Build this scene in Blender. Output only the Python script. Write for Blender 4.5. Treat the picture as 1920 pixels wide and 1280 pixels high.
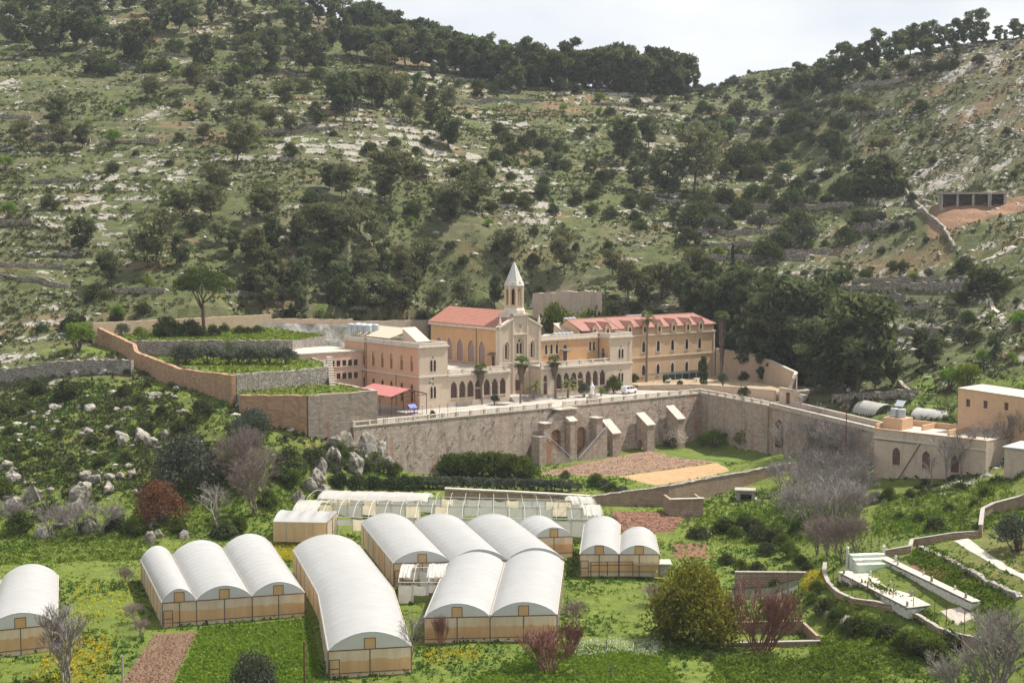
import bpy, bmesh, math, random
import numpy as np
from mathutils import Vector, Matrix
from mathutils.geometry import tessellate_polygon

for o in list(bpy.data.objects): bpy.data.objects.remove(o)
scene = bpy.context.scene
COL = scene.collection
R = math.radians
rng = np.random.default_rng(7)
random.seed(7)

# ---------------------------------------------------------------- camera
FPX = 2700.0
PITCH = math.atan(210 / FPX)
CAMZ = 50.0
cam_data = bpy.data.cameras.new('camera')
cam_data.sensor_width = 36.0
cam_data.lens = 36.0 * FPX / 1920
cam_data.clip_start = 1.0
cam_data.clip_end = 6000
cam = bpy.data.objects.new('camera', cam_data)
cam.location = (0, 0, CAMZ)
cam.rotation_euler = (math.pi / 2 - PITCH, 0, 0)
COL.objects.link(cam)
scene.camera = cam

HAZE = 0.00008
# ---------------------------------------------------------------- light
SUN_EL = R(57)
SUN_H = Vector((0.90, 0.436))          # horizontal direction towards the sun
sun_az = math.atan2(SUN_H.x, SUN_H.y)
sun_d = bpy.data.lights.new('sun', 'SUN')
sun_d.energy = 5.0
sun_d.angle = R(1.0)
sun_d.color = (1.0, 0.95, 0.87)
sun = bpy.data.objects.new('sun', sun_d)
sv = Vector((SUN_H.x * math.cos(SUN_EL), SUN_H.y * math.cos(SUN_EL), math.sin(SUN_EL)))
sun.rotation_euler = sv.to_track_quat('Z', 'Y').to_euler()
sun.location = (100, 300, 400)
COL.objects.link(sun)

world = bpy.data.worlds.new('World')
scene.world = world
world.use_nodes = True
wn, wl = world.node_tree.nodes, world.node_tree.links
wn.clear()
w_out = wn.new('ShaderNodeOutputWorld')
w_bg = wn.new('ShaderNodeBackground')
w_bg.inputs['Strength'].default_value = 0.10
w_sky = wn.new('ShaderNodeTexSky')
w_sky.sky_type = 'NISHITA'
w_sky.sun_disc = False
w_sky.sun_elevation = SUN_EL
w_sky.sun_rotation = sun_az
w_sky.dust_density = 2.0
w_tc = wn.new('ShaderNodeTexCoord')
w_map = wn.new('ShaderNodeMapping')
w_map.inputs['Scale'].default_value = (1.0, 1.0, 2.2)
w_no = wn.new('ShaderNodeTexNoise')
w_no.inputs['Scale'].default_value = 3.2
w_no.inputs['Detail'].default_value = 7
w_no.inputs['Roughness'].default_value = 0.55
w_rm = wn.new('ShaderNodeValToRGB')
w_rm.color_ramp.elements[0].position = 0.36
w_rm.color_ramp.elements[0].color = (4.6, 4.9, 5.3, 1)
w_rm.color_ramp.elements[1].position = 0.60
w_rm.color_ramp.elements[1].color = (6.2, 6.25, 6.3, 1)
w_mx = wn.new('ShaderNodeMix')
w_mx.data_type = 'RGBA'
w_mx.inputs['Factor'].default_value = 0.92     # thin bright cloud over nearly all of the sky
wl.new(w_tc.outputs['Generated'], w_map.inputs['Vector'])
wl.new(w_map.outputs['Vector'], w_no.inputs['Vector'])
wl.new(w_no.outputs['Fac'], w_rm.inputs['Fac'])
wl.new(w_sky.outputs['Color'], w_mx.inputs['A'])
wl.new(w_rm.outputs['Color'], w_mx.inputs['B'])
wl.new(w_mx.outputs['Result'], w_bg.inputs['Color'])
wl.new(w_bg.outputs['Background'], w_out.inputs['Surface'])

scene.view_settings.view_transform = 'Standard'
scene.view_settings.look = 'None'
scene.view_settings.gamma = 1.0
scene.view_settings.exposure = 0.75
scene.cycles.use_denoising = True
try:
    scene.cycles.denoiser = 'OPENIMAGEDENOISE'
    scene.cycles.denoising_input_passes = 'RGB_ALBEDO_NORMAL'
    scene.cycles.denoising_prefilter = 'ACCURATE'
except Exception: pass
scene.cycles.max_bounces = 6
scene.cycles.diffuse_bounces = 3
scene.cycles.transmission_bounces = 4
scene.cycles.transparent_max_bounces = 8
scene.cycles.volume_bounces = 0
scene.cycles.use_adaptive_sampling = True
scene.cycles.adaptive_threshold = 0.01

# ---------------------------------------------------------------- pixel <-> place
CT, ST = math.cos(PITCH), math.sin(PITCH)
def ray(px, py):
    x = (px - 960) / FPX; y = (640 - py) / FPX
    return np.array([x, CT + y * ST, -ST + y * CT])
def PY(px, py, Y):
    r = ray(px, py); return np.array([0, 0, CAMZ]) + r * (Y / r[1])
def PZ(px, py, z):
    r = ray(px, py); return np.array([0, 0, CAMZ]) + r * ((z - CAMZ) / r[2])

# monastery frame: u along the front, w towards the hill, z above the terrace
ANG = R(37.8)
UX, UY = math.cos(ANG), math.sin(ANG)
OX, OY, OZ = -17.8, 305.5, 11.8
def L(u, w, z=0.0):
    return (OX + UX * u - UY * w, OY + UY * u + UX * w, OZ + z)

# ---------------------------------------------------------------- noise
def _lat(seed):
    return np.random.default_rng(seed).random((256, 256))
_LATS = {}
def vnoise(x, y, seed=0):
    if seed not in _LATS: _LATS[seed] = _lat(seed)
    g = _LATS[seed]
    x = np.asarray(x, float); y = np.asarray(y, float)
    xi = np.floor(x).astype(int); yi = np.floor(y).astype(int)
    fx = x - xi; fy = y - yi
    fx = fx * fx * (3 - 2 * fx); fy = fy * fy * (3 - 2 * fy)
    a = g[xi & 255, yi & 255]; b = g[(xi + 1) & 255, yi & 255]
    c = g[xi & 255, (yi + 1) & 255]; d = g[(xi + 1) & 255, (yi + 1) & 255]
    return (a * (1 - fx) + b * fx) * (1 - fy) + (c * (1 - fx) + d * fx) * fy
def fbm(x, y, seed=0, oct=4):
    s = 0; a = 1; t = 0
    for i in range(oct):
        s = s + a * vnoise(x * 2 ** i + 17.3 * i, y * 2 ** i + 9.1 * i, seed + i); t += a; a *= 0.5
    return s / t

# ---------------------------------------------------------------- object helpers
def new_mesh(name, v, f, mat=None, uv=None, smooth=False):
    me = bpy.data.meshes.new(name)
    me.from_pydata([tuple(p) for p in v], [], [tuple(q) for q in f])
    if uv is not None:
        l = me.uv_layers.new(name='UVMap')
        flat = np.array([c for face in uv for c in face], dtype=np.float32).ravel()
        l.data.foreach_set('uv', flat)
    if mat is not None: me.materials.append(mat)
    if smooth: me.polygons.foreach_set('use_smooth', [True] * len(me.polygons))
    me.update()
    return me
def np_mesh(name, v, faces, mat=None, smooth=False, attrs=None):
    """v (N,3); faces (M,k) array of constant k."""
    v = np.ascontiguousarray(v, dtype=np.float32); faces = np.ascontiguousarray(faces, dtype=np.int32)
    me = bpy.data.meshes.new(name)
    k = faces.shape[1]; m = faces.shape[0]
    me.vertices.add(len(v)); me.vertices.foreach_set('co', v.ravel())
    me.loops.add(m * k); me.loops.foreach_set('vertex_index', faces.ravel())
    me.polygons.add(m)
    me.polygons.foreach_set('loop_start', np.arange(0, m * k, k, dtype=np.int32))
    try: me.polygons.foreach_set('loop_total', np.full(m, k, dtype=np.int32))
    except Exception: pass
    if smooth: me.polygons.foreach_set('use_smooth', np.ones(m, dtype=bool))
    if attrs:
        for an, av in attrs.items():
            a = me.attributes.new(an, 'FLOAT', 'POINT')
            a.data.foreach_set('value', np.ascontiguousarray(av, dtype=np.float32))
    if mat is not None: me.materials.append(mat)
    me.update(calc_edges=True)
    return me
def link(name, me, parent=None):
    o = bpy.data.objects.new(name, me); COL.objects.link(o)
    if parent is not None: o.parent = parent
    return o
def tag(o, label=None, cat=None, group=None, kind=None):
    if label: o['label'] = label
    if cat: o['category'] = cat
    if group: o['group'] = group
    if kind: o['kind'] = kind
    return o
def empty(name, loc=(0, 0, 0), rz=0.0, label=None, cat=None, group=None):
    o = bpy.data.objects.new(name, None); COL.objects.link(o)
    o.empty_display_size = 0.5
    o.location = loc; o.rotation_euler = (0, 0, rz)
    return tag(o, label, cat, group)
def copy_tree(o, parent=None):
    c = o.copy(); COL.objects.link(c)
    if parent is not None: c.parent = parent
    for ch in list(o.children): copy_tree(ch, c)
    return c

class MB:
    """collects boxes, bars and plates into one mesh with metre UVs"""
    def __init__(self): self.v = []; self.f = []; self.uv = []
    def face(self, pts, uvs=None):
        i = len(self.v); self.v += [tuple(p) for p in pts]
        self.f.append(tuple(range(i, i + len(pts))))
        if uvs is None:
            n = Vector(pts[1]) - Vector(pts[0]); m = Vector(pts[2]) - Vector(pts[0]); c = n.cross(m)
            ax = max(range(3), key=lambda k: abs(c[k]))
            if ax == 2: uvs = [(p[0], p[1]) for p in pts]
            elif ax == 1: uvs = [(p[0], p[2]) for p in pts]
            else: uvs = [(p[1], p[2]) for p in pts]
        self.uv.append(uvs)
    def box(self, x0, x1, y0, y1, z0, z1):
        P = [(x0, y0, z0), (x1, y0, z0), (x1, y1, z0), (x0, y1, z0), (x0, y0, z1), (x1, y0, z1), (x1, y1, z1), (x0, y1, z1)]
        for q in ((0, 3, 2, 1), (4, 5, 6, 7), (0, 1, 5, 4), (1, 2, 6, 5), (2, 3, 7, 6), (3, 0, 4, 7)):
            self.face([P[k] for k in q])
        return self
    def prism(self, poly, z0, z1):
        """poly: CCW list of (x,y); z0,z1 numbers or lists"""
        n = len(poly)
        a = z0 if isinstance(z0, (list, tuple)) else [z0] * n
        b = z1 if isinstance(z1, (list, tuple)) else [z1] * n
        lo = [(p[0], p[1], a[i]) for i, p in enumerate(poly)]; hi = [(p[0], p[1], b[i]) for i, p in enumerate(poly)]
        d = 0
        for i in range(n):
            j = (i + 1) % n
            s = math.hypot(poly[j][0] - poly[i][0], poly[j][1] - poly[i][1])
            self.face([lo[i], lo[j], hi[j], hi[i]], [(d, lo[i][2]), (d + s, lo[j][2]), (d + s, hi[j][2]), (d, hi[i][2])]); d += s
        for t in tessellate_polygon([[Vector(p) for p in hi]]):
            t = list(t)
            c = (Vector(hi[t[1]]) - Vector(hi[t[0]])).cross(Vector(hi[t[2]]) - Vector(hi[t[0]]))
            if c.z < 0: t.reverse()
            self.face([hi[k] for k in t])
        for t in tessellate_polygon([[Vector(p) for p in lo]]):
            t = list(t)
            c = (Vector(lo[t[1]]) - Vector(lo[t[0]])).cross(Vector(lo[t[2]]) - Vector(lo[t[0]]))
            if c.z > 0: t.reverse()
            self.face([lo[k] for k in t])
        return self
    def bar(self, p, q, r=0.05, n=4, r2=None):
        p = Vector(p); q = Vector(q); d = q - p
        if d.length < 1e-6: return self
        z = d.normalized(); x = z.orthogonal().normalized(); y = z.cross(x)
        r2 = r if r2 is None else r2
        A = [p + (x * math.cos(2 * math.pi * (k + .5) / n) + y * math.sin(2 * math.pi * (k + .5) / n)) * r for k in range(n)]
        B = [q + (x * math.cos(2 * math.pi * (k + .5) / n) + y * math.sin(2 * math.pi * (k + .5) / n)) * r2 for k in range(n)]
        for k in range(n):
            j = (k + 1) % n
            self.face([A[k], A[j], B[j], B[k]])
        self.face(A[::-1]); self.face(B)
        return self
    def lathe(self, prof, n=12, c=(0, 0, 0)):
        rings = [[(c[0] + r * math.cos(2 * math.pi * (k + .5) / n), c[1] + r * math.sin(2 * math.pi * (k + .5) / n), c[2] + z) for k in range(n)] for r, z in prof]
        for a, b in zip(rings, rings[1:]):
            for k in range(n):
                j = (k + 1) % n
                self.face([a[k], a[j], b[j], b[k]])
        self.face(rings[0][::-1]); self.face(rings[-1])
        return self
    def plate(self, outer, holes, t, mp):
        """outer CCW polygon of (a,b), holes polygons; mp(a,b,d) -> point, d inward; front at d=0, back at d=t"""
        loops = [outer] + list(holes)
        allp = [p for l in loops for p in l]
        for tri in tessellate_polygon([[Vector((p[0], p[1], 0)) for p in l] for l in loops]):
            tri = list(tri)
            a, b, c = (allp[k] for k in tri)
            if (b[0] - a[0]) * (c[1] - a[1]) - (b[1] - a[1]) * (c[0] - a[0]) < 0: tri.reverse()
            uv = [allp[k] for k in tri]
            self.face([mp(allp[k][0], allp[k][1], 0) for k in tri], uv)
            if t: self.face([mp(allp[k][0], allp[k][1], t) for k in reversed(tri)], uv[::-1])
        if t:
            for li, l in enumerate(loops):
                ar = sum(l[i][0] * l[(i + 1) % len(l)][1] - l[(i + 1) % len(l)][0] * l[i][1] for i in range(len(l)))
                ll = l if (ar > 0) == (li == 0) else l[::-1]
                for i in range(len(ll)):
                    p, q = ll[i], ll[(i + 1) % len(ll)]
                    self.face([mp(p[0], p[1], 0), mp(p[0], p[1], t), mp(q[0], q[1], t), mp(q[0], q[1], 0)],
                              [(p[0], p[1]), (p[0] + t, p[1]), (q[0] + t, q[1]), (q[0], q[1])])
        return self
    def build(self, name, mat, parent=None, smooth=False):
        return link(name, new_mesh(name, self.v, self.f, mat, self.uv, smooth), parent)

def facing(side, pos):
    """map (a,b,d) on a wall: F faces -y, L faces -x, R faces +x, B faces +y"""
    return {'F': lambda a, b, d: (a, pos + d, b), 'L': lambda a, b, d: (pos + d, -a, b),
            'R': lambda a, b, d: (pos - d, a, b), 'B': lambda a, b, d: (-a, pos - d, b)}[side]
def rect(x0, x1, z0, z1): return [(x0, z0), (x1, z0), (x1, z1), (x0, z1)]
def parch(cx, z0, w, h, n=5, k=1.0):
    """pointed arch outline (CCW), width w, total height h"""
    r = w * k; hw = w / 2
    rise = math.sqrt(max(r * r - (r - hw) ** 2, 0.01)); zs = z0 + h - rise
    pts = [(cx - hw, z0), (cx + hw, z0)]
    a1 = math.acos((r - hw) / r)
    for i in range(n + 1):
        t = a1 * i / n; pts.append((cx + hw - r + r * math.cos(t), zs + r * math.sin(t)))
    for i in range(n - 1, -1, -1):
        t = a1 * i / n; pts.append((cx - hw + r - r * math.cos(t), zs + r * math.sin(t)))
    return pts
def rarch(cx, z0, w, h, n=8):
    hw = w / 2; pts = [(cx - hw, z0), (cx + hw, z0)]
    for i in range(n + 1):
        t = math.pi * i / n; pts.append((cx + hw * math.cos(t), z0 + h - hw + hw * math.sin(t)))
    return pts
def circ(cx, cz, r, n=12): return [(cx + r * math.cos(2 * math.pi * i / n), cz + r * math.sin(2 * math.pi * i / n)) for i in range(n)]
def grow(poly, d):
    """offset a polygon outwards by about d"""
    n = len(poly); ar = sum(poly[i][0] * poly[(i + 1) % n][1] - poly[(i + 1) % n][0] * poly[i][1] for i in range(n)); s = 1 if ar > 0 else -1
    out = []
    for i in range(n):
        p0, p1, p2 = Vector(poly[i - 1]), Vector(poly[i]), Vector(poly[(i + 1) % n])
        e1 = (p1 - p0); e2 = (p2 - p1)
        if e1.length < 1e-6 or e2.length < 1e-6: out.append(tuple(p1)); continue
        n1 = Vector((e1.y, -e1.x)).normalized() * s; n2 = Vector((e2.y, -e2.x)).normalized() * s
        b = (n1 + n2)
        if b.length < 1e-6: b = n1
        b.normalize(); c = max(b.dot(n1), 0.45)
        out.append(tuple(p1 + b * d / c))
    return out
# ---------------------------------------------------------------- materials
class NT:
    def __init__(self, name):
        self.m = bpy.data.materials.new(name); self.m.use_nodes = True
        self.n = self.m.node_tree.nodes; self.l = self.m.node_tree.links; self.n.clear()
        self.out = self.n.new('ShaderNodeOutputMaterial')
    def node(self, t, **k):
        x = self.n.new('ShaderNode' + t)
        for a, b in k.items():
            if a in x.inputs: self.set(x.inputs[a], b)
            else: setattr(x, a, b)
        return x
    def set(self, s, v):
        if hasattr(v, 'is_output'): self.l.new(v, s)
        else:
            if isinstance(v, tuple) and len(v) == 3 and s.type == 'RGBA': v = v + (1,)
            s.default_value = v
    def coord(self, which='Object', scale=(1, 1, 1)):
        tc = self.n.new('ShaderNodeTexCoord')
        mp = self.n.new('ShaderNodeMapping'); mp.inputs['Scale'].default_value = scale
        self.l.new(tc.outputs[which], mp.inputs['Vector']); return mp.outputs['Vector']
    def world(self, scale=(1, 1, 1)):
        g = self.n.new('ShaderNodeNewGeometry')
        mp = self.n.new('ShaderNodeMapping'); mp.inputs['Scale'].default_value = scale
        self.l.new(g.outputs['Position'], mp.inputs['Vector']); return mp.outputs['Vector']
    def noise(self, vec, scale=1.0, detail=4, rough=0.55, out='Fac'):
        x = self.n.new('ShaderNodeTexNoise'); x.inputs['Scale'].default_value = scale
        x.inputs['Detail'].default_value = detail; x.inputs['Roughness'].default_value = rough
        self.l.new(vec, x.inputs['Vector']); return x.outputs[out]
    def ramp(self, fac, stops, interp='LINEAR'):
        x = self.n.new('ShaderNodeValToRGB'); x.color_ramp.interpolation = interp
        while len(x.color_ramp.elements) < len(stops): x.color_ramp.elements.new(0.5)
        for e, (p, c) in zip(x.color_ramp.elements, stops):
            e.position = p; e.color = (c if isinstance(c, tuple) else (c, c, c)) + (1,)
        self.l.new(fac, x.inputs['Fac']); return x.outputs['Color']
    def mix(self, f, a, b, mode='MIX'):
        x = self.n.new('ShaderNodeMix'); x.data_type = 'RGBA'; x.blend_type = mode
        self.set(x.inputs['Factor'], f); self.set(x.inputs['A'], a); self.set(x.inputs['B'], b)
        return x.outputs['Result']
    def math(self, op, a, b=0.0, clamp=False):
        x = self.n.new('ShaderNodeMath'); x.operation = op; x.use_clamp = clamp
        self.set(x.inputs[0], a); self.set(x.inputs[1], b); return x.outputs[0]
    def attr(self, name):
        x = self.n.new('ShaderNodeAttribute'); x.attribute_name = name; return x.outputs['Fac']
    def bump(self, h, strength=0.5, dist=0.05):
        x = self.n.new('ShaderNodeBump'); x.inputs['Strength'].default_value = strength; x.inputs['Distance'].default_value = dist
        self.l.new(h, x.inputs['Height']); return x.outputs['Normal']
    def bsdf(self, color, rough=0.85, normal=None, metal=0.0, spec=0.25):
        b = self.n.new('ShaderNodeBsdfPrincipled')
        self.set(b.inputs['Base Color'], color); self.set(b.inputs['Roughness'], rough)
        b.inputs['Metallic'].default_value = metal
        b.inputs['Specular IOR Level'].default_value = spec
        if normal is not None: self.l.new(normal, b.inputs['Normal'])
        self.l.new(b.outputs['BSDF'], self.out.inputs['Surface']); return self.m
def plain(name, col, rough=0.7, metal=0.0, var=0.12, scale=3.0, spec=0.3):
    t = NT(name); n = t.noise(t.world(), scale, 4)
    c = t.mix(t.ramp(n, [(0.3, 0.0), (0.7, 1.0)]), tuple(x * (1 - var) for x in col), tuple(min(1, x * (1 + var)) for x in col))
    return t.bsdf(c, rough, None, metal, spec)
def stone(name, cols, mortar, bw=0.55, bh=0.3, stain=(0.30, 0.22, 0.15), stain_amt=0.45, bump=0.5, ms=0.018, rust=0.0, plaster=None, plaster_amt=0.0, dark=0.35):
    """coursed masonry on metre UVs with weather staining"""
    t = NT(name); uv = t.coord('UV'); w = t.world()
    # wobble
    wob = t.noise(uv, 0.9, 2, out='Color')
    va = t.n.new('ShaderNodeVectorMath'); va.operation = 'MULTIPLY_ADD'
    t.l.new(wob, va.inputs[0]); va.inputs[1].default_value = (0.07, 0.07, 0); t.l.new(uv, va.inputs[2])
    br = t.n.new('ShaderNodeTexBrick'); t.l.new(va.outputs[0], br.inputs['Vector'])
    br.inputs['Scale'].default_value = 1.0; br.inputs['Brick Width'].default_value = bw; br.inputs['Row Height'].default_value = bh
    br.inputs['Mortar Size'].default_value = ms; br.inputs['Mortar Smooth'].default_value = 0.3; br.inputs['Bias'].default_value = 0.0
    br.inputs['Color1'].default_value = cols[0] + (1,); br.inputs['Color2'].default_value = cols[1] + (1,); br.inputs['Mortar'].default_value = mortar + (1,)
    br.offset = 0.5; br.squash = 1.0
    c = br.outputs['Color']
    # big patches
    n1 = t.noise(w, 0.22, 5, 0.6)
    c = t.mix(t.ramp(n1, [(0.38, 0.0), (0.68, 1.0)]), c, cols[2])if len(cols) > 2 else c
    c2 = t.mix(0.5, c, br.outputs['Color'])
    if plaster:
        n3 = t.noise(w, 0.35, 6, 0.65)
        pm = t.ramp(n3, [(0.5 - plaster_amt * 0.35, 1.0), (0.56 - plaster_amt * 0.30, 0.0)])
        n4 = t.noise(w, 1.7, 4)
        pc = t.mix(n4, tuple(x * 0.82 for x in plaster), tuple(min(1, x * 1.12) for x in plaster))
        c2 = t.mix(pm, pc, c2) if plaster_amt < 0 else t.mix(pm, c2, pc)
    # vertical drips
    wv = t.world((1.3, 1.3, 0.10)); n2 = t.noise(wv, 1.0, 4, 0.6)
    st = t.math('MULTIPLY', t.ramp(n2, [(0.52, 0.0), (0.75, 1.0)]), stain_amt)
    c2 = t.mix(st, c2, stain)
    if rust:
        wv2 = t.world((0.55, 0.55, 0.03)); n5 = t.noise(wv2, 1.0, 3, 0.5)
        c2 = t.mix(t.math('MULTIPLY', t.ramp(n5, [(0.60, 0.0), (0.70, 1.0)]), rust), c2, (0.36, 0.17, 0.09))
    # dark blotches (holes, plants, soot)
    n6 = t.noise(w, 2.6, 3, 0.7)
    c2 = t.mix(t.math('MULTIPLY', t.ramp(n6, [(0.66, 0.0), (0.74, 1.0)]), dark), c2, (0.09, 0.075, 0.06))
    hgt = t.math('SUBTRACT', t.math('MULTIPLY', t.noise(w, 5.0, 4), 0.6), br.outputs['Fac'])
    return t.bsdf(c2, 0.9, t.bump(hgt, bump, 0.06))
def drystone(name, a, b, c, scale=2.6):
    t = NT(name); w = t.world((1, 1, 1.5))
    v = t.n.new('ShaderNodeTexVoronoi'); v.inputs['Scale'].default_value = scale; t.l.new(w, v.inputs['Vector'])
    e = t.n.new('ShaderNodeTexVoronoi'); e.feature = 'DISTANCE_TO_EDGE'; e.inputs['Scale'].default_value = scale; t.l.new(w, e.inputs['Vector'])
    sep = t.n.new('ShaderNodeSeparateColor'); t.l.new(v.outputs['Color'], sep.inputs[0])
    col = t.ramp(sep.outputs[0], [(0.0, a), (0.5, b), (1.0, c)])
    gap = t.ramp(e.outputs['Distance'], [(0.0, 0.0), (0.10, 1.0)])
    col = t.mix(gap, (0.05, 0.045, 0.04), col)
    n = t.noise(t.world(), 0.35, 4); col = t.mix(t.math('MULTIPLY', t.ramp(n, [(0.5, 0.0), (0.7, 1.0)]), 0.5), col, (0.16, 0.13, 0.09))
    return t.bsdf(col, 0.95, t.bump(gap, 0.8, 0.12))
def leafmat(name, dark, light, trans=0.30, obj_var=0.35, brown=None):
    t = NT(name); a = t.attr('tint')
    oi = t.n.new('ShaderNodeObjectInfo')
    c = t.mix(a, dark, light)
    hv = t.n.new('ShaderNodeHueSaturation'); t.set(hv.inputs['Color'], c)
    t.l.new(t.math('ADD', t.math('MULTIPLY', oi.outputs['Random'], 0.05), 0.475), hv.inputs['Hue'])
    t.l.new(t.math('ADD', t.math('MULTIPLY', oi.outputs['Random'], 2 * obj_var * 0.8), 1.0 - obj_var * 0.7), hv.inputs['Value'])
    hv.inputs['Saturation'].default_value = 1.0
    c = hv.outputs['Color']
    d = t.n.new('ShaderNodeBsdfDiffuse'); t.l.new(c, d.inputs['Color'])
    tr = t.n.new('ShaderNodeBsdfTranslucent'); t.l.new(t.mix(0.5, c, (light[0] * 1.2, light[1] * 1.25, light[2] * 0.6)), tr.inputs['Color'])
    mx = t.n.new('ShaderNodeMixShader'); mx.inputs[0].default_value = trans
    t.l.new(d.outputs[0], mx.inputs[1]); t.l.new(tr.outputs[0], mx.inputs[2]); t.l.new(mx.outputs[0], t.out.inputs['Surface'])
    return t.m
def film(name, col, dirt, dirt_amt, trans=0.45, vert=False):
    t = NT(name); w = t.world((1, 1, 0.25 if vert else 1)); n = t.noise(w, 0.9 if vert else 0.35, 5, 0.6)
    c = t.mix(t.math('MULTIPLY', t.ramp(n, [(0.36, 0.0), (0.66, 1.0)]), dirt_amt), col, dirt)
    n2 = t.noise(t.world((6, 6, 0.4)), 1.0, 3); c = t.mix(t.math('MULTIPLY', t.ramp(n2, [(0.5, 0.0), (0.75, 1.0)]), dirt_amt * 0.5), c, dirt)
    b = t.n.new('ShaderNodeBsdfPrincipled'); t.set(b.inputs['Base Color'], c); b.inputs['Roughness'].default_value = 0.45; b.inputs['Specular IOR Level'].default_value = 0.3
    bn = t.bump(t.noise(t.world(), 1.4, 3), 0.25, 0.08); t.l.new(bn, b.inputs['Normal'])
    tr = t.n.new('ShaderNodeBsdfTranslucent'); t.set(tr.inputs['Color'], c)
    mx = t.n.new('ShaderNodeMixShader'); mx.inputs[0].default_value = trans
    t.l.new(b.outputs[0], mx.inputs[1]); t.l.new(tr.outputs[0], mx.inputs[2]); t.l.new(mx.outputs[0], t.out.inputs['Surface'])
    return t.m

M = {}
M['cream'] = stone('cream_stone', [(0.55, 0.445, 0.345), (0.49, 0.395, 0.305), (0.57, 0.47, 0.365)], (0.43, 0.345, 0.265), 0.6, 0.32, (0.42, 0.33, 0.24), 0.4, 0.15, 0.01, dark=0.06)
M['orange'] = stone('orange_plaster', [(0.55, 0.34, 0.19), (0.49, 0.29, 0.16), (0.58, 0.36, 0.20)], (0.44, 0.28, 0.17), 0.55, 0.3, (0.36, 0.22, 0.14), 0.4, 0.25, 0.012, plaster=(0.60, 0.345, 0.165), plaster_amt=0.15, dark=0.1)
M['pinkstone'] = stone('pink_orange_stone', [(0.56, 0.34, 0.22), (0.50, 0.30, 0.19), (0.58, 0.38, 0.25)], (0.48, 0.31, 0.21), 0.55, 0.3, (0.38, 0.22, 0.15), 0.4, 0.25, 0.012, dark=0.1)
M['tan'] = stone('tan_plaster', [(0.52, 0.37, 0.23), (0.49, 0.34, 0.21), (0.54, 0.40, 0.26)], (0.47, 0.34, 0.22), 0.6, 0.32, (0.42, 0.27, 0.17), 0.5, 0.12, 0.008, dark=0.06)
M['pink'] = plain('pink_render', (0.60, 0.42, 0.32), 0.9, var=0.12, scale=0.8)
M['trim'] = stone('pale_trim', [(0.60, 0.53, 0.45), (0.54, 0.47, 0.39), (0.58, 0.51, 0.43)], (0.44, 0.38, 0.31), 0.9, 0.5, (0.30, 0.24, 0.18), 0.55, 0.12, 0.01, dark=0.3)
M['retain'] = stone('retaining_stone', [(0.445, 0.365, 0.30), (0.28, 0.225, 0.18), (0.43, 0.355, 0.295)], (0.17, 0.135, 0.105), 0.85, 0.44, (0.18, 0.135, 0.105), 0.9, 0.9, 0.03, rust=0.8, dark=0.75)
M['retain_warm'] = stone('warm_retaining_stone', [(0.45, 0.275, 0.165), (0.28, 0.17, 0.10), (0.40, 0.255, 0.16)], (0.13, 0.085, 0.055), 0.8, 0.44, (0.22, 0.13, 0.085), 0.75, 0.7, 0.03, dark=0.6)
M['lowstone'] = stone('low_wall_stone', [(0.40, 0.28, 0.20), (0.28, 0.19, 0.13), (0.42, 0.33, 0.24)], (0.13, 0.09, 0.06), 0.6, 0.36, (0.15, 0.11, 0.08), 0.6, 0.8, 0.04, dark=0.6)
M['shed'] = stone('ashlar_building', [(0.52, 0.42, 0.33), (0.44, 0.35, 0.27), (0.54, 0.45, 0.36)], (0.33, 0.26, 0.20), 0.6, 0.36, (0.25, 0.19, 0.14), 0.45, 0.5, 0.025, dark=0.4)
M['farstone'] = stone('orange_ashlar', [(0.56, 0.36, 0.22), (0.50, 0.32, 0.19), (0.58, 0.40, 0.26)], (0.42, 0.27, 0.17), 0.6, 0.36, (0.36, 0.22, 0.15), 0.3, 0.4, 0.015, dark=0.2)
M['garden'] = stone('garden_wall_stone', [(0.54, 0.41, 0.29), (0.47, 0.34, 0.24), (0.56, 0.44, 0.32)], (0.40, 0.29, 0.20), 0.5, 0.3, (0.33, 0.22, 0.15), 0.4, 0.4, 0.02, dark=0.3)
M['cap'] = plain('pale_coping', (0.42, 0.37, 0.31), 0.9, var=0.2, scale=1.5)
M['dry'] = drystone('dry_stone', (0.20, 0.18, 0.16), (0.33, 0.30, 0.26), (0.46, 0.42, 0.36))
M['dry_far'] = drystone('dry_stone_far', (0.20, 0.17, 0.14), (0.31, 0.27, 0.22), (0.44, 0.40, 0.33), 1.8)
M['roof'] = None
def rooftile(name, a, b, axis_scale):
    t = NT(name); uv = t.coord('UV'); w = t.n.new('ShaderNodeTexWave'); w.wave_type = 'BANDS'; w.bands_direction = 'Y'
    w.inputs['Scale'].default_value = axis_scale; w.inputs['Distortion'].default_value = 0.4; t.l.new(uv, w.inputs['Vector'])
    n = t.noise(t.world(), 0.8, 5, 0.65); n2 = t.noise(t.world(), 6.0, 2)
    c = t.mix(t.ramp(n, [(0.3, 0.0), (0.7, 1.0)]), a, b)
    c = t.mix(t.math('MULTIPLY', w.outputs['Fac'], 0.35), c, tuple(x * 0.55 for x in a))
    c = t.mix(t.math('MULTIPLY', t.ramp(n2, [(0.55, 0.0), (0.75, 1.0)]), 0.35), c, (0.55, 0.40, 0.34))
    return t.bsdf(c, 0.8, t.bump(w.outputs['Fac'], 0.6, 0.08))
M['roof'] = rooftile('red_tile', (0.31, 0.125, 0.085), (0.37, 0.165, 0.115), 0.55)
M['roof2'] = rooftile('weathered_red_tile', (0.25, 0.105, 0.08), (0.33, 0.17, 0.135), 0.8)
M['tent'] = rooftile('red_sheet', (0.36, 0.12, 0.11), (0.41, 0.155, 0.14), 0.3)
M['brown'] = plain('brown_wood', (0.13, 0.065, 0.048), 0.7, var=0.2)
M['mauve'] = plain('mauve_shutter', (0.30, 0.195, 0.18), 0.8, var=0.05, scale=0.5)
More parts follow.
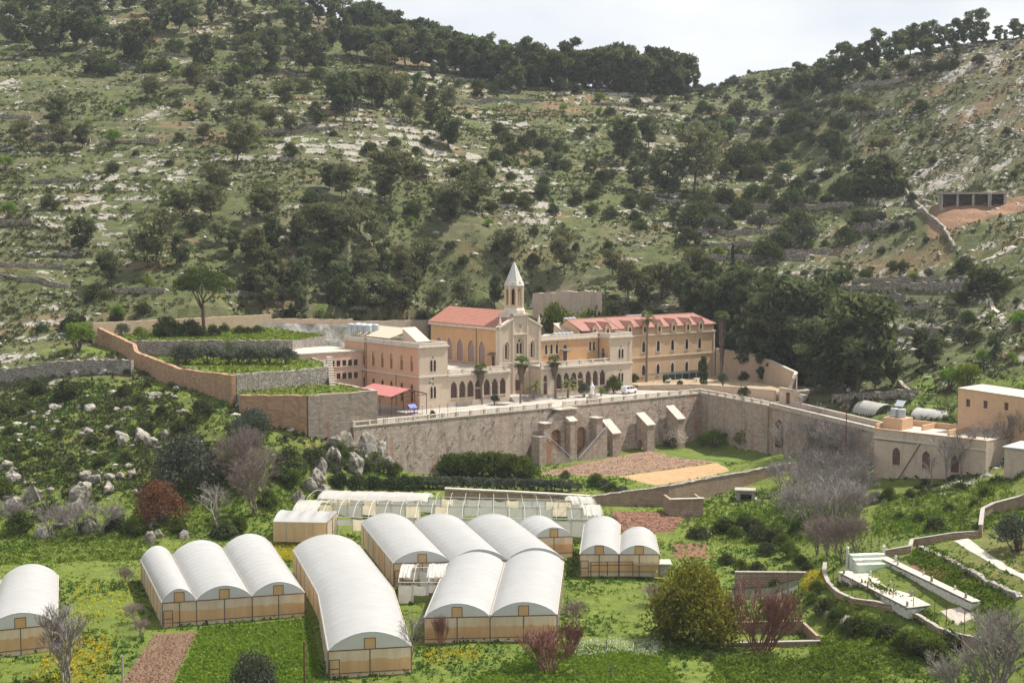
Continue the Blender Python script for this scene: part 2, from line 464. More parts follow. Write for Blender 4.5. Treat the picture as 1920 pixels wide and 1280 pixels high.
M['glass'] = plain('dark_window', (0.035, 0.032, 0.034), 0.25, var=0.3, spec=0.5)
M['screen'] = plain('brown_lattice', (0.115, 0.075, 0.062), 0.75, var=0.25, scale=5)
M['lead'] = plain('grey_iron', (0.10, 0.09, 0.085), 0.6, 0.0)
M['rusty'] = plain('rusty_iron', (0.12, 0.055, 0.035), 0.85, var=0.4)
M['steel'] = plain('zinc_tank', (0.42, 0.45, 0.47), 0.45, 0.3, var=0.1)
M['white'] = plain('white_paint', (0.50, 0.48, 0.44), 0.8, var=0.22)
M['concrete'] = plain('concrete', (0.29, 0.265, 0.23), 0.9, var=0.15, scale=1.2)
M['pave'] = plain('pale_paving', (0.34, 0.31, 0.27), 0.9, var=0.15, scale=0.7)
M['roofdeck'] = plain('roof_deck', (0.36, 0.32, 0.27), 0.9, var=0.2, scale=0.6)
M['beige'] = plain('beige_slats', (0.50, 0.43, 0.33), 0.85, var=0.12)
M['marble'] = plain('white_statue', (0.75, 0.74, 0.72), 0.6, var=0.04)
M['spire'] = None
def spiremat():
    t = NT('spire_scales'); uv = t.coord('UV')
    v = t.n.new('ShaderNodeTexBrick'); t.l.new(uv, v.inputs['Vector']); v.inputs['Scale'].default_value = 1
    v.inputs['Brick Width'].default_value = 0.42; v.inputs['Row Height'].default_value = 0.34; v.inputs['Mortar Size'].default_value = 0.05; v.inputs['Mortar Smooth'].default_value = 0.6
    v.inputs['Color1'].default_value = (0.58, 0.56, 0.52, 1); v.inputs['Color2'].default_value = (0.50, 0.48, 0.445, 1); v.inputs['Mortar'].default_value = (0.34, 0.33, 0.32, 1)
    return t.bsdf(v.outputs['Color'], 0.8, t.bump(v.outputs['Fac'], -0.6, 0.06))
M['spire'] = spiremat()
M['film'] = film('white_film', (0.42, 0.42, 0.415), (0.375, 0.37, 0.35), 0.5, 0.25)
M['gable'] = film('grey_gable_film', (0.68, 0.70, 0.70), (0.58, 0.58, 0.56), 0.5, 0.42)
M['side'] = film('stained_side_film', (0.88, 0.74, 0.56), (0.74, 0.48, 0.24), 0.8, 0.6, True)
M['curtain'] = film('ochre_net', (0.86, 0.66, 0.43), (0.72, 0.48, 0.26), 0.7, 0.6, True)
M['front'] = film('pale_front_film', (0.90, 0.83, 0.70), (0.74, 0.57, 0.36), 0.75, 0.6, True)
M['vent'] = film('orange_vent_net', (0.66, 0.44, 0.22), (0.52, 0.32, 0.15), 0.5, 0.3, True)
M['torn'] = film('torn_white_film', (0.60, 0.59, 0.565), (0.50, 0.45, 0.37), 0.5, 0.4)
M['bark'] = plain('bark', (0.10, 0.078, 0.06), 0.95, var=0.3, scale=4)
M['bark_pine'] = plain('pine_bark', (0.115, 0.075, 0.055), 0.95, var=0.3, scale=4)
M['twig'] = plain('grey_twig', (0.235, 0.205, 0.19), 0.95, var=0.25, scale=2)
M['twig_red'] = plain('red_twig', (0.20, 0.095, 0.075), 0.95, var=0.35, scale=2)
M['twig_brown'] = plain('brown_twig', (0.19, 0.145, 0.125), 0.95, var=0.3, scale=2)
M['palm_trunk'] = plain('palm_trunk', (0.20, 0.155, 0.125), 0.95, var=0.35, scale=6)
M['skirt'] = plain('dead_fronds', (0.155, 0.115, 0.09), 0.95, var=0.4, scale=6)
M['pine'] = leafmat('pine_needles', (0.0299, 0.0399, 0.0228), (0.1428, 0.1640, 0.0846), 0.3, 0.35)
M['pine_o'] = leafmat('olive_pine_needles', (0.0485, 0.0531, 0.0289), (0.1911, 0.1911, 0.1037), 0.3, 0.35)
M['umbrella'] = leafmat('stone_pine_needles', (0.0221, 0.0364, 0.0130), (0.1080, 0.1440, 0.0450), 0.22, 0.1)
M['shrub'] = leafmat('evergreen_leaves', (0.0223, 0.0298, 0.0136), (0.0990, 0.1170, 0.0504), 0.25, 0.35)
M['scrub'] = leafmat('scrub_leaves', (0.0186, 0.0248, 0.0105), (0.0990, 0.1125, 0.0432), 0.2, 0.2)
M['olive'] = leafmat('olive_leaves', (0.0345, 0.0435, 0.0300), (0.1215, 0.1350, 0.0990), 0.15, 0.25)
M['light'] = leafmat('spring_leaves', (0.0600, 0.1000, 0.0160), (0.1710, 0.2430, 0.0495), 0.4, 0.25)
M['citrus'] = leafmat('citrus_leaves', (0.0195, 0.0325, 0.0091), (0.1125, 0.1485, 0.0324), 0.25, 0.2)
M['bushy'] = leafmat('yellow_green_leaves', (0.035, 0.045, 0.010), (0.25, 0.225, 0.040), 0.3, 0.15)
M['cypress'] = leafmat('cypress_leaves', (0.016, 0.028, 0.012), (0.055, 0.078, 0.030), 0.15, 0.2)
M['frond'] = leafmat('palm_fronds', (0.045, 0.065, 0.024), (0.17, 0.20, 0.085), 0.25, 0.2)
M['frond_p'] = leafmat('date_palm_fronds', (0.085, 0.110, 0.035), (0.20, 0.22, 0.085), 0.25, 0.2)
M['blossom'] = leafmat('blossom', (0.42, 0.34, 0.33), (0.70, 0.62, 0.60), 0.3, 0.1)
M['redleaf'] = leafmat('reddish_buds', (0.055, 0.022, 0.018), (0.17, 0.062, 0.045), 0.2, 0.2)
M['grass'] = leafmat('grass_blades', (0.0680, 0.1040, 0.0128), (0.2090, 0.2660, 0.0380), 0.35, 0.0)
M['crop'] = leafmat('crop_leaves', (0.0525, 0.1013, 0.0120), (0.1900, 0.2850, 0.0427), 0.35, 0.0)
M['weed'] = leafmat('dark_weeds', (0.0225, 0.0495, 0.0090), (0.1045, 0.1662, 0.0304), 0.3, 0.0)
M['yellow'] = leafmat('yellow_flowers', (0.26, 0.25, 0.020), (0.58, 0.47, 0.030), 0.3, 0.0)
M['whitefl'] = leafmat('white_flowers', (0.22, 0.27, 0.15), (0.62, 0.64, 0.54), 0.3, 0.0)
def rockmat(name, a, b, c):
    t = NT(name); w = t.world(); n = t.noise(w, 0.9, 8, 0.65); n2 = t.noise(w, 0.3, 3)
    col = t.ramp(n, [(0.34, c), (0.48, a), (0.7, b)])
    col = t.mix(t.math('MULTIPLY', t.ramp(n2, [(0.5, 0.0), (0.65, 1.0)]), 0.5), col, (0.13, 0.13, 0.07))
    return t.bsdf(col, 0.95, t.bump(n, 1.0, 0.35))
M['rock'] = rockmat('limestone', (0.23, 0.205, 0.175), (0.42, 0.385, 0.335), (0.06, 0.053, 0.045))
M['rock_pale'] = rockmat('pale_limestone', (0.40, 0.36, 0.31), (0.58, 0.53, 0.47), (0.16, 0.14, 0.12))
M['cut'] = rockmat('grey_rock_cut', (0.40, 0.38, 0.35), (0.54, 0.52, 0.48), (0.26, 0.24, 0.22))
def soilmat(name, a, b, furrow=None):
    t = NT(name); w = t.world(); n = t.noise(w, 0.5, 6, 0.7); n2 = t.noise(w, 4.0, 4, 0.7)
    c = t.mix(t.ramp(n, [(0.3, 0.0), (0.7, 1.0)]), a, b)
    c = t.mix(t.math('MULTIPLY', t.ramp(n2, [(0.56, 0.0), (0.72, 1.0)]), 0.5), c, tuple(min(1, x * 1.7) for x in b))
    c = t.mix(t.math('MULTIPLY', t.ramp(n2, [(0.28, 1.0), (0.42, 0.0)]), 0.6), c, tuple(x * 0.45 for x in a))
    return t.bsdf(c, 0.97, t.bump(n2, 1.0, 0.25))
M['soil'] = soilmat('brown_soil', (0.135, 0.080, 0.050), (0.20, 0.125, 0.080))
M['soil_field'] = soilmat('tilled_soil', (0.20, 0.125, 0.085), (0.28, 0.185, 0.125))
M['soil_tan'] = soilmat('dry_tan_soil', (0.34, 0.215, 0.11), (0.44, 0.29, 0.155))
M['soil_red'] = soilmat('red_soil', (0.15, 0.075, 0.048), (0.22, 0.115, 0.075))
M['dirt'] = soilmat('dirt_path', (0.30, 0.22, 0.14), (0.38, 0.29, 0.19))
M['turf'] = None
def turf(name, a, b, c):
    t = NT(name); w = t.world(); n = t.noise(w, 0.6, 6, 0.7); n2 = t.noise(w, 5.0, 4, 0.7)
    col = t.ramp(n, [(0.3, a), (0.52, b), (0.75, c)])
    col = t.mix(t.ramp(n2, [(0.35, 0.45), (0.65, 0.0)]), col, tuple(x * 0.4 for x in a))
    return t.bsdf(col, 0.97, t.bump(n2, 1.0, 0.3))
M['turf'] = turf('green_turf', (0.085, 0.115, 0.024), (0.135, 0.185, 0.034), (0.19, 0.225, 0.052))
M['lawn'] = turf('bright_lawn', (0.095, 0.145, 0.026), (0.14, 0.195, 0.034), (0.19, 0.225, 0.05))
M['water'] = None
def watermat():
    t = NT('green_water'); n = t.noise(t.world(), 1.5, 3)
    m = t.bsdf((0.045, 0.055, 0.035), 0.08, t.bump(n, 0.15, 0.05), 0.0, 0.5); return m
M['water'] = watermat()
# ---------------------------------------------------------------- terrain
CP = []
def cz(s, z=None):
    for e in s.split():
        a = [float(q) for q in e.split(',')]
        CP.append(PZ(a[0], a[1], a[2]) if z is None else PZ(a[0], a[1], z))
def cy(s):
    for e in s.split():
        a = [float(q) for q in e.split(',')]; CP.append(PY(*a))
def cw(s):
    for e in s.split(): CP.append(np.array([float(q) for q in e.split(',')]))
# valley floor
cz('-200,1280,0 0,1280,0 300,1280,0 615,1278,0 960,1280,0 1300,1280,-.5 1500,1265,-1 1780,1265,0 1920,1280,3 2150,1280,7')
cz('0,1130,0 -150,1060,1 0,1070,.5 200,1070,.3 400,1080,0 560,1100,0 700,1100,0 1000,1100,0 1200,1100,0 850,960,-.3 650,955,-.2 1100,950,-.5 1000,900,.9 1150,870,1 1350,860,1 1450,860,1 850,890,.6 1220,985,-1.2 1290,950,-1.6 1380,960,-1.5 1440,1020,-1 1450,1090,-1.6 1400,1060,-1.2 1320,1130,-.6 1300,1200,-1 1420,1200,-1.4 800,1200,0 1150,1200,-.2')
cw('0,100,2 -60,100,2 60,100,6 0,45,16 -90,60,10 90,60,22 130,120,24 -140,150,4 -200,180,8')
# foot of the long wall and the crag at its west end
cy('770,878,290 660,932,262 660,890,271 660,838,279 720,850,284 720,900,276 580,845,268 605,835,272 453,757,276 520,800,273 560,930,255 480,960,243 450,1010,234 300,1010,231 100,1020,229 0,1000,232 620,960,248')
# west slope
cy('0,930,243 150,900,248 300,900,250 420,880,254 0,830,266 200,830,266 400,800,268 480,860,258 0,745,299 200,742,293 330,735,286 0,724,311 235,700,307 -200,850,270 -200,720,320')
cy('0,690,316 100,662,326 215,662,323 -200,660,335 339,726,294 255,680,317 178,646,338')
# hill behind, west
for px in (-250, -50, 150, 400, 650):
    for py in (590, 520, 430, 300, 200, 100):
        if px == 650 and py < 110: continue
        CP.append(PY(px, py, 169 / (0.42 - (430 - py) / 2700)))
cy('-250,0,648 -50,0,648 150,0,648 400,0,648 -250,-80,705 100,-80,705 350,-70,700 520,-20,670 620,40,640 700,88,620')
cy('780,110,612 900,540,388 900,430,428 900,300,492 900,200,556 900,143,600 1000,158,592 1100,545,400 1100,430,452 1100,300,522 1100,200,572 1100,168,590 1200,172,602')
cy('1300,560,397 1300,480,430 1300,430,458 1300,300,532 1300,220,582 1300,172,628 1400,142,665')
cy('1420,740,330 1500,738,328 1560,750,318 1500,660,356 1500,600,380 1500,500,425 1500,400,475 1500,300,537 1500,200,602 1480,135,684 1560,122,610')
cy('1650,740,318 1700,745,308 1700,660,348 1700,600,372 1700,500,408 1700,400,444 1700,300,484 1700,200,525 1680,110,562')
cy('1850,740,292 1900,700,298 1900,600,335 1900,500,372 1820,386,424 1750,386,428 1900,386,420 1820,420,402 1900,300,450 1900,200,482 1900,75,530 1780,95,548')
cy('2150,600,310 2150,450,350 2150,300,400 2150,75,490 2150,850,215 2150,1000,180 2150,1150,150')
# east bank
cy('1560,885,281 1460,850,292 1630,882,270 1750,892,256 1830,895,246 1800,950,224 1900,880,238 1900,1000,196 1650,1000,214 1920,930,215')
cz('1500,950,0 1600,950,2.2 1560,1070,3.4 1620,1035,4.5 1700,1100,4 1880,1100,6 1700,1180,3.3 1850,1190,4.2 1920,1040,8 1600,1120,2.8 1500,1130,-1.5 1650,1205,-1 1560,1180,-1.2 1780,1240,-.3')
# monastery ground (under the terraces)
for u, w, z in ((0, 0, 10.5), (25, 5, 10.5), (55, 0, 10.5), (85, 4, 11), (0, 30, 12), (30, 25, 12), (60, 25, 12.5), (90, 20, 13), (20, 45, 13), (60, 45, 19), (-15, 45, 13), (10, 66, 15), (40, 66, 18), (60, 84, 27), (30, 84, 27), (0, 84, 28), (-30, 82, 27), (85, 70, 24)):
    p = L(u, w); CP.append(np.array([p[0], p[1], z]))
for u in range(0, 66, 8):
    for w in (-17.5, -21):
        p = L(u, w); CP.append(np.array([p[0], p[1], 0.7]))
for p in ((50, 317, 0.8), (57, 300, 2), (62, 288, 3), (67, 276, 4), (52, 305, 1.2), (48, 300, 1), (58, 285, 2.2)): CP.append(np.array(p, float))
# behind the ridge the land falls away
cw('-300,790,150 -200,790,150 -100,790,140 0,720,100 60,700,95 120,720,95 200,740,100 260,680,95 340,640,100 400,560,100 330,760,90 -60,760,110 -380,700,160 -380,500,95 -380,350,30 -380,240,10 420,400,100 300,300,42 260,220,30')
CP = np.array(CP)
def rbf_fit(P):
    n = len(P); d = np.hypot(P[:, None, 0] - P[None, :, 0], P[:, None, 1] - P[None, :, 1])
    A = np.zeros((n + 3, n + 3)); A[:n, :n] = -d - np.eye(n) * 0.6
    A[:n, n] = 1; A[:n, n + 1:] = P[:, :2]; A[n, :n] = 1; A[n + 1:, :n] = P[:, :2].T
    return np.linalg.solve(A, np.concatenate([P[:, 2], [0, 0, 0]]))
WT = rbf_fit(CP)
GX0, GX1, GY0, GY1, GS = -330.0, 350.0, 45.0, 790.0, 1.25
gx = np.arange(GX0, GX1 + .01, GS); gy = np.arange(GY0, GY1 + .01, GS)
NX, NY = len(gx), len(gy)
XX, YY = np.meshgrid(gx, gy)
ZZ = np.empty_like(XX)
for i in range(NY):
    d = np.hypot(XX[i][:, None] - CP[None, :, 0], YY[i][:, None] - CP[None, :, 1])
    ZZ[i] = -d @ WT[:len(CP)] + WT[len(CP)] + WT[len(CP) + 1] * XX[i] + WT[len(CP) + 2] * YY[i]
def blur(a, k):
    w = np.exp(-np.linspace(-2, 2, 2 * k + 1) ** 2 / 2); w /= w.sum()
    p = np.pad(a, k, mode='edge')
    p = sum(w[i] * p[i:i + a.shape[0] + 0, :] for i in range(2 * k + 1))
    return sum(w[i] * p[:, i:i + a.shape[1]] for i in range(2 * k + 1))
ZZ = blur(ZZ, 2)
SM = ZZ.copy()
# strata ledges on the slopes
slope0 = np.hypot(*np.gradient(blur(ZZ, 3), GS))
hillm = np.clip((ZZ - 3) / 6, 0, 1) * np.clip((slope0 - 0.10) / 0.12, 0, 1)
lumps = (fbm(XX / 22, YY / 22, 3, 4) - .5) * 5.0 + (fbm(XX / 6, YY / 6, 9, 3) - .5) * 1.3
ZZ = ZZ + lumps * hillm * 0.55
STEP = 2.6
warp = fbm(XX / 40, YY / 40, 21, 3) * 7 + 0.01 * XX
s_ = (ZZ + warp) / STEP
fr = s_ - np.floor(s_)
g_ = np.clip((fr - 0.62) / 0.30, 0, 1); g_ = g_ * g_ * (3 - 2 * g_)
amt = np.clip(fbm(XX / 30, YY / 30, 33, 3) * 2.6 - 0.6, 0, 1) * hillm * 0.85
ZZ = ZZ + amt * STEP * (0.25 * fr + 0.75 * g_ - fr)
riser = amt * np.exp(-((fr - 0.77) / 0.13) ** 2)
ZZ = ZZ + (fbm(XX / 2.6, YY / 2.6, 41, 3) - .5) * (0.25 + 0.6 * hillm)
def inpoly(x, y, poly):
    r = np.zeros(np.shape(x), bool); n = len(poly)
    for i in range(n):
        x0, y0 = poly[i][:2]; x1, y1 = poly[(i + 1) % n][:2]
        c = ((y0 > y) != (y1 > y)) & (x < (x1 - x0) * (y - y0) / (y1 - y0 + 1e-12) + x0)
        r ^= c
    return r
# terraces: (polygon, top)
WA = np.array(L(-28.2, -15)); WB = np.array(L(66.4, -15.2))
def lw(*a): return [L(u, w)[:2] for u, w in a]
BR0, BR1 = (55.6, 309.0), (71.5, 272.0)          # causeway, outer edge
BI0, BI1 = (60.9, 311.3), (76.6, 274.2)          # causeway, inner edge
TER_M = lw((-28.2, -15), (66.4, -15.2)) + [BR0, BI0, (66, 322), (75, 350)] + lw((93.5, 17), (40, 44), (-24, 44), (-24, 20), (-28.2, 10))
T1 = [PZ(576, 743, 18.3)[:2], PZ(704, 735, 18.3)[:2], np.array(L(-20.4, 5.6)[:2]), np.array(L(-25, 9)[:2]), np.array(L(-44.5, 2)[:2]), PZ(450, 741, 18.3)[:2]]
T2 = [PZ(441, 703, 21.7)[:2], PZ(612, 690, 21.5)[:2], np.array([-40.5, 307.]), np.array([-49., 325.5]), np.array([-85.5, 325.5]), np.array([-66.5, 295.])]
T3 = [np.array([-85.5, 323.]), np.array([-49.5, 323.]), np.array([-44, 340.]), np.array(L(3, 76.3)[:2]), np.array([-98.6, 340.2])]
SLABS = [(TER_M, 11.8), (T1, 18.3), (T2, 21.6), (T3, 25.0)]
for poly, z in SLABS:
    m = inpoly(XX, YY, poly)
    ZZ = np.where(m, np.minimum(ZZ, z - 0.6), ZZ)
wloc = -(XX - OX) * UY + (YY - OY) * UX
ZZ = np.where(inpoly(XX, YY, TER_M), np.minimum(ZZ, 0.7 + np.clip(wloc + 4, 0, 99) * .5), ZZ)
ZZ = np.where(inpoly(XX, YY, lw((-26, 43), (48, 43), (52, 78.6), (3.4, 78.6)) + [(-44.6, 340), (-49, 324.5)]), np.minimum(ZZ, 14.5), ZZ)
ZZ = np.where(inpoly(XX, YY, lw((-43, 74), (3.4, 74), (3.4, 78.8), (-43, 78.8))), np.minimum(ZZ, 24.3), ZZ)
causeway = inpoly(XX, YY, [BR0, BR1, BI1, BI0]); ZZ = np.where(causeway, np.minimum(ZZ, 9.0), ZZ)
def hgt(x, y):
    fx = (np.asarray(x, float) - GX0) / GS; fy = (np.asarray(y, float) - GY0) / GS
    i = np.clip(np.floor(fx).astype(int), 0, NX - 2); j = np.clip(np.floor(fy).astype(int), 0, NY - 2)
    a = np.clip(fx - i, 0, 1); b = np.clip(fy - j, 0, 1)
    return (ZZ[j, i] * (1 - a) + ZZ[j, i + 1] * a) * (1 - b) + (ZZ[j + 1, i] * (1 - a) + ZZ[j + 1, i + 1] * a) * b
def ground(x, y):
    z = hgt(x, y); z = np.array(z, float)
    for poly, h in SLABS:
        z = np.where(inpoly(np.asarray(x, float), np.asarray(y, float), poly), h, z)
    return z
_ts = np.arange(110.0, 780.0, 0.8)
def hit(px, py):
    """where the line of sight through a picture point meets the ground"""
    r = ray(px, py); k = _ts / r[1]
    x = r[0] * k; z = CAMZ + r[2] * k
    gz = ground(x, _ts); b = np.nonzero(gz >= z)[0]
    if len(b) == 0: return hit(px, py + 7) if py < 400 else None
    i = b[0]
    return np.array([x[i], _ts[i], gz[i] if gz[i] - z[i] < 1.5 else z[i]])
# masks for the material
slope = np.hypot(*np.gradient(ZZ, GS))
wx = XX + 9 * (fbm(XX / 7, YY / 7, 201, 3) - .5) + .55 * YY; wy = YY + 9 * (fbm(XX / 7, YY / 7, 207, 3) - .5) - .25 * XX
nb = fbm(wx / 10, wy / 6, 51, 4); nb2 = fbm(XX / 30, YY / 22, 57, 3); nf = fbm(wx / 3.1, wy / 2.1, 61, 3)
rockm = np.clip(riser * 1.0 + np.clip((nb - 0.555) * 6, 0, 1) * hillm * np.clip((nb2 - 0.45) * 6, 0, 1) * 0.72, 0, 1)
rockm *= np.clip((nf - 0.34) * 5, 0, 1)
px_ = 960 + FPX * XX / YY
east = np.clip((px_ - 1640) / 120, 0, 1) * np.clip((ZZ - 55) / 15, 0, 1)      # bare stony hill on the east side
rockm = np.clip(rockm + east * np.clip((nb - 0.5) * 4, 0, 1) * 0.4, 0, 1)
green = np.clip(1.15 - fbm(XX / 18, YY / 12, 71, 4) * 1.1, 0, 1)
valley = np.clip(1 - hillm * 1.3, 0, 1)
green = np.clip(green * 0.9 + valley * 0.5, 0, 1) * (1 - 0.45 * east)
soilm = np.clip((fbm(XX / 16, YY / 9, 81, 4) - 0.62) * 6, 0, 1) * hillm * 0.55
shp = inpoly(XX, YY, [PY(1740, 405, 410)[:2], PY(1925, 425, 404)[:2], PY(1925, 372, 424)[:2], PY(1750, 372, 430)[:2]])
soilm = np.maximum(soilm, blur(shp.astype(float), 2)); rockm *= 1 - blur(shp.astype(float), 2); green *= 1 - 0.7 * blur(shp.astype(float), 2)
bank = np.clip((309 - YY) / 8, 0, 1) * np.clip((23 - ZZ) / 4, 0, 1)
valley = np.maximum(valley, bank * (0.55 + 0.4 * (fbm(XX / 8, YY / 6, 77, 3))))
rockm *= 1 - 0.6 * bank

def terrain_mat():
    t = NT('hillside'); w = t.world(); wl_ = t.world((1, 1.6, 1))
    n1 = t.noise(wl_, 0.30, 6, 0.65); n2 = t.noise(w, 1.3, 6, 0.7); n3 = t.noise(w, 5.0, 3, 0.7)
    g, r, s, v = t.attr('green'), t.attr('rock'), t.attr('soil'), t.attr('valley')
    gr = t.ramp(n1, [(0.30, (0.050, 0.060, 0.024)), (0.50, (0.086, 0.102, 0.034)), (0.72, (0.150, 0.152, 0.055))])
    dry = t.ramp(n1, [(0.30, (0.085, 0.078, 0.045)), (0.70, (0.175, 0.152, 0.090))])
    lush = t.ramp(n1, [(0.30, (0.085, 0.120, 0.018)), (0.55, (0.140, 0.185, 0.026)), (0.75, (0.210, 0.225, 0.045))])
    c = t.mix(t.ramp(t.math('ADD', t.math('MULTIPLY', n2, 0.8), t.math('MULTIPLY', g, 0.75)), [(0.50, 0.0), (0.85, 1.0)]), dry, gr)
    c = t.mix(v, c, lush)
    red = t.ramp(n2, [(0.3, (0.20, 0.105, 0.062)), (0.7, (0.34, 0.205, 0.125))])
    c = t.mix(s, c, red)
    dk = t.ramp(n3, [(0.34, 1.0), (0.50, 0.0)])
    c = t.mix(t.math('MULTIPLY', dk, 0.7), c, (0.040, 0.046, 0.020))
    rk = t.ramp(n2, [(0.30, (0.17, 0.155, 0.13)), (0.50, (0.31, 0.285, 0.245)), (0.72, (0.47, 0.435, 0.385))])
    rm = t.ramp(t.math('ADD', r, t.math('MULTIPLY', t.math('SUBTRACT', n2, 0.5), 1.2)), [(0.42, 0.0), (0.58, 1.0)])
    c = t.mix(rm, c, rk)
    h = t.math('ADD', t.math('MULTIPLY', n2, 1.0), t.math('MULTIPLY', n3, 0.4))
    return t.bsdf(c, 0.97, t.bump(h, 1.0, 0.5))
M['hill'] = terrain_mat()
verts = np.stack([XX.ravel(), YY.ravel(), ZZ.ravel()], 1)
idx = np.arange(NX * NY).reshape(NY, NX)
quads = np.stack([idx[:-1, :-1].ravel(), idx[:-1, 1:].ravel(), idx[1:, 1:].ravel(), idx[1:, :-1].ravel()], 1)
me = np_mesh('terrain', verts, quads, M['hill'], True, {'green': green.ravel(), 'rock': rockm.ravel(), 'soil': soilm.ravel(), 'valley': valley.ravel()})
tag(link('terrain', me), 'rocky terraced hillside and green valley floor', 'terrain', kind='structure')

def slab(name, poly, z0, z1, mat, label):
    c = np.mean(np.array([p[:2] for p in poly]), 0)
    ar = sum(poly[i][0] * poly[(i + 1) % len(poly)][1] - poly[(i + 1) % len(poly)][0] * poly[i][1] for i in range(len(poly)))
    pl = [(p[0] - c[0], p[1] - c[1]) for p in (poly if ar > 0 else poly[::-1])]
    m = MB().prism(pl, z0, z1); o = m.build(name, mat); o.location = (c[0], c[1], 0)
    o.data.materials.append(M['dry']); o.data.polygons.foreach_set('material_index', [0 if abs(p.normal.z) > .5 else 1 for p in o.data.polygons])
    return tag(o, label, 'terrace', kind='structure')
slab('terrace_ground', TER_M, -2, 11.8, M['pave'], 'paved monastery terrace behind the long stone wall')
slab('terrace_ground', T1, 6, 18.3, M['turf'], 'grassy strip on top of the corner bastion')
slab('terrace_ground', T2, 10, 21.6, M['lawn'], 'green terrace carrying the row of olive trees')
slab('terrace_ground', T3, 12, 25.0, M['turf'], 'upper green terrace under the umbrella pine')

def strip_wall(name, pts, tops, bots, th, mat, label, cat='wall', group=None, cap=None, capmat=None, caph=0.25, capo=0.12, jag=0.0, seg=2.0, bulge=0.0):
    """wall along plan points; tops/bots per point"""
    P = [np.array(p[:2], float) for p in pts]
    X, T, B = [P[0]], [tops[0]], [bots[0]]
    for i in range(len(P) - 1):
        n = max(1, int(np.linalg.norm(P[i + 1] - P[i]) / seg))
        for k in range(1, n + 1):
            f = k / n; X.append(P[i] * (1 - f) + P[i + 1] * f); T.append(tops[i] * (1 - f) + tops[i + 1] * f); B.append(bots[i] * (1 - f) + bots[i + 1] * f)
    T = [t + random.uniform(-jag, jag) for t in T]
    X = np.array(X); n = len(X); o0 = X[0].copy()
    nr = []
    for i in range(n):
        d = X[min(i + 1, n - 1)] - X[max(i - 1, 0)]; d /= np.linalg.norm(d) + 1e-9; nr.append(np.array([d[1], -d[0]]))
    def build(nm, off0, off1, tt, bb, mt, par=None):
        m = MB(); dist = 0
        A = [X[i] - o0 + nr[i] * off0 for i in range(n)]; C = [X[i] - o0 + nr[i] * off1 for i in range(n)]
        for i in range(n - 1):
            s = np.linalg.norm(X[i + 1] - X[i]); j = i + 1
            for Q, rev in ((A, False), (C, True)):
                f = [(*Q[i], bb[i]), (*Q[j], bb[j]), (*Q[j], tt[j]), (*Q[i], tt[i])]; uv = [(dist, bb[i]), (dist + s, bb[j]), (dist + s, tt[j]), (dist, tt[i])]
                if rev: f.reverse(); uv.reverse()
                m.face(f, uv)
            m.face([(*A[i], tt[i]), (*A[j], tt[j]), (*C[j], tt[j]), (*C[i], tt[i])], [(dist, 0), (dist + s, 0), (dist + s, th), (dist, th)])
            dist += s
        for i, e in ((0, 0), (n - 1, 1)):
            f = [(*A[i], bb[i]), (*A[i], tt[i]), (*C[i], tt[i]), (*C[i], bb[i])]
            m.face(f if not e else f[::-1], [(0, bb[i]), (0, tt[i]), (th, tt[i]), (th, bb[i])])
        ob = m.build(nm, mt, par)
        if par is None: ob.location = (o0[0], o0[1], 0)
        return ob
    w = build(name, th / 2, -th / 2, T, B, mat)
    tag(w, label, cat, group)
    if cap is not None:
        build(cap, th / 2 + capo, -th / 2 - capo, [t + caph for t in T], [t + .004 for t in T], capmat, w)
    return w
# ---------------------------------------------------------------- monastery
def mthing(name, u, w, z, label, cat, group=None):
    return empty(name, L(u, w, z), ANG, label, cat, group)
def P1(name, mat, parent, fn):
    m = MB(); fn(m); return m.build(name, mat, parent)
def opening(par, side, pos, shape, pane_mat, name='window', recess=0.22, frame=0.14, frame_mat='trim', proud=0.04, bars=None, sill=True):
    """a window or door set into a hole of that shape; frame and sill are its own pieces"""
    mp = facing(side, pos)
    p = MB().plate(shape, [], 0.05, lambda a, b, d: mp(a, b, recess + d)).build(name, M[pane_mat], par)
    if frame:
        fr = MB().plate(grow(shape, frame), [shape], recess + proud - 0.01, lambda a, b, d: mp(a, b, d - proud)).build('frame', M[frame_mat], p)
    if bars:
        xs = [q[0] for q in shape]; zs = [q[1] for q in shape]; x0, x1, z0, z1 = min(xs), max(xs), min(zs), max(zs)
        m = MB(); nx, nz, bw = bars
        for i in range(1, nx):
            x = x0 + (x1 - x0) * i / nx; zt = z1 - abs(x - (x0 + x1) / 2) * 1.2
            m.plate(rect(x - bw, x + bw, z0, zt), [], 0.03, lambda a, b, d: mp(a, b, recess - .04 + d))
        for i in range(1, nz):
            z = z0 + (z1 - (x1 - x0) * .7 - z0) * i / nz
            m.plate(rect(x0, x1, z - bw, z + bw), [], 0.03, lambda a, b, d: mp(a, b, recess - .075 + d))
        m.build('glazing_bars', M['brown'], p)
    if sill:
        xs = [q[0] for q in shape]; z0 = min(q[1] for q in shape)
        MB().plate(rect(min(xs) - .2, max(xs) + .2, z0 - .14, z0 - .006), [], 0.25, lambda a, b, d: mp(a, b, d - .12)).build('sill', M[frame_mat], p)
    return p
def lancets(par, side, pos, cx, z0, w, h, gap, pane='glass'):
    a = parch(cx - gap / 2, z0, w, h); b = parch(cx + gap / 2, z0, w, h)
    q = [(cx + .22 * math.cos(t) * (1.35 if i % 3 == 0 else .8), z0 + h + .52 + .3 * math.sin(t) * (1.3 if i % 3 == 0 else .8)) for i, t in enumerate(np.linspace(0, 2 * math.pi, 12, endpoint=False))]
    for s in (a, b): opening(par, side, pos, s, pane, frame=0.09, bars=(2, 4, .018), sill=False)
    opening(par, side, pos, q, pane, name='quatrefoil', frame=0.07, sill=False)
    return [a, b, q]
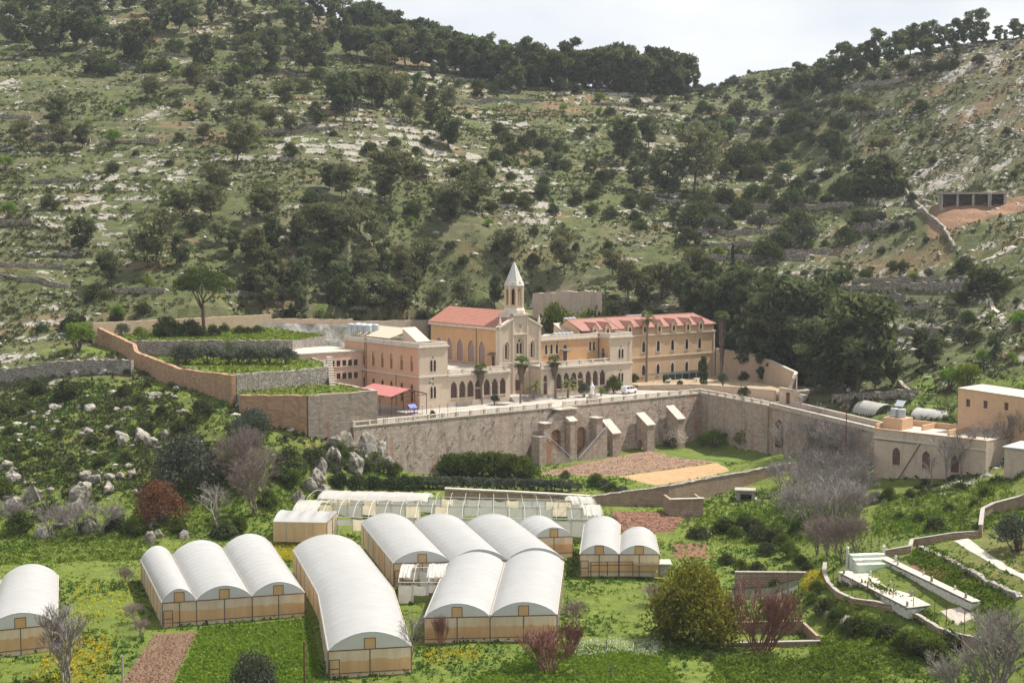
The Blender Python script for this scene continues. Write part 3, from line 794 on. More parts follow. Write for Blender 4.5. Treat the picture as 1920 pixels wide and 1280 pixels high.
def twin_holes(cx, z0, w, h, gap):
    a = parch(cx - gap / 2, z0, w, h); b = parch(cx + gap / 2, z0, w, h)
    q = [(cx + .22 * math.cos(t) * (1.35 if i % 3 == 0 else .8), z0 + h + .52 + .3 * math.sin(t) * (1.3 if i % 3 == 0 else .8)) for i, t in enumerate(np.linspace(0, 2 * math.pi, 12, endpoint=False))]
    return [a, b, q]

# ---- west wing
T = mthing('convent_wing', -2.3, 0, 0, 'flat-roofed west wing with long orange side wall, next to red-roofed canopy', 'building')
sw = [2.93, 6.85, 10.9, 14.5, 18.2, 22.1, 26.0]
up = [parch(-w, 8.0, 0.85, 3.25, k=1.1) for w in sw]; lo = [parch(-w, 1.4, 0.95, 3.9, k=1.0) for w in sw]
MB().plate(rect(0, 7.3, -0.5, 13.1), twin_holes(3.5, 8.0, .62, 2.5, .85) + twin_holes(3.5, 2.2, .62, 2.6, .85), .45, facing('F', 0)).build('front_wall', M['cream'], T)
mw = MB().plate(rect(-30.5, -.46, -0.5, 13.1), up + lo, .45, facing('L', 0.0)); mw.build('side_wall', M['pinkstone'], T)
MB().plate(rect(.46, 30.5, -.5, 13.1), [], .45, facing('R', 7.3)).build('courtyard_wall', M['cream'], T)
MB().box(.46, 6.84, 30.05, 30.5, -.5, 13.1).build('back_wall', M['pinkstone'], T)
MB().box(.46, 6.84, .46, 30.04, 12.9, 13.05).build('roof_deck', M['roofdeck'], T)
m = MB(); m.box(-.2, 7.5, -.2, .02, 6.75, 7.05); m.box(-.2, -.003, .021, 30.6, 6.75, 7.05); m.build('string_course', M['trim'], T)
m = MB(); m.box(-.28, 7.58, -.28, 0, 13.101, 13.4); m.box(-.28, 0, 0.001, 30.6, 13.101, 13.4); m.box(7.3, 7.58, .001, 30.6, 13.101, 13.4); m.build('cornice', M['trim'], T)
m = MB(); m.box(0.01, 7.29, .01, .4, 13.401, 14.15); m.box(.01, .4, .401, 30.5, 13.401, 14.1); m.box(6.9, 7.29, .401, 30.5, 13.401, 14.1); m.box(.401, 6.899, 30.1, 30.5, 13.401, 14.1); m.build('parapet', M['trim'], T)
for z in (7.1, 0.0):
    m = MB()
    for k in range(16 if z > 1 else 18):
        zz = z + k * .38
        if zz > 12.8 or (z < 1 and zz > 6.4): break
        m.box(-.05, -.002, -.002, .9 if k % 2 else .55, zz, zz + .34)
    m.build('quoins', M['cream'], T)
for s in up: 
    w = opening(T, 'L', 0, s, 'pinkstone', recess=.2, frame=.1, frame_mat='orange', sill=False)
    cx = sum(p[0] for p in s[:2]) / 2
    MB().plate(rect(cx - .24, cx + .24, 8.05, 10.0), [], .04, lambda a, b, d: facing('L', 0)(a, b, .15 + d)).build('slit', M['brown'], w)
for s in lo: opening(T, 'L', 0, s, 'brown', recess=.25, frame=.1, frame_mat='orange', bars=(2, 4, .02))
lancets(T, 'F', 0, 3.5, 8.0, .62, 2.5, .85); lancets(T, 'F', 0, 3.5, 2.2, .62, 2.6, .85)
for p_, q_ in (((-.12, 21.0, 0), (-.12, 21.0, 14.6)), ((-.12, 21.6, 0), (-.12, 21.6, 14.2)), ((-.12, 21.7, 6.5), (-.12, 26, 6.5)), ((-.1, 9.0, 0), (-.1, 9.0, 6.7))): MB().bar(p_, q_, .06).build('drain_pipe', M['rusty'], T)
# stair hatch on the roof
m = MB(); m.prism([(3.4, 6.0), (6.6, 6.0), (6.6, 11.5), (3.4, 11.5)], 13.06, [13.9, 13.9, 16.6, 16.6]); m.build('roof_hatch', M['cream'], T)
m = MB(); 
m.face([(3.2, 5.7, 13.96), (6.8, 5.7, 13.96), (6.8, 11.6, 16.76), (3.2, 11.6, 16.76)]); m.face([(3.2, 5.7, 13.85), (3.2, 11.6, 16.65), (6.8, 11.6, 16.65), (6.8, 5.7, 13.85)])
m.face([(3.2, 5.7, 13.85), (6.8, 5.7, 13.85), (6.8, 5.7, 13.96), (3.2, 5.7, 13.96)]); m.face([(3.2, 11.6, 16.65), (3.2, 5.7, 13.85), (3.2, 5.7, 13.96), (3.2, 11.6, 16.76)])
m.build('hatch_slab', M['cap'], T)

# ---- metal pergola and tanks on that roof
T = mthing('roof_shade', -1.8, 12.5, 13.05, 'sloping beige slatted shade frame on the west wing roof', 'shade frame')
for x in (0.2, 3.2, 6.2):
    for y in (.3, 5, 10, 15):
        MB().bar((x, y, 0), (x, y, 1.3 + .14 * x * 2), .05).build('post', M['steel'], T)
for k in range(26):
    y = k * .6
    MB().box(0, 6.5, y, y + .42, 0, .05).build('slat', M['beige'], T)
for o in [c for c in T.children if c.name.startswith('slat')]:
    for v in o.data.vertices: v.co.z += 1.35 + v.co.x * .28
m = MB()
for x in (0.2, 3.2, 6.2): m.bar((x, 0, 1.28 + x * .28), (x, 15.6, 1.28 + x * .28), .05)
m.build('rail', M['steel'], T)
def tank(u, w, z, label, group, r=.55, h=1.25, legs=0.0):
    t = mthing('water_tank', u, w, z, label, 'water tank', group)
    MB().lathe([(r * .97, legs), (r, legs + .06), (r, legs + h - .06), (r * .93, legs + h), (r * .3, legs + h + .12), (r * .28, legs + h + .17)], 14).build('drum', M['steel'], t)
    m = MB()
    if legs:
        for k in range(4):
            a = math.pi / 4 + k * math.pi / 2; x, y = r * .8 * math.cos(a), r * .8 * math.sin(a)
            m.bar((x, y, 0), (x, y, legs), .035)
        m.bar((-.5 * r, -.7 * r, legs * .5), (.6 * r, -.7 * r, legs * .5), .03)
    else: m.box(-r * .8, r * .8, -r * .8, r * .8, -.02, .03)
    m.build('stand', M['lead'], t); return t
for k in range(4):
    tank(-1.5 + .3 * k, 29 - 2.0 * k, 13.05, 'zinc water tank on tall legs at the rear of the west wing roof', 'water tanks on legs over the west wing', .8, 1.5, 2.2)
for k in range(4):
    tank(.8 + .3 * k, 29.5 - 2.0 * k, 13.05, 'zinc water tank on tall legs at the rear of the west wing roof', 'water tanks on legs over the west wing', .8, 1.5, 2.2)

# ---- pink annex
T = mthing('annex_building', -18, 23, 0, 'low pink rendered annex with two rows of six square windows', 'building')
cols = [6.35 + 1.5 * k for k in range(6)]; cols = [6.6 + (14.1 - 6.6) * k / 5 for k in range(6)]
hl = [rect(c - .5, c + .5, z, z + 1.35) for c in cols for z in (7.85, 5.0)] + [rect(4.3, 5.3, 5.0, 6.35)]
MB().plate(rect(0, 15.65, -1, 10.9), hl, .3, facing('F', 0)).build('front_wall', M['pink'], T)
m = MB(); m.box(0, .3, .31, 14, -1, 10.9); m.box(0.31, 15.65, 13.7, 14, -1, 10.9); m.build('side_wall', M['pink'], T)
MB().box(-.15, 15.66, -.15, 14.1, 10.901, 11.2).build('roof_slab', M['cap'], T)
for s in hl: opening(T, 'F', 0, s, 'glass', recess=.14, frame=0, bars=(2, 1, .03))

# ---- church
CU, CWF = 27.95, 4.0
T = mthing('church', CU, CWF, 0, 'cream church with red tiled roof, rose window and white spire', 'church')
HW = 5.95
lanL, lanR = parch(-3.75, 8.9, 1.25, 4.1, k=1.05), parch(3.6, 8.9, 1.25, 4.1, k=1.05)
twin = parch(0, 9.9, 2.3, 3.9, k=.95); portal = parch(-.15, 1.0, 3.0, 5.6, k=1.0); slit = parch(3.72, 5.2, .7, 1.35)
rose = circ(-.05, 16.2, .62, 16)
outer = [(-HW, -.3), (HW, -.3), (HW, 15.95), (2.1, 17.9), (2.1, 18.75), (-2.1, 18.75), (-2.1, 17.9), (-HW, 15.95)]
MB().plate(outer, [lanL, lanR, twin, portal, slit, rose], .6, facing('F', 0)).build('front_wall', M['cream'], T)
for s in (lanL, lanR):
    w = MB().plate(s, [parch((s[0][0] + s[1][0]) / 2 - .02, 9.15, .62, 3.3)], .15, lambda a, b, d: facing('F', 0)(a, b, .35 + d)).build('window_niche', M['cream'], T)
    MB().plate(s, [], .04, lambda a, b, d: facing('F', 0)(a, b, .54 + d)).build('pane', M['glass'], w)
    MB().plate(grow(s, .2), [s], .12, lambda a, b, d: facing('F', 0)(a, b, d - .1)).build('frame', M['cream'], w)
t1, t2 = parch(-.47, 10.1, .66, 2.5), parch(.47, 10.1, .66, 2.5)
w = MB().plate(twin, [t1, t2, circ(0, 13.0, .28, 10)], .15, lambda a, b, d: facing('F', 0)(a, b, .35 + d)).build('window_tracery', M['cream'], T)
MB().plate(twin, [], .04, lambda a, b, d: facing('F', 0)(a, b, .54 + d)).build('pane', M['glass'], w)
MB().plate(grow(twin, .2), [twin], .12, lambda a, b, d: facing('F', 0)(a, b, d - .1)).build('frame', M['cream'], w)
opening(T, 'F', 0, slit, 'glass', recess=.3, frame=.12, frame_mat='cream', sill=False)
pet = [circ(-.05 + .38 * math.cos(k * math.pi / 4), 16.2 + .38 * math.sin(k * math.pi / 4), .105, 6) for k in range(8)] + [circ(-.05, 16.2, .11, 8)]
w = MB().plate(rose, pet, .12, lambda a, b, d: facing('F', 0)(a, b, .12 + d)).build('rose_window', M['trim'], T)
MB().plate(rose, [], .04, lambda a, b, d: facing('F', 0)(a, b, .40 + d)).build('pane', M['glass'], w)
MB().plate(grow(rose, .14), [rose], .1, lambda a, b, d: facing('F', 0)(a, b, d - .08)).build('frame', M['trim'], w)
pw = MB()
for k, (gw, dd) in enumerate(((0.0, .12), (-.25, .3), (-.5, .46))):
    s = grow(portal, gw - .0); pw.plate(s, [grow(s, -.22)], .14, lambda a, b, d: facing('F', 0)(a, b, dd + d))
p = pw.build('portal', M['orange'], T)
MB().plate(rect(-1.05, .75, 1.0, 4.1), [], .06, lambda a, b, d: facing('F', 0)(a, b, .50 + d)).build('door', M['brown'], T)
MB().plate(grow(portal, -.6), [rect(-1.04, .74, 1.0, 4.09)], .06, lambda a, b, d: facing('F', 0)(a, b, .535 + d)).build('tympanum', M['cream'], T)
MB().plate(grow(portal, .3), [portal], .2, lambda a, b, d: facing('F', 0)(a, b, d - .16)).build('portal_moulding', M['cream'], T)
MB().box(-HW - .15, HW + .15, -.22, -.002, 7.95, 8.3).build('string_course', M['trim'], T)
MB().box(-2.1, 2.1, -.3, -.002, 14.4, 14.65).build('band', M['trim'], T)
for x in (-2.05, 2.05): MB().box(x - .25, x + .25, -.21, -.001, 0.5, 18.3).build('pilaster', M['cream'], T)
for x in (-5.6, 5.6):
    m = MB(); m.box(x - .4, x + .4, -.215, -.0005, 0.5, 16.0); m.build('corner_buttress', M['cream'], T)
    m = MB(); m.lathe([(.32, 16.1), (.32, 17.0), (.42, 17.05), (.36, 17.2), (.05, 18.75)], 4, (x, .1, 0)); m.build('pinnacle', M['trim'], T)
def coping(m, pts, th, y0, y1):
    for a, b in zip(pts, pts[1:]):
        m.face([(a[0], y0, a[1]), (b[0], y0, b[1]), (b[0], y0, b[1] + th), (a[0], y0, a[1] + th)])
        m.face([(a[0], y1, a[1] + th), (b[0], y1, b[1] + th), (b[0], y1, b[1]), (a[0], y1, a[1])])
        m.face([(a[0], y0, a[1] + th), (b[0], y0, b[1] + th), (b[0], y1, b[1] + th), (a[0], y1, a[1] + th)])
        m.face([(a[0], y1, a[1]), (b[0], y1, b[1]), (b[0], y0, b[1]), (a[0], y0, a[1])])
m = MB(); coping(m, [(-HW - .3, 15.85), (-2.12, 17.92)], .45, -.35, 1.0); coping(m, [(2.12, 17.92), (HW + .3, 15.85)], .45, -.35, 1.0); coping(m, [(-2.3, 18.76), (2.3, 18.76)], .4, -.38, 3.9); m.build('gable_coping', M['trim'], T)
# nave
NL = 27.4
nw = [6.88, 11.11, 15.48, 19.77, 24.0]
big = [parch(-y, 7.7, 2.35, 5.2, k=1.1) for y in nw]; dr = rect(-3.2, -2.0, 7.3, 9.7)
MB().plate(rect(-NL, -.61, -.3, 15.6), big + [dr], .5, facing('L', -5.65)).build('nave_wall', M['orange'], T)
m = MB(); m.box(5.15, 5.65, .61, NL, -.3, 15.6); m.box(-5.15, 5.15, NL - .5, NL, -.3, 15.6); m.plate([(-5.15, 15.601), (5.15, 15.601), (0, 19.3)], [], .5, lambda a, b, d: (a, NL - .5 + d, b)); m.build('nave_back_wall', M['orange'], T)
for s in big: opening(T, 'L', -5.65, s, 'mauve', name='blind_window', recess=.15, frame=.14, frame_mat='trim', sill=False)
opening(T, 'L', -5.65, dr, 'brown', name='side_door', recess=.15, frame=.12, sill=False)
m = MB(); m.face([(-5.68, 1.6, 10.5), (-5.68, 3.6, 10.5), (-6.9, 3.6, 10.0), (-6.9, 1.6, 10.0)][::-1]); m.face([(-5.68, 1.6, 10.45), (-5.68, 3.6, 10.45), (-6.9, 3.6, 9.95), (-6.9, 1.6, 9.95)]); m.build('awning', M['lead'], T)
m = MB(); m.box(-6.15, -5.651, .62, NL + .4, 15.601, 16.2); m.box(5.651, 6.15, .62, NL + .4, 15.601, 16.2); m.build('cornice', M['trim'], T)
MB().box(-5.649, -5.62 + 0, .62, 1.5, 0, 15.5).box(-5.8, -5.651, .62, 1.5, 7.5, 15.59).build('corner_strip', M['trim'], T)
MB().bar((-5.75, 9.0, 7.4), (-5.75, 9.0, 15.6), .08).build('drain_pipe', M['lead'], T)
def gable_roof(par, x0, x1, ze, xr, zr, y0, y1, mat, th=.18, name='roof'):
    m = MB()
    for a, b in ((x0, xr), (xr, x1)):
        za, zb = (ze, zr) if a == x0 else (zr, ze); l = math.hypot(b - a, zb - za)
        f = [(a, y0, za), (b, y0, zb), (b, y1, zb), (a, y1, za)]
        va, vb = (0, l) if a == x0 else (l, 0)
        m.face(f, [(y0, va), (y0, vb), (y1, vb), (y1, va)])
        g = [(p[0], p[1], p[2] - th) for p in f][::-1]; m.face(g, [(0, 0)] * 4)
    m.face([(x0, y0, ze - th), (xr, y0, zr - th), (xr, y0, zr), (x0, y0, ze)], [(0, 0)] * 4); m.face([(xr, y0, zr - th), (x1, y0, ze - th), (x1, y0, ze), (xr, y0, zr)], [(0, 0)] * 4)
    m.face([(x0, y0, ze - th), (x0, y0, ze), (x0, y1, ze), (x0, y1, ze - th)], [(0, 0)] * 4); m.face([(x1, y0, ze), (x1, y0, ze - th), (x1, y1, ze - th), (x1, y1, ze)], [(0, 0)] * 4)
    return m.build(name, M[mat], par)
gable_roof(T, -6.2, 6.2, 16.35, 0, 19.75, 1.0, NL + .5, 'roof')
# belfry
bell = MB(); bx, by = -.15, 2.0
bell.box(bx - 2.6, bx + 2.6, by - 1.6, by + 2.6, 18.3, 19.2)
B = bell.build('belfry_base', M['trim'], T)
def octo(r, z): return [(bx + r * math.cos(math.pi / 8 + k * math.pi / 4), by + r * math.sin(math.pi / 8 + k * math.pi / 4), z) for k in range(8)]
m = MB(); m.lathe([(2.55, 19.2), (2.5, 19.9), (2.2, 20.5), (2.25, 20.6)], 8, (bx, by, 0)); m.build('belfry_plinth', M['trim'], T)
rb = 2.12
for k in range(8):
    a0, a1 = math.pi / 8 + k * math.pi / 4, math.pi / 8 + (k + 1) * math.pi / 4
    p0 = Vector((bx + rb * math.cos(a0), by + rb * math.sin(a0), 0)); p1 = Vector((bx + rb * math.cos(a1), by + rb * math.sin(a1), 0))
    e = (p1 - p0); w_ = e.length; e.normalize(); inn = Vector((-e.y, e.x, 0))
    mp = lambda a, b, d: tuple(p0 + e * a + inn * d + Vector((0, 0, b)))
    s = parch(w_ / 2, 21.2, .72, 3.7)
    f = MB().plate([(0, 20.6), (w_, 20.6), (w_, 25.3), (w_ / 2, 26.3), (0, 25.3)], [s], .3, mp).build('belfry_face', M['cream'], T)
    MB().plate(grow(s, .16), [s], .1, lambda a, b, d: mp(a, b, d - .07)).build('arch_moulding', M['orange'], f)
    MB().plate([(-.12, 25.2), (w_ / 2, 26.2), (w_ + .12, 25.2), (w_ + .12, 25.45), (w_ / 2, 26.5), (-.12, 25.45)], [], .35, lambda a, b, d: mp(a, b, d - .12)).build('gablet', M['trim'], f)
    MB().bar(tuple(p0) [:2] + (20.6,), tuple(p0)[:2] + (25.6,), .14, 6).build('colonnette', M['trim'], f)
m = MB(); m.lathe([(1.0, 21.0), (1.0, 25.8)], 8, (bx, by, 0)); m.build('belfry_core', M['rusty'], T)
m = MB(); 
ring0, ring1, ring2 = octo(2.42, 25.5), octo(2.0, 26.4), octo(.16, 30.9)
for A, B_ in ((ring0, ring1), (ring1, ring2)):
    for k in range(8):
        j = (k + 1) % 8; ha = A[k][2]; hb = B_[k][2]
        wa = math.dist(A[k], A[j]); wb = math.dist(B_[k], B_[j])
        m.face([A[k], A[j], B_[j], B_[k]], [(-wa / 2 + k * 2.1, ha), (wa / 2 + k * 2.1, ha), (wb / 2 + k * 2.1, hb), (-wb / 2 + k * 2.1, hb)])
m.face(ring2); sp = m.build('spire', M['spire'], T)
m = MB(); m.lathe([(.16, 30.85), (.28, 31.0), (.12, 31.2), (.22, 31.45), (.05, 31.7), (.05, 33.0)], 8, (bx, by, 0)); m.box(bx - .35, bx + .35, by - .04, by + .04, 32.3, 32.42); m.build('finial', M['rusty'], sp)
m = MB(); m.box(-5.9, 2.78, -4.3, -.02, -.3, 1.0)
for k in range(6): m.box(-5.9 - .1 * k, 2.78 + .25 * k, -4.3 - .36 * (k + 1), -4.3 - .36 * k - .001, -.3, .84 - .165 * k)
m.build('front_steps', M['pave'], T)

# ---- arcades
def balustrade(par, x0, x1, y, z0, gaps=0.34, every=4.0, mat='trim', h=.62):
    m = MB(); n = int((x1 - x0) / gaps)
    for k in range(n):
        x = x0 + gaps * (k + .5)
        m.bar((x, y, z0 + .14), (x, y, z0 + .14 + h), .085, 4)
    b = m.build('balusters', M[mat], par); b['kind'] = 'stuff'
    m = MB(); m.box(x0, x1, y - .18, y + .18, z0, z0 + .14); m.box(x0, x1, y - .2, y + .2, z0 + .14 + h, z0 + .32 + h); m.build('rail', M[mat], par)
    k = 0
    x = x0
    while x <= x1 + .1:
        MB().box(x - .25, x + .25, y - .26, y + .26, z0 - .02, z0 + .42 + h).build('pillar', M['trim'], par); x += every
def arcade(u0, u1, centres, door_i, label, extra_door=None):
    T = mthing('arcade_wing', u0, 0, 0, label, 'building'); Wd = u1 - u0
    hs = []; 
    for i, c in enumerate(centres):
        hs.append(parch(c - u0, 1.15 if i == door_i else 1.85, 1.68, 4.35 if i == door_i else 3.65, k=1.05))
    hx = list(hs)
    if extra_door: hx.append(parch(extra_door - u0, .9, 1.15, 4.5, k=1.0))
    MB().plate(rect(0, Wd, -.4, 6.9), hx, .5, facing('F', 0)).build('front_wall', M['cream'], T)
    for i, s in enumerate(hs):
        if i == door_i:
            c = centres[i] - u0
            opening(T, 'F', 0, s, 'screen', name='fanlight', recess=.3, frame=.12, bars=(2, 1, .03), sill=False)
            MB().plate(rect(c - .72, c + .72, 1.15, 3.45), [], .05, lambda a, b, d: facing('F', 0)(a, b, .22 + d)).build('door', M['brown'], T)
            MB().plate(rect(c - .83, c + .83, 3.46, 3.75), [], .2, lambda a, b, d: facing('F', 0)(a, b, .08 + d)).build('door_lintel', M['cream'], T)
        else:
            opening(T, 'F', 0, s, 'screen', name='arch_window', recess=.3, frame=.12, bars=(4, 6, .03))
            m = MB()
            for k in range(3): m.plate(circ(s[0][0] + .36 + k * .5, 1.35, .2, 8), [circ(s[0][0] + .36 + k * .5, 1.35, .1, 8)], .06, lambda a, b, d: facing('F', 0)(a, b, d - .05))
            m.build('pierced_panel', M['orange'], T)
    if extra_door:
        opening(T, 'F', 0, hx[-1], 'brown', name='side_door', recess=.3, frame=.14, sill=False)
        MB().plate(rect(extra_door - u0 - .56, extra_door - u0 + .56, 3.5, 3.72), [], .1, lambda a, b, d: facing('F', 0)(a, b, .18 + d)).build('transom', M['cream'], T)
    for a, b in zip(centres, centres[1:]):
        x = (a + b) / 2 - u0
        MB().lathe([(.2, 1.7), (.16, 1.85), (.13, 1.95), (.13, 3.55), (.2, 3.7), (.26, 3.8), (.26, 3.95)], 8, (x, -.06, 0)).build('column', M['cream'], T)
    for c in centres[1::3]:
        MB().plate(rect(c - u0 - .4, c - u0 + .2, .3, .75), [], .04, lambda a, b, d: facing('F', 0)(a, b, d - .02)).build('cellar_grille', M['lead'], T)
    MB().box(0, Wd, .51, 4.0 if extra_door else 24, 6.6, 7.3).build('terrace_deck', M['roofdeck'], T)
    MB().box(-.1, Wd + .1, -.35, -.001, 6.55, 7.0).build('cornice', M['trim'], T)
    MB().box(0.0, Wd, .0, .5, 6.901, 7.32).build('parapet_base', M['trim'], T)
    if extra_door: MB().box(0, .4, .51, 3.98, -.4, 6.59).build('return_wall', M['cream'], T)
    balustrade(T, .4, Wd - .3, .2, 7.33, .42, 3.8, h=.45)
    MB().box(-.02, Wd, -.12, -.002, -.3, .9).build('plinth', M['cap'], T)
    return T
arcade(5.01, 22.0, [6.62, 8.84, 11.05, 13.1, 15.5, 17.7, 19.9], 3, 'cream arcade of seven pointed arches between west wing and church')
arcade(30.75, 51.69, [36.05, 38.29, 40.54, 42.51, 44.92, 47.1, 49.3], 3, 'cream arcade of pointed arches right of the church', 32.1)

# ---- east wing
T = mthing('convent_wing', 33.91, 4.0, 7.3, 'orange upper storey with small arched windows above the arcade right of church', 'building')
o0 = 33.91
hw = [parch(u - o0, 2.2, .72, 2.35) for u in (35.61, 37.17, 38.8)] + [parch(48.97 - o0, 2.3, .7, 2.3), parch(50.16 - o0, 2.3, .7, 2.3)]
dw = parch(41.24 - o0, .1, 1.25, 4.2)
MB().plate(rect(0, 17.78, -.2, 5.6), hw + [dw], .45, facing('F', 0)).build('front_wall', M['orange'], T)
for s in hw: opening(T, 'F', 0, s, 'glass', recess=.22, frame=.14, bars=(2, 3, .02))
d = opening(T, 'F', 0, dw, 'brown', name='door', recess=.2, frame=.14, sill=False)
m = MB(); m.face([(5.9, -.02, 3.3), (5.9, -1.3, 2.9), (8.7, -1.3, 2.9), (8.7, -.02, 3.3)]); m.face([(5.9, -.02, 3.25), (8.7, -.02, 3.25), (8.7, -1.3, 2.85), (5.9, -1.3, 2.85)]); m.build('awning', M['lead'], T)
m = MB(); m.box(-.1, 17.78, -.25, -.001, 5.3, 5.75); m.build('cornice', M['trim'], T)
MB().box(0, 17.78, .0, .4, 5.601, 6.5).build('parapet', M['trim'], T)
MB().box(0, 24.0, .401, 14, 5.4, 5.6).build('roof_deck', M['roofdeck'], T)
MB().bar((5.0, -.08, 0), (5.0, -.08, 5.4), .06).build('drain_pipe', M['lead'], T); MB().bar((17.6, -.1, 0), (17.6, -.1, 6.2), .12).build('drain_pipe', M['lead'], T)
m = MB(); m.prism([(12.6, 6.5), (16.4, 6.5), (16.4, 10.5), (12.6, 10.5)], 5.601, [6.4, 6.4, 8.3, 8.3]); m.build('roof_hatch', M['cream'], T)
m = MB(); A = [(12.4, 6.2, 6.5), (16.6, 6.2, 6.5), (16.6, 10.6, 8.45), (12.4, 10.6, 8.45)]; m.face(A); m.face([(p[0], p[1], p[2] - .1) for p in A][::-1]); m.face([A[1], A[0], (12.4, 6.2, 6.4), (16.6, 6.2, 6.4)]); m.face([A[0], A[3], (12.4, 10.6, 8.35), (12.4, 6.2, 6.4)]); m.build('hatch_slab', M['cap'], T)

T = mthing('convent_pavilion', 51.7, 0, 0, 'cream two-storey pavilion with twin lancet windows beside the white van', 'building')
hs = twin_holes(3.45, 7.85, .65, 2.3, .9) + twin_holes(3.45, 2.2, .65, 2.3, .9)
MB().plate(rect(0, 7.0, -.5, 12.7), hs, .45, facing('F', 0)).build('front_wall', M['cream'], T)
ds = parch(-2.45, 7.4, 1.2, 2.95)
MB().plate(rect(-16, -.46, -.5, 12.7), [ds], .45, facing('L', 0)).build('side_wall', M['orange'], T)
d = opening(T, 'L', 0, ds, 'brown', name='door', recess=.2, frame=.14, sill=False)
MB().plate(rect(-3.0, -1.9, 9.25, 9.4), [], .08, lambda a, b, dd: facing('L', 0)(a, b, .1 + dd)).build('transom', M['cream'], d)
m = MB(); m.box(6.55, 7.0, .46, 6, -.5, 12.7); m.build('east_wall', M['tan'], T)
m = MB(); m.box(-.12, 7.2, -.2, -.001, 6.45, 6.75); m.build('string_course', M['trim'], T)
m = MB(); m.box(-.25, 7.25, -.28, 0, 12.701, 13.0); m.box(-.25, 0, .001, 16, 12.701, 13.0); m.box(7.0, 7.25, .001, 6, 12.701, 13.0); m.build('cornice', M['trim'], T)
m = MB(); m.box(0, 7, .01, .4, 13.001, 13.9); m.box(.01, .4, .401, 16, 13.001, 13.9); m.box(6.6, 6.99, .401, 6, 13.001, 13.9); m.build('parapet', M['trim'], T)
MB().box(.41, 6.54, .46, 16, 12.5, 12.7).build('roof_deck', M['roofdeck'], T)
lancets(T, 'F', 0, 3.45, 7.85, .65, 2.3, .9); lancets(T, 'F', 0, 3.45, 2.2, .65, 2.3, .9)
MB().bar((5.9, -.08, 7.0), (5.9, -.08, 11.6), .04).box(5.6, 6.2, -.12, -.05, 11.2, 11.25).build('antenna_mast', M['lead'], T)
for k in range(5): tank(41.5 + k * 1.25, 8.0, 12.9, 'squat pale water tank in the row behind the orange upper storey parapet', 'row of squat tanks on the east roof', .6, 1.0)
for k in range(3): tank(48.6 + k * 1.2, 12.5, 15.0, 'tall zinc tank raised beside the roof hatch below dormers', 'three raised tanks by the east roof hatch', .6, 1.6, .4)
t = mthing('satellite_dish', 37.5, 9, 12.9, 'dark satellite dish on the flat roof right of church', 'satellite dish')
m = MB()
for k in range(14):
    a0, a1 = 2 * math.pi * k / 14, 2 * math.pi * (k + 1) / 14
    for r0, r1 in ((0, .55), (.55, 1.0)):
        pts = [(r0 * math.cos(a0), -.8 + .35 * r0 * r0 * -1 + .2, 1.6 + r0 * math.sin(a0)), (r1 * math.cos(a0), -.6 - .35 * r1 * r1, 1.6 + r1 * math.sin(a0)), (r1 * math.cos(a1), -.6 - .35 * r1 * r1, 1.6 + r1 * math.sin(a1)), (r0 * math.cos(a1), -.6 - .35 * r0 * r0, 1.6 + r0 * math.sin(a1))]
        m.face(pts if r0 else [pts[0], pts[1], pts[2]])
m.build('reflector', M['lead'], t); MB().bar((0, 0, 0), (0, -.5, 1.6), .06).bar((0, -.6, 1.0), (0, -1.7, 1.6), .03).build('mast', M['lead'], t)

# ---- guest house
GW = 6.0
T = mthing('guest_house', 48.0, GW, 0, 'long tan guest house with red dormered roof behind two tall palms', 'building')
g0 = 48.0
gu = [63.1, 68.05, 72.95, 77.88, 82.85, 87.38]
uh = [parch(u - g0, 8.15, 1.05, 2.75, k=1.1) for u in gu]; lh = [parch(u - g0, 2.4, 1.05, 2.75, k=1.1) for u in gu]
MB().plate(rect(4, 44.6, -.5, 12.2), uh + lh, .45, facing('F', 0)).build('front_wall', M['tan'], T)
for s in uh + lh: opening(T, 'F', 0, s, 'glass', recess=.2, frame=.24, frame_mat='trim', bars=(2, 4, .025))
m = MB(); m.box(44.15, 44.6, .46, 10.5, -.5, 12.2); m.box(0, .4, 5, 10.5, 8, 14.2); m.box(0.41, 44.14, 10.1, 10.5, -.5, 12.2); m.build('end_wall', M['tan'], T)
MB().box(4, 44.75, -.14, -.001, 6.8, 7.0).build('string_course', M['trim'], T)
MB().box(4, 44.85, -.3, .3, 12.201, 12.55).build('cornice', M['trim'], T)
MB().box(4, 44.5, .1, .5, 12.551, 14.25).box(44.1, 44.5, .501, 10.4, 12.551, 14.25).build('attic_wall', M['tan'], T)
MB().box(44.3, 44.75, -.12, .5, 0, 12.19).build('corner_quoin', M['trim'], T)
xr0, xr1, zr, ze = 0.0, 42.3, 16.7, 14.3
m = MB()
F_ = [(-.3, -.35, ze), (45.0, -.35, ze), (45.0, 10.9, ze), (-.3, 10.9, ze)]; Rg = [(-.3, 5.2, zr), (xr1, 5.2, zr)]
def uvp(p): return (p[0], p[1] * 1.1)
m.face([F_[0], F_[1], Rg[1], Rg[0]], [(0, 0), (45, 0), (42.3, 6), (0, 6)]); m.face([F_[1], F_[2], Rg[1]], [(0, 0), (11, 0), (5.5, 4)]); m.face([F_[2], F_[3], Rg[0], Rg[1]], [(0, 0), (45, 0), (45, 6), (3, 6)])
m.face([(p[0], p[1], p[2] - .01) for p in F_[::-1]]); 
for a, b in ((0, 1), (1, 2), (2, 3)): m.face([(F_[a][0], F_[a][1], ze - .22), (F_[b][0], F_[b][1], ze - .22), F_[b], F_[a]], [(0, 0)] * 4)
roof = m.build('roof', M['roof2'], T)
MB().plate([(-8.0 + 0, 12.6), (-0.6 + .0, 12.6), (-.6, 14.3), (-5.2, 16.5), (-8, 15.0)], [], .3, lambda a, b, d: (-.2 + d, -a - 0.0, b)).build('gable_wall', M['tan'], T)
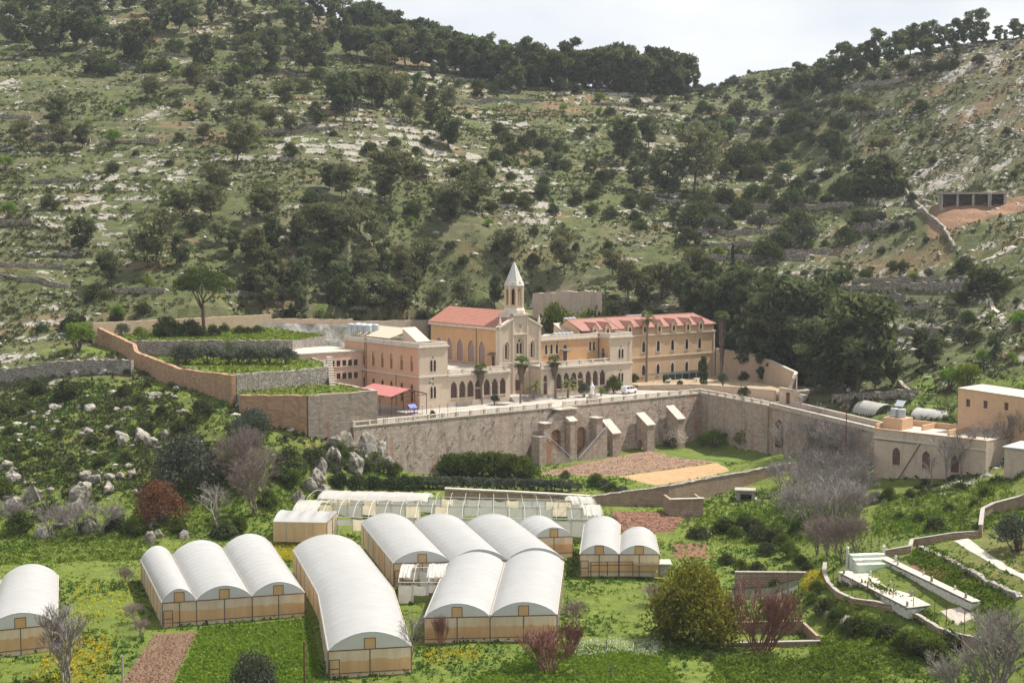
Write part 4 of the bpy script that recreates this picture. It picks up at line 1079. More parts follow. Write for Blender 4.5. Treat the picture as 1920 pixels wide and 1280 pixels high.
m = MB(); m.bar((-.3, 5.2, zr + .02), (xr1, 5.2, zr + .02), .12); m.bar((xr1, 5.2, zr), (45, -.35, ze + .05), .1); m.bar((11.5, 5.2, zr), (11.9, -.3, ze + .06), .1); m.build('ridge_tiles', M['roof2'], roof)
for u in [51.9, 55.9] + gu:
    x = u - g0; w2 = .95
    d = MB().plate([(x - .85, 12.56), (x + .85, 12.56), (x + .85, 14.85), (x, 16.0), (x - .85, 14.85)], [rect(x - .42, x + .42, 13.1, 14.5)], .3, facing('F', -.42)).build('dormer', M['tan'], T)
    MB().plate(rect(x - .42, x + .42, 13.1, 14.5), [], .04, facing('F', -.28)).build('pane', M['glass'], d)
    MB().plate(rect(x - .54, x + .54, 13.0, 14.62), [rect(x - .42, x + .42, 13.1, 14.5)], .08, facing('F', -.47)).build('frame', M['trim'], d)
    m = MB(); m.box(x - .85, x - .75, -.119, 2.3, 12.57, 14.8); m.box(x + .75, x + .85, -.119, 2.3, 12.57, 14.8); m.build('cheek', M['tan'], d)
    m = MB()
    for s in (-1, 1):
        a = [(x + s * 1.15, -.52, 14.62), (x, -.52, 16.12), (x, 4.2, 16.12), (x + s * 1.15, 2.2, 14.62)]
        b = [(p[0], p[1], p[2] - .14) for p in a]
        if s > 0: a.reverse()
        m.face(a); m.face([(p[0], p[1], p[2] - .14) for p in a][::-1]); m.face([b[0], b[1], (x, -.52, 16.12), (x + s * 1.15, -.52, 14.62)] if s < 0 else [(x + 1.15, -.52, 14.62), (x, -.52, 16.12), b[1], b[0]])
    m.build('dormer_roof', M['roof2'], d)
MB().box(20, 26, 5.6, 6.6, 16.6, 17.0).build('roof_vent', M['steel'], T)

# ---- small things on the terrace
T = mthing('canopy', -14.1, -7, 0, 'red sheet canopy on rusty posts over the playground beside the west wing', 'canopy')
gable_roof(T, -.2, 9.2, 4.3, 4.5, 5.6, -.3, 13.6, 'tent', .08)
for x in (0.2, 8.8):
    for y in (.0, 4.4, 8.8, 13.2): MB().bar((x, y, 0), (x, y, 4.25), .09).build('post', M['rusty'], T)
for y in (0.0, 4.4, 8.8, 13.2):
    m = MB(); m.bar((.2, y, 4.1), (8.8, y, 4.1), .06); m.bar((.2, y, 4.15), (4.5, y, 5.4), .06); m.bar((8.8, y, 4.15), (4.5, y, 5.4), .06)
    for x in (2.3, 4.5, 6.7): m.bar((x, y, 4.1), (x, y, 4.15 + (4.5 - abs(x - 4.5)) * .28), .04)
    m.build('truss', M['rusty'], T)
T = mthing('mesh_fence', -19.5, -13.9, 0, 'tall rusty mesh fence round the playground below the canopy', 'fence')
m = MB()
for k in range(9): MB().bar((k * 2.1, 0, 0), (k * 2.1, 0, 2.9), .045).build('post', M['lead'], T)
for k in range(34): m.bar((k * .5, 0, .2), (k * .5, 0, 2.85), .009, 3)
for k in range(7): m.bar((0, 0, .2 + k * .44), (16.8, 0, .2 + k * .44), .009, 3)
mm = m.build('mesh', M['lead'], T); mm['kind'] = 'stuff'
T = mthing('play_tunnel', -21.5, -11.2, 0, 'green plastic play tunnel with round opening under the red canopy', 'play tunnel')
greenp = plain('green_plastic', (0.03, 0.20, 0.10), .4); bluep = plain('blue_plastic', (0.03, 0.06, 0.25), .4); redp = plain('red_plastic', (.4, .05, .04), .4); yel = plain('yellow_plastic', (.5, .3, .05), .4)
m = MB(); m.plate(circ(0, 1.1, 1.1, 14), [circ(0, 1.0, .6, 12)], 1.8, facing('F', 0)); m.build('tube', greenp, T); MB().box(-1.5, -1.15, .2, .6, 0, 1.9).build('side_post', yel, T)
T = mthing('play_climber', -11.5, -11.0, 0, 'blue and red play climber beside the slide near the canopy', 'climbing frame')
m = MB(); m.box(-.9, .9, -.5, .5, 1.0, 1.2); m.prism([(-.9, -.5), (.9, -.5), (.9, .5), (-.9, .5)], 2.0, [2.2, 2.2, 2.9, 2.9]); m.build('deck', bluep, T)
for x in (-.85, .85):
    for y in (-.45, .45): MB().bar((x, y, 0), (x, y, 2.2), .07).build('post', redp, T)
m = MB(); A = [(.9, -.35, 1.2), (3.4, -.35, .15), (3.4, .35, .15), (.9, .35, 1.2)]; m.face(A); m.face([(p[0], p[1], p[2] - .08) for p in A][::-1]); m.box(.9, 3.4, -.42, -.36, .1, .2); m.build('slide', yel, T)
T = mthing('flag', -1.6, -.2, 0, 'small black, white, green and red flag hanging from the west pavilion', 'flag')
MB().bar((1.9, 0, 6.1), (1.9, -1.5, 6.9), .03).build('staff', M['lead'], T)
for k, c in enumerate(((.02, .02, .02), (.75, .75, .75), (.02, .15, .05))):
    m = MB(); m.face([(1.55 - .12 * k, -1.45 + .4 * k, 6.75 - .42 * k), (1.90, -1.45 + .4 * k, 6.85 - .42 * k), (1.90, -1.1 + .4 * k, 6.35 - .42 * k), (1.50 - .15 * k, -1.05 + .4 * k, 6.30 - .42 * k)]); m.build('stripe', plain('flag_%d' % k, c, .8), T)
m = MB(); m.face([(1.93, -1.46, 6.86), (1.93, -1.2, 6.55), (1.62, -1.3, 6.5)]); m.build('triangle', plain('flag_red', (.5, .03, .03), .8), T)
T = mthing('statue', 35.2, -12.6, 0, 'white robed statue on stone pedestal behind the balustrade', 'statue')
MB().box(-.9, .9, -.9, .9, 0, 1.3).box(-.6, .6, -.6, .6, 1.301, 1.9).build('pedestal', M['cap'], T)
m = MB(); m.lathe([(.42, 1.9), (.40, 2.2), (.34, 2.9), (.36, 3.4), (.40, 3.75), (.30, 4.0), (.12, 4.08), (.13, 4.15), (.17, 4.28), (.15, 4.45), (.05, 4.55)], 12); m.bar((.3, -.1, 3.7), (.5, -.35, 3.1), .1, 6); m.bar((-.3, -.1, 3.7), (-.5, -.35, 3.1), .1, 6); m.build('figure', M['marble'], T, True)
# van
T = mthing('van', 53.6, -4.6, 0, 'small white van with roof rack parked beside the east pavilion', 'van'); T.rotation_euler[2] = ANG + R(8)
vw = plain('van_white', (.74, .74, .73), .35, var=.03)
prof = [(-2.0, .35), (2.0, .35), (2.05, .95), (1.95, 1.1), (1.35, 1.2), (.75, 1.8), (.4, 1.88), (-1.8, 1.88), (-2.0, 1.6), (-2.05, .8)]
m = MB(); m.plate(prof, [], 1.64, facing('F', -.82)); b = m.build('body', vw, T)
for s, nm in ((-.83, 'F'), (.83, 'B')):
    for a in (rect(-1.75, -.75, 1.2, 1.68), rect(-.62, .15, 1.2, 1.68), [(.25, 1.2), (1.2, 1.2), (.7, 1.68), (.25, 1.68)]):
        if nm == 'B': a = [(-p[0], p[1]) for p in a][::-1]
        MB().plate(a, [], .012, facing(nm, s)).build('window', M['glass'], T)
    for x in (-1.25, 1.3):
        w = MB().lathe([(.31, -.1), (.33, -.05), (.33, .08), (.31, .1)], 14)
        w.v = [(p[0] + x, p[2] + s * .93, p[1] + .33) for p in w.v]; w.build('wheel', M['lead'], T)
m = MB(); m.face([(1.37, -.7, 1.22), (1.37, .7, 1.22), (.79, .66, 1.79), (.79, -.66, 1.79)]); m.build('windscreen', M['glass'], T)
MB().box(2.03, 2.10, -.8, .8, .35, .6).build('bumper', M['lead'], T)
for y in (-.65, .65): MB().box(2.0, 2.062, y - .14, y + .14, .75, .95).build('headlight', M['steel'], T)
m = MB()
for x in (-1.5, -.6, .2): m.bar((x, -.75, 1.98), (x, .75, 1.98), .03)
m.bar((-1.6, -.7, 1.98), (.3, -.7, 1.98), .03); m.bar((-1.6, .7, 1.98), (.3, .7, 1.98), .03)
for x in (-1.5, .2):
    for y in (-.7, .7): m.bar((x, y, 1.85), (x, y, 1.98), .03)
m.build('roof_rack', M['lead'], T)
# ---------------------------------------------------------------- the long retaining wall
def wall_thing(name, u, w, z, label): return mthing(name, u, w, z, label, 'wall')
WL = 66.4 + 28.2
T = wall_thing('retaining_wall', -28.2, -15, 0, 'long pinkish stone retaining wall with balustrade below the monastery')
m = MB()
n = 24
for k in range(n):
    x0, x1 = WL * k / n, WL * (k + 1) / n
    m.face([(x0, -1.6, -14), (x1, -1.6, -14), (x1, -.42, .02), (x0, -.42, .02)], [(x0, -14), (x1, -14), (x1, 0), (x0, 0)])
    m.face([(x1, .6, -14), (x0, .6, -14), (x0, .6, .02), (x1, .6, .02)], [(x1, -14), (x0, -14), (x0, 0), (x1, 0)])
    m.face([(x0, -.42, .02), (x1, -.42, .02), (x1, .6, .02), (x0, .6, .02)])
m.face([(0, .6, -14), (0, -1.6, -14), (0, -.42, .02), (0, .6, .02)]); m.face([(WL, -1.6, -14), (WL, .6, -14), (WL, .6, .02), (WL, -.42, .02)])
m.build('wall', M['retain'], T)
MB().box(0, WL, -.55, .4, .021, .22).build('coping', M['cap'], T)
balustrade(T, .3, 50.2, -.1, .22, .36, 3.5)
balustrade(T, 53.2, WL - .1, -.1, .22, .36, 3.5)
for x in np.arange(2.2, 90, 5.3):                                     # stone drain spouts
    zs = -1.2 - 7 * random.random(); ys = -.42 + zs * .084
    MB().box(x - .12, x + .12, ys - .35, ys + .1, zs, zs + .14).build('drain_spout', M['cap'], T)
def buttress(u, ztop, zfront, depth, width, label, arch=True):
    t = mthing('buttress', u, -16.3, 0, label, 'buttress', None)
    poly = [(0, -13), (depth, -13), (depth, zfront), (0, ztop)]
    hole = [rarch(1.25, -11.6, 1.9, 3.0)] if arch else []
    m = MB(); m.plate(poly, hole, width, lambda a, b, d: (d, -a, b) if True else None)
    # the plate is laid out towards the viewer (a grows towards -y)
    for i, f in enumerate(m.f): m.f[i] = tuple(reversed(f))
    m.uv = [list(reversed(q)) for q in m.uv]
    m.build('pier', M['retain'], t)
    mm = MB(); A = [(-.15, .1, ztop + .18), (width + .15, .1, ztop + .18), (width + .15, -depth - .15, zfront + .1), (-.15, -depth - .15, zfront + .1)]
    mm.face(A[::-1]); B = [(p[0], p[1], p[2] - .2) for p in A]; mm.face(B)
    for i in range(4): j = (i + 1) % 4; mm.face([B[j], B[i], A[i], A[j]][::-1])
    mm.build('sloping_cap', M['cap'], t)
    return t
buttress(34.9, -3.6, -6.2, 3.6, 2.3, 'stone buttress with sloping pale cap, next to the double staircase')
buttress(45.2, -2.9, -5.2, 3.5, 2.3, 'stone buttress with sloping pale cap, the middle one of three')
buttress(54.4, -2.0, -4.6, 3.7, 2.3, 'stone buttress with sloping pale cap beside the flowering almond')
# double staircase
T = mthing('double_staircase', 14.2, -15, 0, 'double stone staircase with two arches descending the retaining wall', 'staircase')
out = [(0.4, -12.5), (19.2, -12.5), (19.2, -4.2), (16.6, -3.9), (11.0, .1), (8.6, .1), (3.0, -3.9), (.4, -4.2)]
MB().plate(out, [rarch(6.3, -10.6, 3.0, 6.4), rarch(13.4, -10.6, 3.0, 6.4)], .7, lambda a, b, d: (a, -2.9 + d, b)).build('arcade_wall', M['retain'], T)
MB().plate(rect(4, 16, -11, -4), [], .1, lambda a, b, d: (a, -1.75 + d, b)).build('recess_wall', M['retain_warm'], T)
for s in (-1, 1):
    m = MB()
    for k in range(22):
        x = 9.8 + s * (1.2 + k * .26); z = -.1 - k * .175
        m.box(min(x, x + s * .26), max(x, x + s * .26), -2.85, -1.2, z - 1.0, z)
    m.build('upper_flight', M['cap'], T)
    m = MB()
    for k in range(32):
        x = 9.9 + s * (8.9 - k * .25); z = -4.9 - k * .2
        m.box(min(x, x - s * .25), max(x, x - s * .25), -5.2, -2.95, -12.5, z)
    m.build('lower_flight', M['retain'], T)
    m = MB()
    pa, pb = (9.9 + s * 8.9, -5.25, -4.0), (9.9 + s * .9, -5.25, -10.4)
    m.bar(pa, pb, .05)
    for k in range(17):
        f = k / 16; x = pa[0] * (1 - f) + pb[0] * f; z = pa[2] * (1 - f) + pb[2] * f; m.bar((x, -5.25, z - .9), (x, -5.25, z), .025)
    m.build('handrail', M['steel'], T)
    cx = 9.9 + s * 7.2
    MB().box(cx - .9, cx + .9, -4.6, -2.3, -12.5, -2.6).build('pier', M['retain'], T)
    MB().box(cx - 1.05, cx + 1.05, -4.75, -2.2, -2.6, -2.35).build('pier_cap', M['cap'], T)
MB().box(8.9, 10.9, -4.4, -2.4, -12.5, -2.7).build('pier', M['retain'], T)
m = MB(); m.prism([(8.8, -4.5), (11.0, -4.5), (11.0, -2.3), (8.8, -2.3)], -2.699, [-2.5, -2.5, -1.3, -1.3]); m.build('pier_cap', M['cap'], T)
m = MB(); m.box(7.0, 12.4, -3.2, -.5, -.25, 0.0); m.build('top_landing', M['cap'], T)
m = MB(); m.box(-.4, 1.4, -5.6, -2.9, -12.5, -4.9); m.build('landing', M['retain'], T)

# ---------------------------------------------------------------- the other walls
z8_ = OZ
strip_wall('retaining_wall', [WB[:2], BR0], [12.0, 12.0], [-1, -1], .9, M['retain'], 'stone wall turning from the long retaining wall towards the causeway', seg=3)
def railing(name, p, q, z0, z1, label):
    d = math.hypot(q[0] - p[0], q[1] - p[1]); t = empty(name, (p[0], p[1], z0), math.atan2(q[1] - p[1], q[0] - p[0]), label, 'balustrade')
    balustrade(t, .2, d - .2, 0, .0, .36, 3.5); return t
railing('balustrade', WB[:2], BR0, 12.02, 12.02, 'pale balustrade leading from the terrace corner to the gate')
# causeway
def causeway():
    A = np.array(BR0); B = np.array(BR1); C = np.array(BI0); D = np.array(BI1)
    t = empty('causeway', (A[0], A[1], 0), 0, 'walled stone causeway running from the gate to the square building', 'bridge')
    N = 14; m = MB(); top = lambda f: 11.8 - 0.9 * f
    for k in range(N):
        f0, f1 = k / N, (k + 1) / N
        a0, a1 = A + (B - A) * f0 - A, A + (B - A) * f1 - A; c0, c1 = C + (D - C) * f0 - A, C + (D - C) * f1 - A
        s = np.linalg.norm(B - A)
        m.face([(*a0, 0), (*a1, 0), (*a1, top(f1)), (*a0, top(f0))], [(s * f0, 0), (s * f1, 0), (s * f1, top(f1)), (s * f0, top(f0))])
        m.face([(*c1, 0), (*c0, 0), (*c0, top(f0)), (*c1, top(f1))], [(s * f1, 0), (s * f0, 0), (s * f0, top(f0)), (s * f1, top(f1))])
        m.face([(*a0, top(f0)), (*a1, top(f1)), (*c1, top(f1)), (*c0, top(f0))])
    m.build('body', M['retain'], t)
    for (P, Q, nm) in ((A, B, 'outer_parapet'), (C, D, 'inner_parapet')):
        m = MB(); d = (Q - P) / np.linalg.norm(Q - P); n_ = np.array([d[1], -d[0]]) * .2
        a, b = P - A, Q - A
        for zz0, zz1, o in ((0.0, .85, 1.0), (.85, 1.0, 1.5)):
            pts = [a - n_ * o, a + n_ * o, b + n_ * o, b - n_ * o]
            zt = [top(0) + zz1, top(0) + zz1, top(1) + zz1, top(1) + zz1]; zb = [top(0) + zz0 + .004, top(0) + zz0 + .004, top(1) + zz0 + .004, top(1) + zz0 + .004]
            ar = sum(pts[i][0] * pts[(i + 1) % 4][1] - pts[(i + 1) % 4][0] * pts[i][1] for i in range(4))
            if ar < 0: pts = pts[::-1]; zt = zt[::-1]; zb = zb[::-1]
            m.prism([tuple(p) for p in pts], zb, zt)
        m.build(nm, M['cap'], t)
    q = A + (B - A) * .06 - A; n_ = np.array([(B - A)[1], -(B - A)[0]]); n_ /= np.linalg.norm(n_)
    d = (B - A) / np.linalg.norm(B - A)
    m = MB(); e = [tuple(q + d * x + n_ * -.05) for x in (0, 3.0)]
    for s in (1, -1):
        pts = rarch(1.5, 3.5, 3.0, 6.0); m.plate(pts if s > 0 else pts[::-1], [], 0, lambda a, b, dd: (q[0] + d[0] * a + n_[0] * .03, q[1] + d[1] * a + n_[1] * .03, b))
    m.build('painted_arch_shade', M['brown'], t)  # flat dark sheet on the wall, painted for the shade inside an arch
causeway()
# bastion and terrace walls, west side
def pz(px, py, z): return PZ(px, py, z)[:2]
k1, k2, k4 = pz(576, 743, 18.3), pz(704, 735, 18.3), pz(450, 741, 18.3)
strip_wall('bastion_wall', [k1, k2], [18.5, 18.7], [2, 2], 1.0, M['retain'], 'tall grey stone face of the corner bastion left of the canopy', jag=.12, seg=1.2)
strip_wall('bastion_wall', [k4, k1], [18.4, 18.5], [10, 3], 1.0, M['retain_warm'], 'orange stone side of the corner bastion above the bushes', jag=.15, seg=1.2)
strip_wall('terrace_side_wall', [k2, L(-20.2, 5.6)[:2]], [18.7, 18.4], [10, 10], .8, M['retain'], 'stone wall closing the bastion towards the playground', jag=.1, seg=1.5)
w2a, w2b = pz(441, 703, 21.7), pz(612, 690, 21.5)
strip_wall('dry_stone_wall', [w2a, w2b], [21.8, 21.7], [16, 16], 1.0, M['dry'], 'grey dry stone wall between the bastion strip and olive terrace', jag=.14, seg=.8)
strip_wall('terrace_side_wall', [w2b, (-40.3, 307), (-48.8, 325.5)], [21.7, 21.8, 22.2], [10, 10, 10], .8, M['dry'], 'stone wall stepping up beside the pink annex', jag=.15, seg=1.2)
strip_wall('dry_stone_wall', [(-85.8, 322.6), (-49.2, 322.6)], [25.2, 25.2], [18, 18], 1.0, M['dry'], 'long dry stone wall behind the row of olive trees', jag=.16, seg=.8)
pw = [PY(438, 703, 277.5), PY(339, 691, 294), PY(256, 659, 316), PY(252, 645, 318), PY(186, 614, 339)]
strip_wall('perimeter_wall', [p[:2] for p in pw], [p[2] for p in pw], [12, 14, 16, 17, 19], .9, M['retain_warm'], 'orange-brown perimeter wall climbing the slope left of the olive terrace', jag=.07, seg=.9)
b0, b1, b2, b3 = np.array([-99, 339.5]), np.array(L(3.7, 76.6)[:2]), np.array(L(28, 76.6)[:2]), np.array(L(53, 76.6)[:2])
strip_wall('perimeter_wall', [b0, b1], [28.0, 28.3], [22, 22], .8, M['garden'], 'pale stone perimeter wall above the umbrella pine terrace', jag=.08, seg=1.5)
strip_wall('perimeter_wall', [b1, b2], [27.2, 26.2], [16, 14], .8, M['garden'], 'stone perimeter wall above the grey rock cut', jag=.12, seg=1.5)
strip_wall('perimeter_wall', [b2, b3, L(56, 76.6)[:2]], [25.6, 25.0, 25.2], [12, 14, 14], .8, M['shed'], 'stone wall behind the church and west wing roof', jag=.08, seg=2)
# grey cut face under it
def rockface(name, a, b, z0a, z0b, z1a, z1b, mat, label, amp=.5, cat='rock face'):
    a = np.array(a); b = np.array(b); d = b - a; ln = np.linalg.norm(d); d /= ln; n_ = np.array([d[1], -d[0]])
    nx, nz = int(ln / .8) + 2, 14; V = []
    for j in range(nz):
        for i in range(nx):
            f = i / (nx - 1); g = j / (nz - 1); z = (z0a * (1 - f) + z0b * f) * (1 - g) + (z1a * (1 - f) + z1b * f) * g
            o = (fbm(f * ln / 4, z / 3, 90, 4) - .5) * 2 * amp + (1 - g) * 1.2
            p = d * f * ln + n_ * o; V.append((p[0], p[1], z))
    F = [(j * nx + i, j * nx + i + 1, (j + 1) * nx + i + 1, (j + 1) * nx + i) for j in range(nz - 1) for i in range(nx - 1)]
    o = link(name, new_mesh(name, V, F, M[mat], None, True)); o.location = (a[0], a[1], 0); return tag(o, label, cat)
rockface('rock_cut', L(1, 75.0)[:2], L(30, 75.0)[:2], 12, 12, 26.3, 24.6, 'cut', 'bare grey rock cut behind the pink annex', .7)
strip_wall('dry_stone_wall', [PY(-60, 700, 318)[:2], PY(0, 697, 313)[:2], PY(100, 677, 311)[:2], PY(170, 673, 309)[:2], PY(248, 673, 306)[:2]], [PY(0, 700, 313)[2], PY(0, 695, 313)[2], PY(100, 678, 311)[2], PY(170, 674, 309)[2], PY(248, 674, 306)[2]], [12] * 5, 1.0, M['dry'], 'long grey dry stone wall left of the perimeter wall', jag=.15, seg=.8)
# stone stairs beside annex
T = empty('stone_stairs', (*w2b, 18.0), math.atan2(307 - w2b[1], -40.3 - w2b[0]), 'weathered stone steps beside the pink annex climbing between terraces', 'stairs')
m = MB()
for k in range(16): m.box(-9 + k * 1.1, -7.6 + k * 1.1, -1.6, -.4, -4, -1.2 + k * .42)
m.build('steps', M['cap'], T)
# guest-house garden, east
strip_wall('garden_wall', [L(60.5, -.2)[:2], (43, 340.5), (53, 331.5), (58.5, 318.5)], [12.8, 13.3, 13.6, 14.2], [11, 11, 11, 11], .5, M['garden'], 'low orange stone wall edging the guest house garden', cap='coping', capmat=M['cap'], caph=.12, capo=.06, seg=2)
gp = [L(60.5, 0)[:2], (43, 341), (53.2, 332), (58.7, 319), (62, 320), (66, 335), L(92.5, 5)[:2], L(60.5, 5)[:2]]
slab('garden_bed', gp, 11, 12.9, M['dirt'], 'planted garden ground before the guest house')
strip_wall('perimeter_wall', [L(93.2, 5.8)[:2], L(96, -6)[:2], (66, 333), (61.8, 318.2)], [19.5, 18.6, 16.8, 14.8], [9] * 4, .6, M['garden'], 'orange stone wall sloping down from the guest house to the gate', cap='coping', capmat=M['cap'], caph=.2, capo=.1, seg=2)
T = empty('gate_house', (59.2, 317.2, 11.8), R(-62), 'small stone gateway with brown door and white plaque at the causeway', 'gate')
ds = rect(2.3, 3.7, 0, 2.5)
MB().plate(rect(0, 6.5, -.5, 3.1), [ds], .5, facing('F', 0)).build('wall', M['garden'], T)
MB().plate(ds, [], .06, facing('F', .25)).build('door', M['brown'], T)
m = MB(); m.box(-.1, 4.6, -.15, .65, 3.101, 3.35); m.build('coping', M['cap'], T)
m = MB(); m.prism([(4.61, -.15), (7.6, -.15), (7.6, .65), (4.61, .65)], [2.9, 1.5, 1.5, 2.9], [3.35, 1.9, 1.9, 3.35]); m.build('sloping_coping', M['cap'], T)
MB().box(6.51, 7.5, .01, .5, -.5, 1.5).build('end_pier', M['garden'], T)
MB().box(.6, 1.5, -.05, -.002, 1.6, 2.3).build('plaque', M['white'], T)
# garden pergola
T = mthing('pergola', 66, .2, .9, 'dark netted pergola in front of the guest house ground floor', 'pergola')
for k in range(9):
    for y in (0, 3.2): MB().bar((k * 2.4, y, 0), (k * 2.4, y, 2.1), .06).build('post', M['steel'], T)
m = MB(); 
for y in (0, 1.6, 3.2): m.bar((0, y, 2.12), (19.2, y, 2.12), .05)
for k in range(17): m.bar((k * 1.2, -.2, 2.2), (k * 1.2, 3.4, 2.2), .035)
m.build('rafters', M['lead'], T)
gnet = plain('green_net', (.012, .03, .02), .9)
m = MB(); m.box(6, 19.2, 3.1, 3.16, .2, 2.0); m.build('net', gnet, T)
for k, (u, w) in enumerate(((69, -1.8), (73, -2.4), (77.5, -2.8), (71.5, .8))):
    t = mthing('garden_table', u, w, 1.1, 'pale round garden table before the guest house pergola', 'table', 'round garden tables by the pergola')
    MB().lathe([(.75, .7), (.78, .73), (.75, .77)], 14).build('tabletop', M['cap'], t); MB().lathe([(.3, 0), (.1, .1), (.1, .7)], 8).build('stem', M['cap'], t)
# ruin wall behind the church
rp = [PY(1000, 545, 390), PY(1118, 548, 384)]
strip_wall('ruined_wall', [rp[0][:2], rp[1][:2], PY(1124, 560, 380)[:2]], [PY(1000, 549, 390)[2], PY(1118, 545, 384)[2], PY(1124, 545, 380)[2]], [15, 15, 15], 1.4, M['shed'], 'tall ruined stone wall on the hill right of the spire', jag=.3, seg=1.6)

# ---------------------------------------------------------------- square building by the causeway
def at(px, py, Y): return PY(px, py, Y)
fl = PY(1640, 800, 264); fr_ = PY(1870, 800, 247)
ba = math.atan2(fr_[1] - fl[1], fr_[0] - fl[0])
T = empty('ashlar_house', (fl[0], fl[1], 4.0), ba, 'square flat-roofed ashlar house with arched brown shutters by the causeway', 'house')
Wd = 22.0; Hh = 13.3 - 4.0
ws = [parch(x, 3.1, 1.55, 3.2, k=.72) for x in (4.6, 10.6, 16.2)]
MB().plate(rect(0, Wd, -2.5, Hh), ws, .45, facing('F', 0)).build('front_wall', M['shed'], T)
sl = parch(-4.0, 3.2, 1.0, 2.6, k=.75)
MB().plate(rect(-9.5, -.46, -2.5, Hh), [sl], .45, facing('L', 0)).build('side_wall', M['shed'], T)
MB().box(.46, Wd, 9.05, 9.5, -2, Hh).box(Wd - .45, Wd, .46, 9.04, -2, Hh).build('rear_wall', M['shed'], T)
for s in ws: opening(T, 'F', 0, s, 'brown', recess=.12, frame=.22, frame_mat='shed', bars=(2, 2, .03))
opening(T, 'L', 0, sl, 'brown', recess=.12, frame=.18, frame_mat='shed')
MB().box(-.18, Wd, -.18, -.001, Hh - 1.7, Hh - 1.45).box(-.18, -.001, 0, 9.5, Hh - 1.7, Hh - 1.45).build('string_course', M['trim'], T)
m = MB(); m.box(-.1, Wd, -.1, .3, Hh + .001, Hh + .15); m.box(-.1, .3, .301, 9.6, Hh + .001, Hh + .9); m.box(7, 7.35, 4.5, 9.6, Hh + .001, Hh + .9); m.box(.301, 14, 9.2, 9.6, Hh + .001, Hh + 1.0); m.box(13.6, 14.0, 2.0, 9.19, Hh + .001, Hh + .9); m.build('parapet', M['farstone'], T)
MB().box(.31, Wd, .31, 9.19, Hh - .3, Hh - .05).build('roof_deck', M['cap'], T)
MB().box(.32, 4.4, 2.2, 6.0, Hh - .04, Hh + 2.0).build('stair_head', M['farstone'], T)
m = MB(); m.bar((4.9, -.12, .2), (9.4, -.12, Hh - 1.8), .08); m.bar((0, -.12, .3), (4.9, -.12, .3), .06); m.bar((0.1, -.12, Hh - 1.9), (8.5, -.12, Hh - 1.9), .05); m.bar((-.15, 1.6, 0), (-.15, 1.6, Hh + .5), .08); m.build('drain_pipe', M['rusty'], T)
def t2(nm, x, y, z, lab, cat, grp=None):
    c, s = math.cos(ba), math.sin(ba); return empty(nm, (fl[0] + c * x - s * y, fl[1] + s * x + c * y, 4.0 + z), ba, lab, cat, grp)
for k in range(2):
    t = t2('water_tank', 1.7 + 1.5 * k, 4.0, Hh + 2.02, 'grey drum tank on the stair head of the ashlar house', 'water tank', 'two drums on the ashlar house')
    MB().lathe([(.74, 0), (.76, .08), (.76, 1.5), (.7, 1.6), (.2, 1.7)], 14).build('drum', M['steel'], t); MB().lathe([(.25, 1.68), (.25, 1.75)], 8).build('lid', M['lead'], t)
t = t2('solar_panel', 2.4, 5.0, Hh + 2.02, 'tilted solar collector frame above the drum tanks', 'solar panel')
m = MB(); A = [(-1.4, 0, 1.9), (.4, 0, 1.9), (.4, 1.2, 2.9), (-1.4, 1.2, 2.9)]; m.face(A); m.face([(p[0], p[1] + .06, p[2] - .06) for p in A][::-1]); m.build('panel', M['steel'], t); MB().bar((-.5, .6, 0), (-.5, .6, 2.4), .05).build('leg', M['lead'], t)
t = t2('satellite_dish', -.2, 6.0, Hh + .9, 'white satellite dish on the corner of the ashlar house', 'satellite dish')
m = MB(); m.lathe([(.05, 0), (.35, .05), (.62, .2), (.64, .2), (.36, .08), (.05, .03)], 14); 
for i, v in enumerate(m.v): m.v[i] = (v[0], -v[2] - .2, v[1] + 1.2)
m.build('reflector', M['white'], t); MB().bar((0, 0, 0), (0, -.15, 1.2), .05).build('mast', M['lead'], t)
# orange house at the right edge
g1, g2 = PY(1797, 728, 262), PY(1960, 752, 250)
ga = math.atan2(g2[1] - g1[1], g2[0] - g1[0]); gz = 9.5
T = empty('orange_house', (g1[0], g1[1], gz), ga, 'orange stone house with three small windows and large arch, behind the ashlar house', 'house')
Hg = g1[2] - gz; hs = [rect(x - .4, x + .4, Hg - 3.2, Hg - 1.8) for x in (2.0, 5.4, 9.4, 13.6)] + [rarch(6.6, .2, 3.6, 4.6)]
MB().plate([(0, -1), (18, -1), (18, Hg - 1.0), (0, Hg)], hs, .5, facing('F', 0)).build('front_wall', M['farstone'], T)
for s in hs[:4]: opening(T, 'F', 0, s, 'brown', recess=.25, frame=0)
opening(T, 'F', 0, hs[4], 'shed', name='blind_arch', recess=.4, frame=.25, frame_mat='farstone', sill=False)
m = MB(); m.box(0, .5, .51, 9, -1, Hg); m.box(.51, 18, 8.5, 9, -1, Hg - .8); m.build('side_wall', M['farstone'], T)
m = MB(); m.prism([(-.1, -.1), (18, -.1), (18, 9), (-.1, 9)], [Hg + .004, Hg - .99, Hg - .99, Hg + .004], [Hg + .15, Hg - .85, Hg - .85, Hg + .15]); m.build('roof_slab', M['cap'], T)
T = empty('lean_to', (*PY(1885, 790, 236)[:2], 10.5), ga, 'low stone lean-to with metal roof before the orange house', 'shed')
MB().box(0, 8, 0, 6, -2, 3.6).build('wall', M['shed'], T); m = MB(); m.prism([(-.3, -.3), (8, -.3), (8, 6.2), (-.3, 6.2)], [3.61, 3.61, 3.9, 3.9], [3.75, 3.75, 4.05, 4.05]); m.build('roof', M['steel'], T)
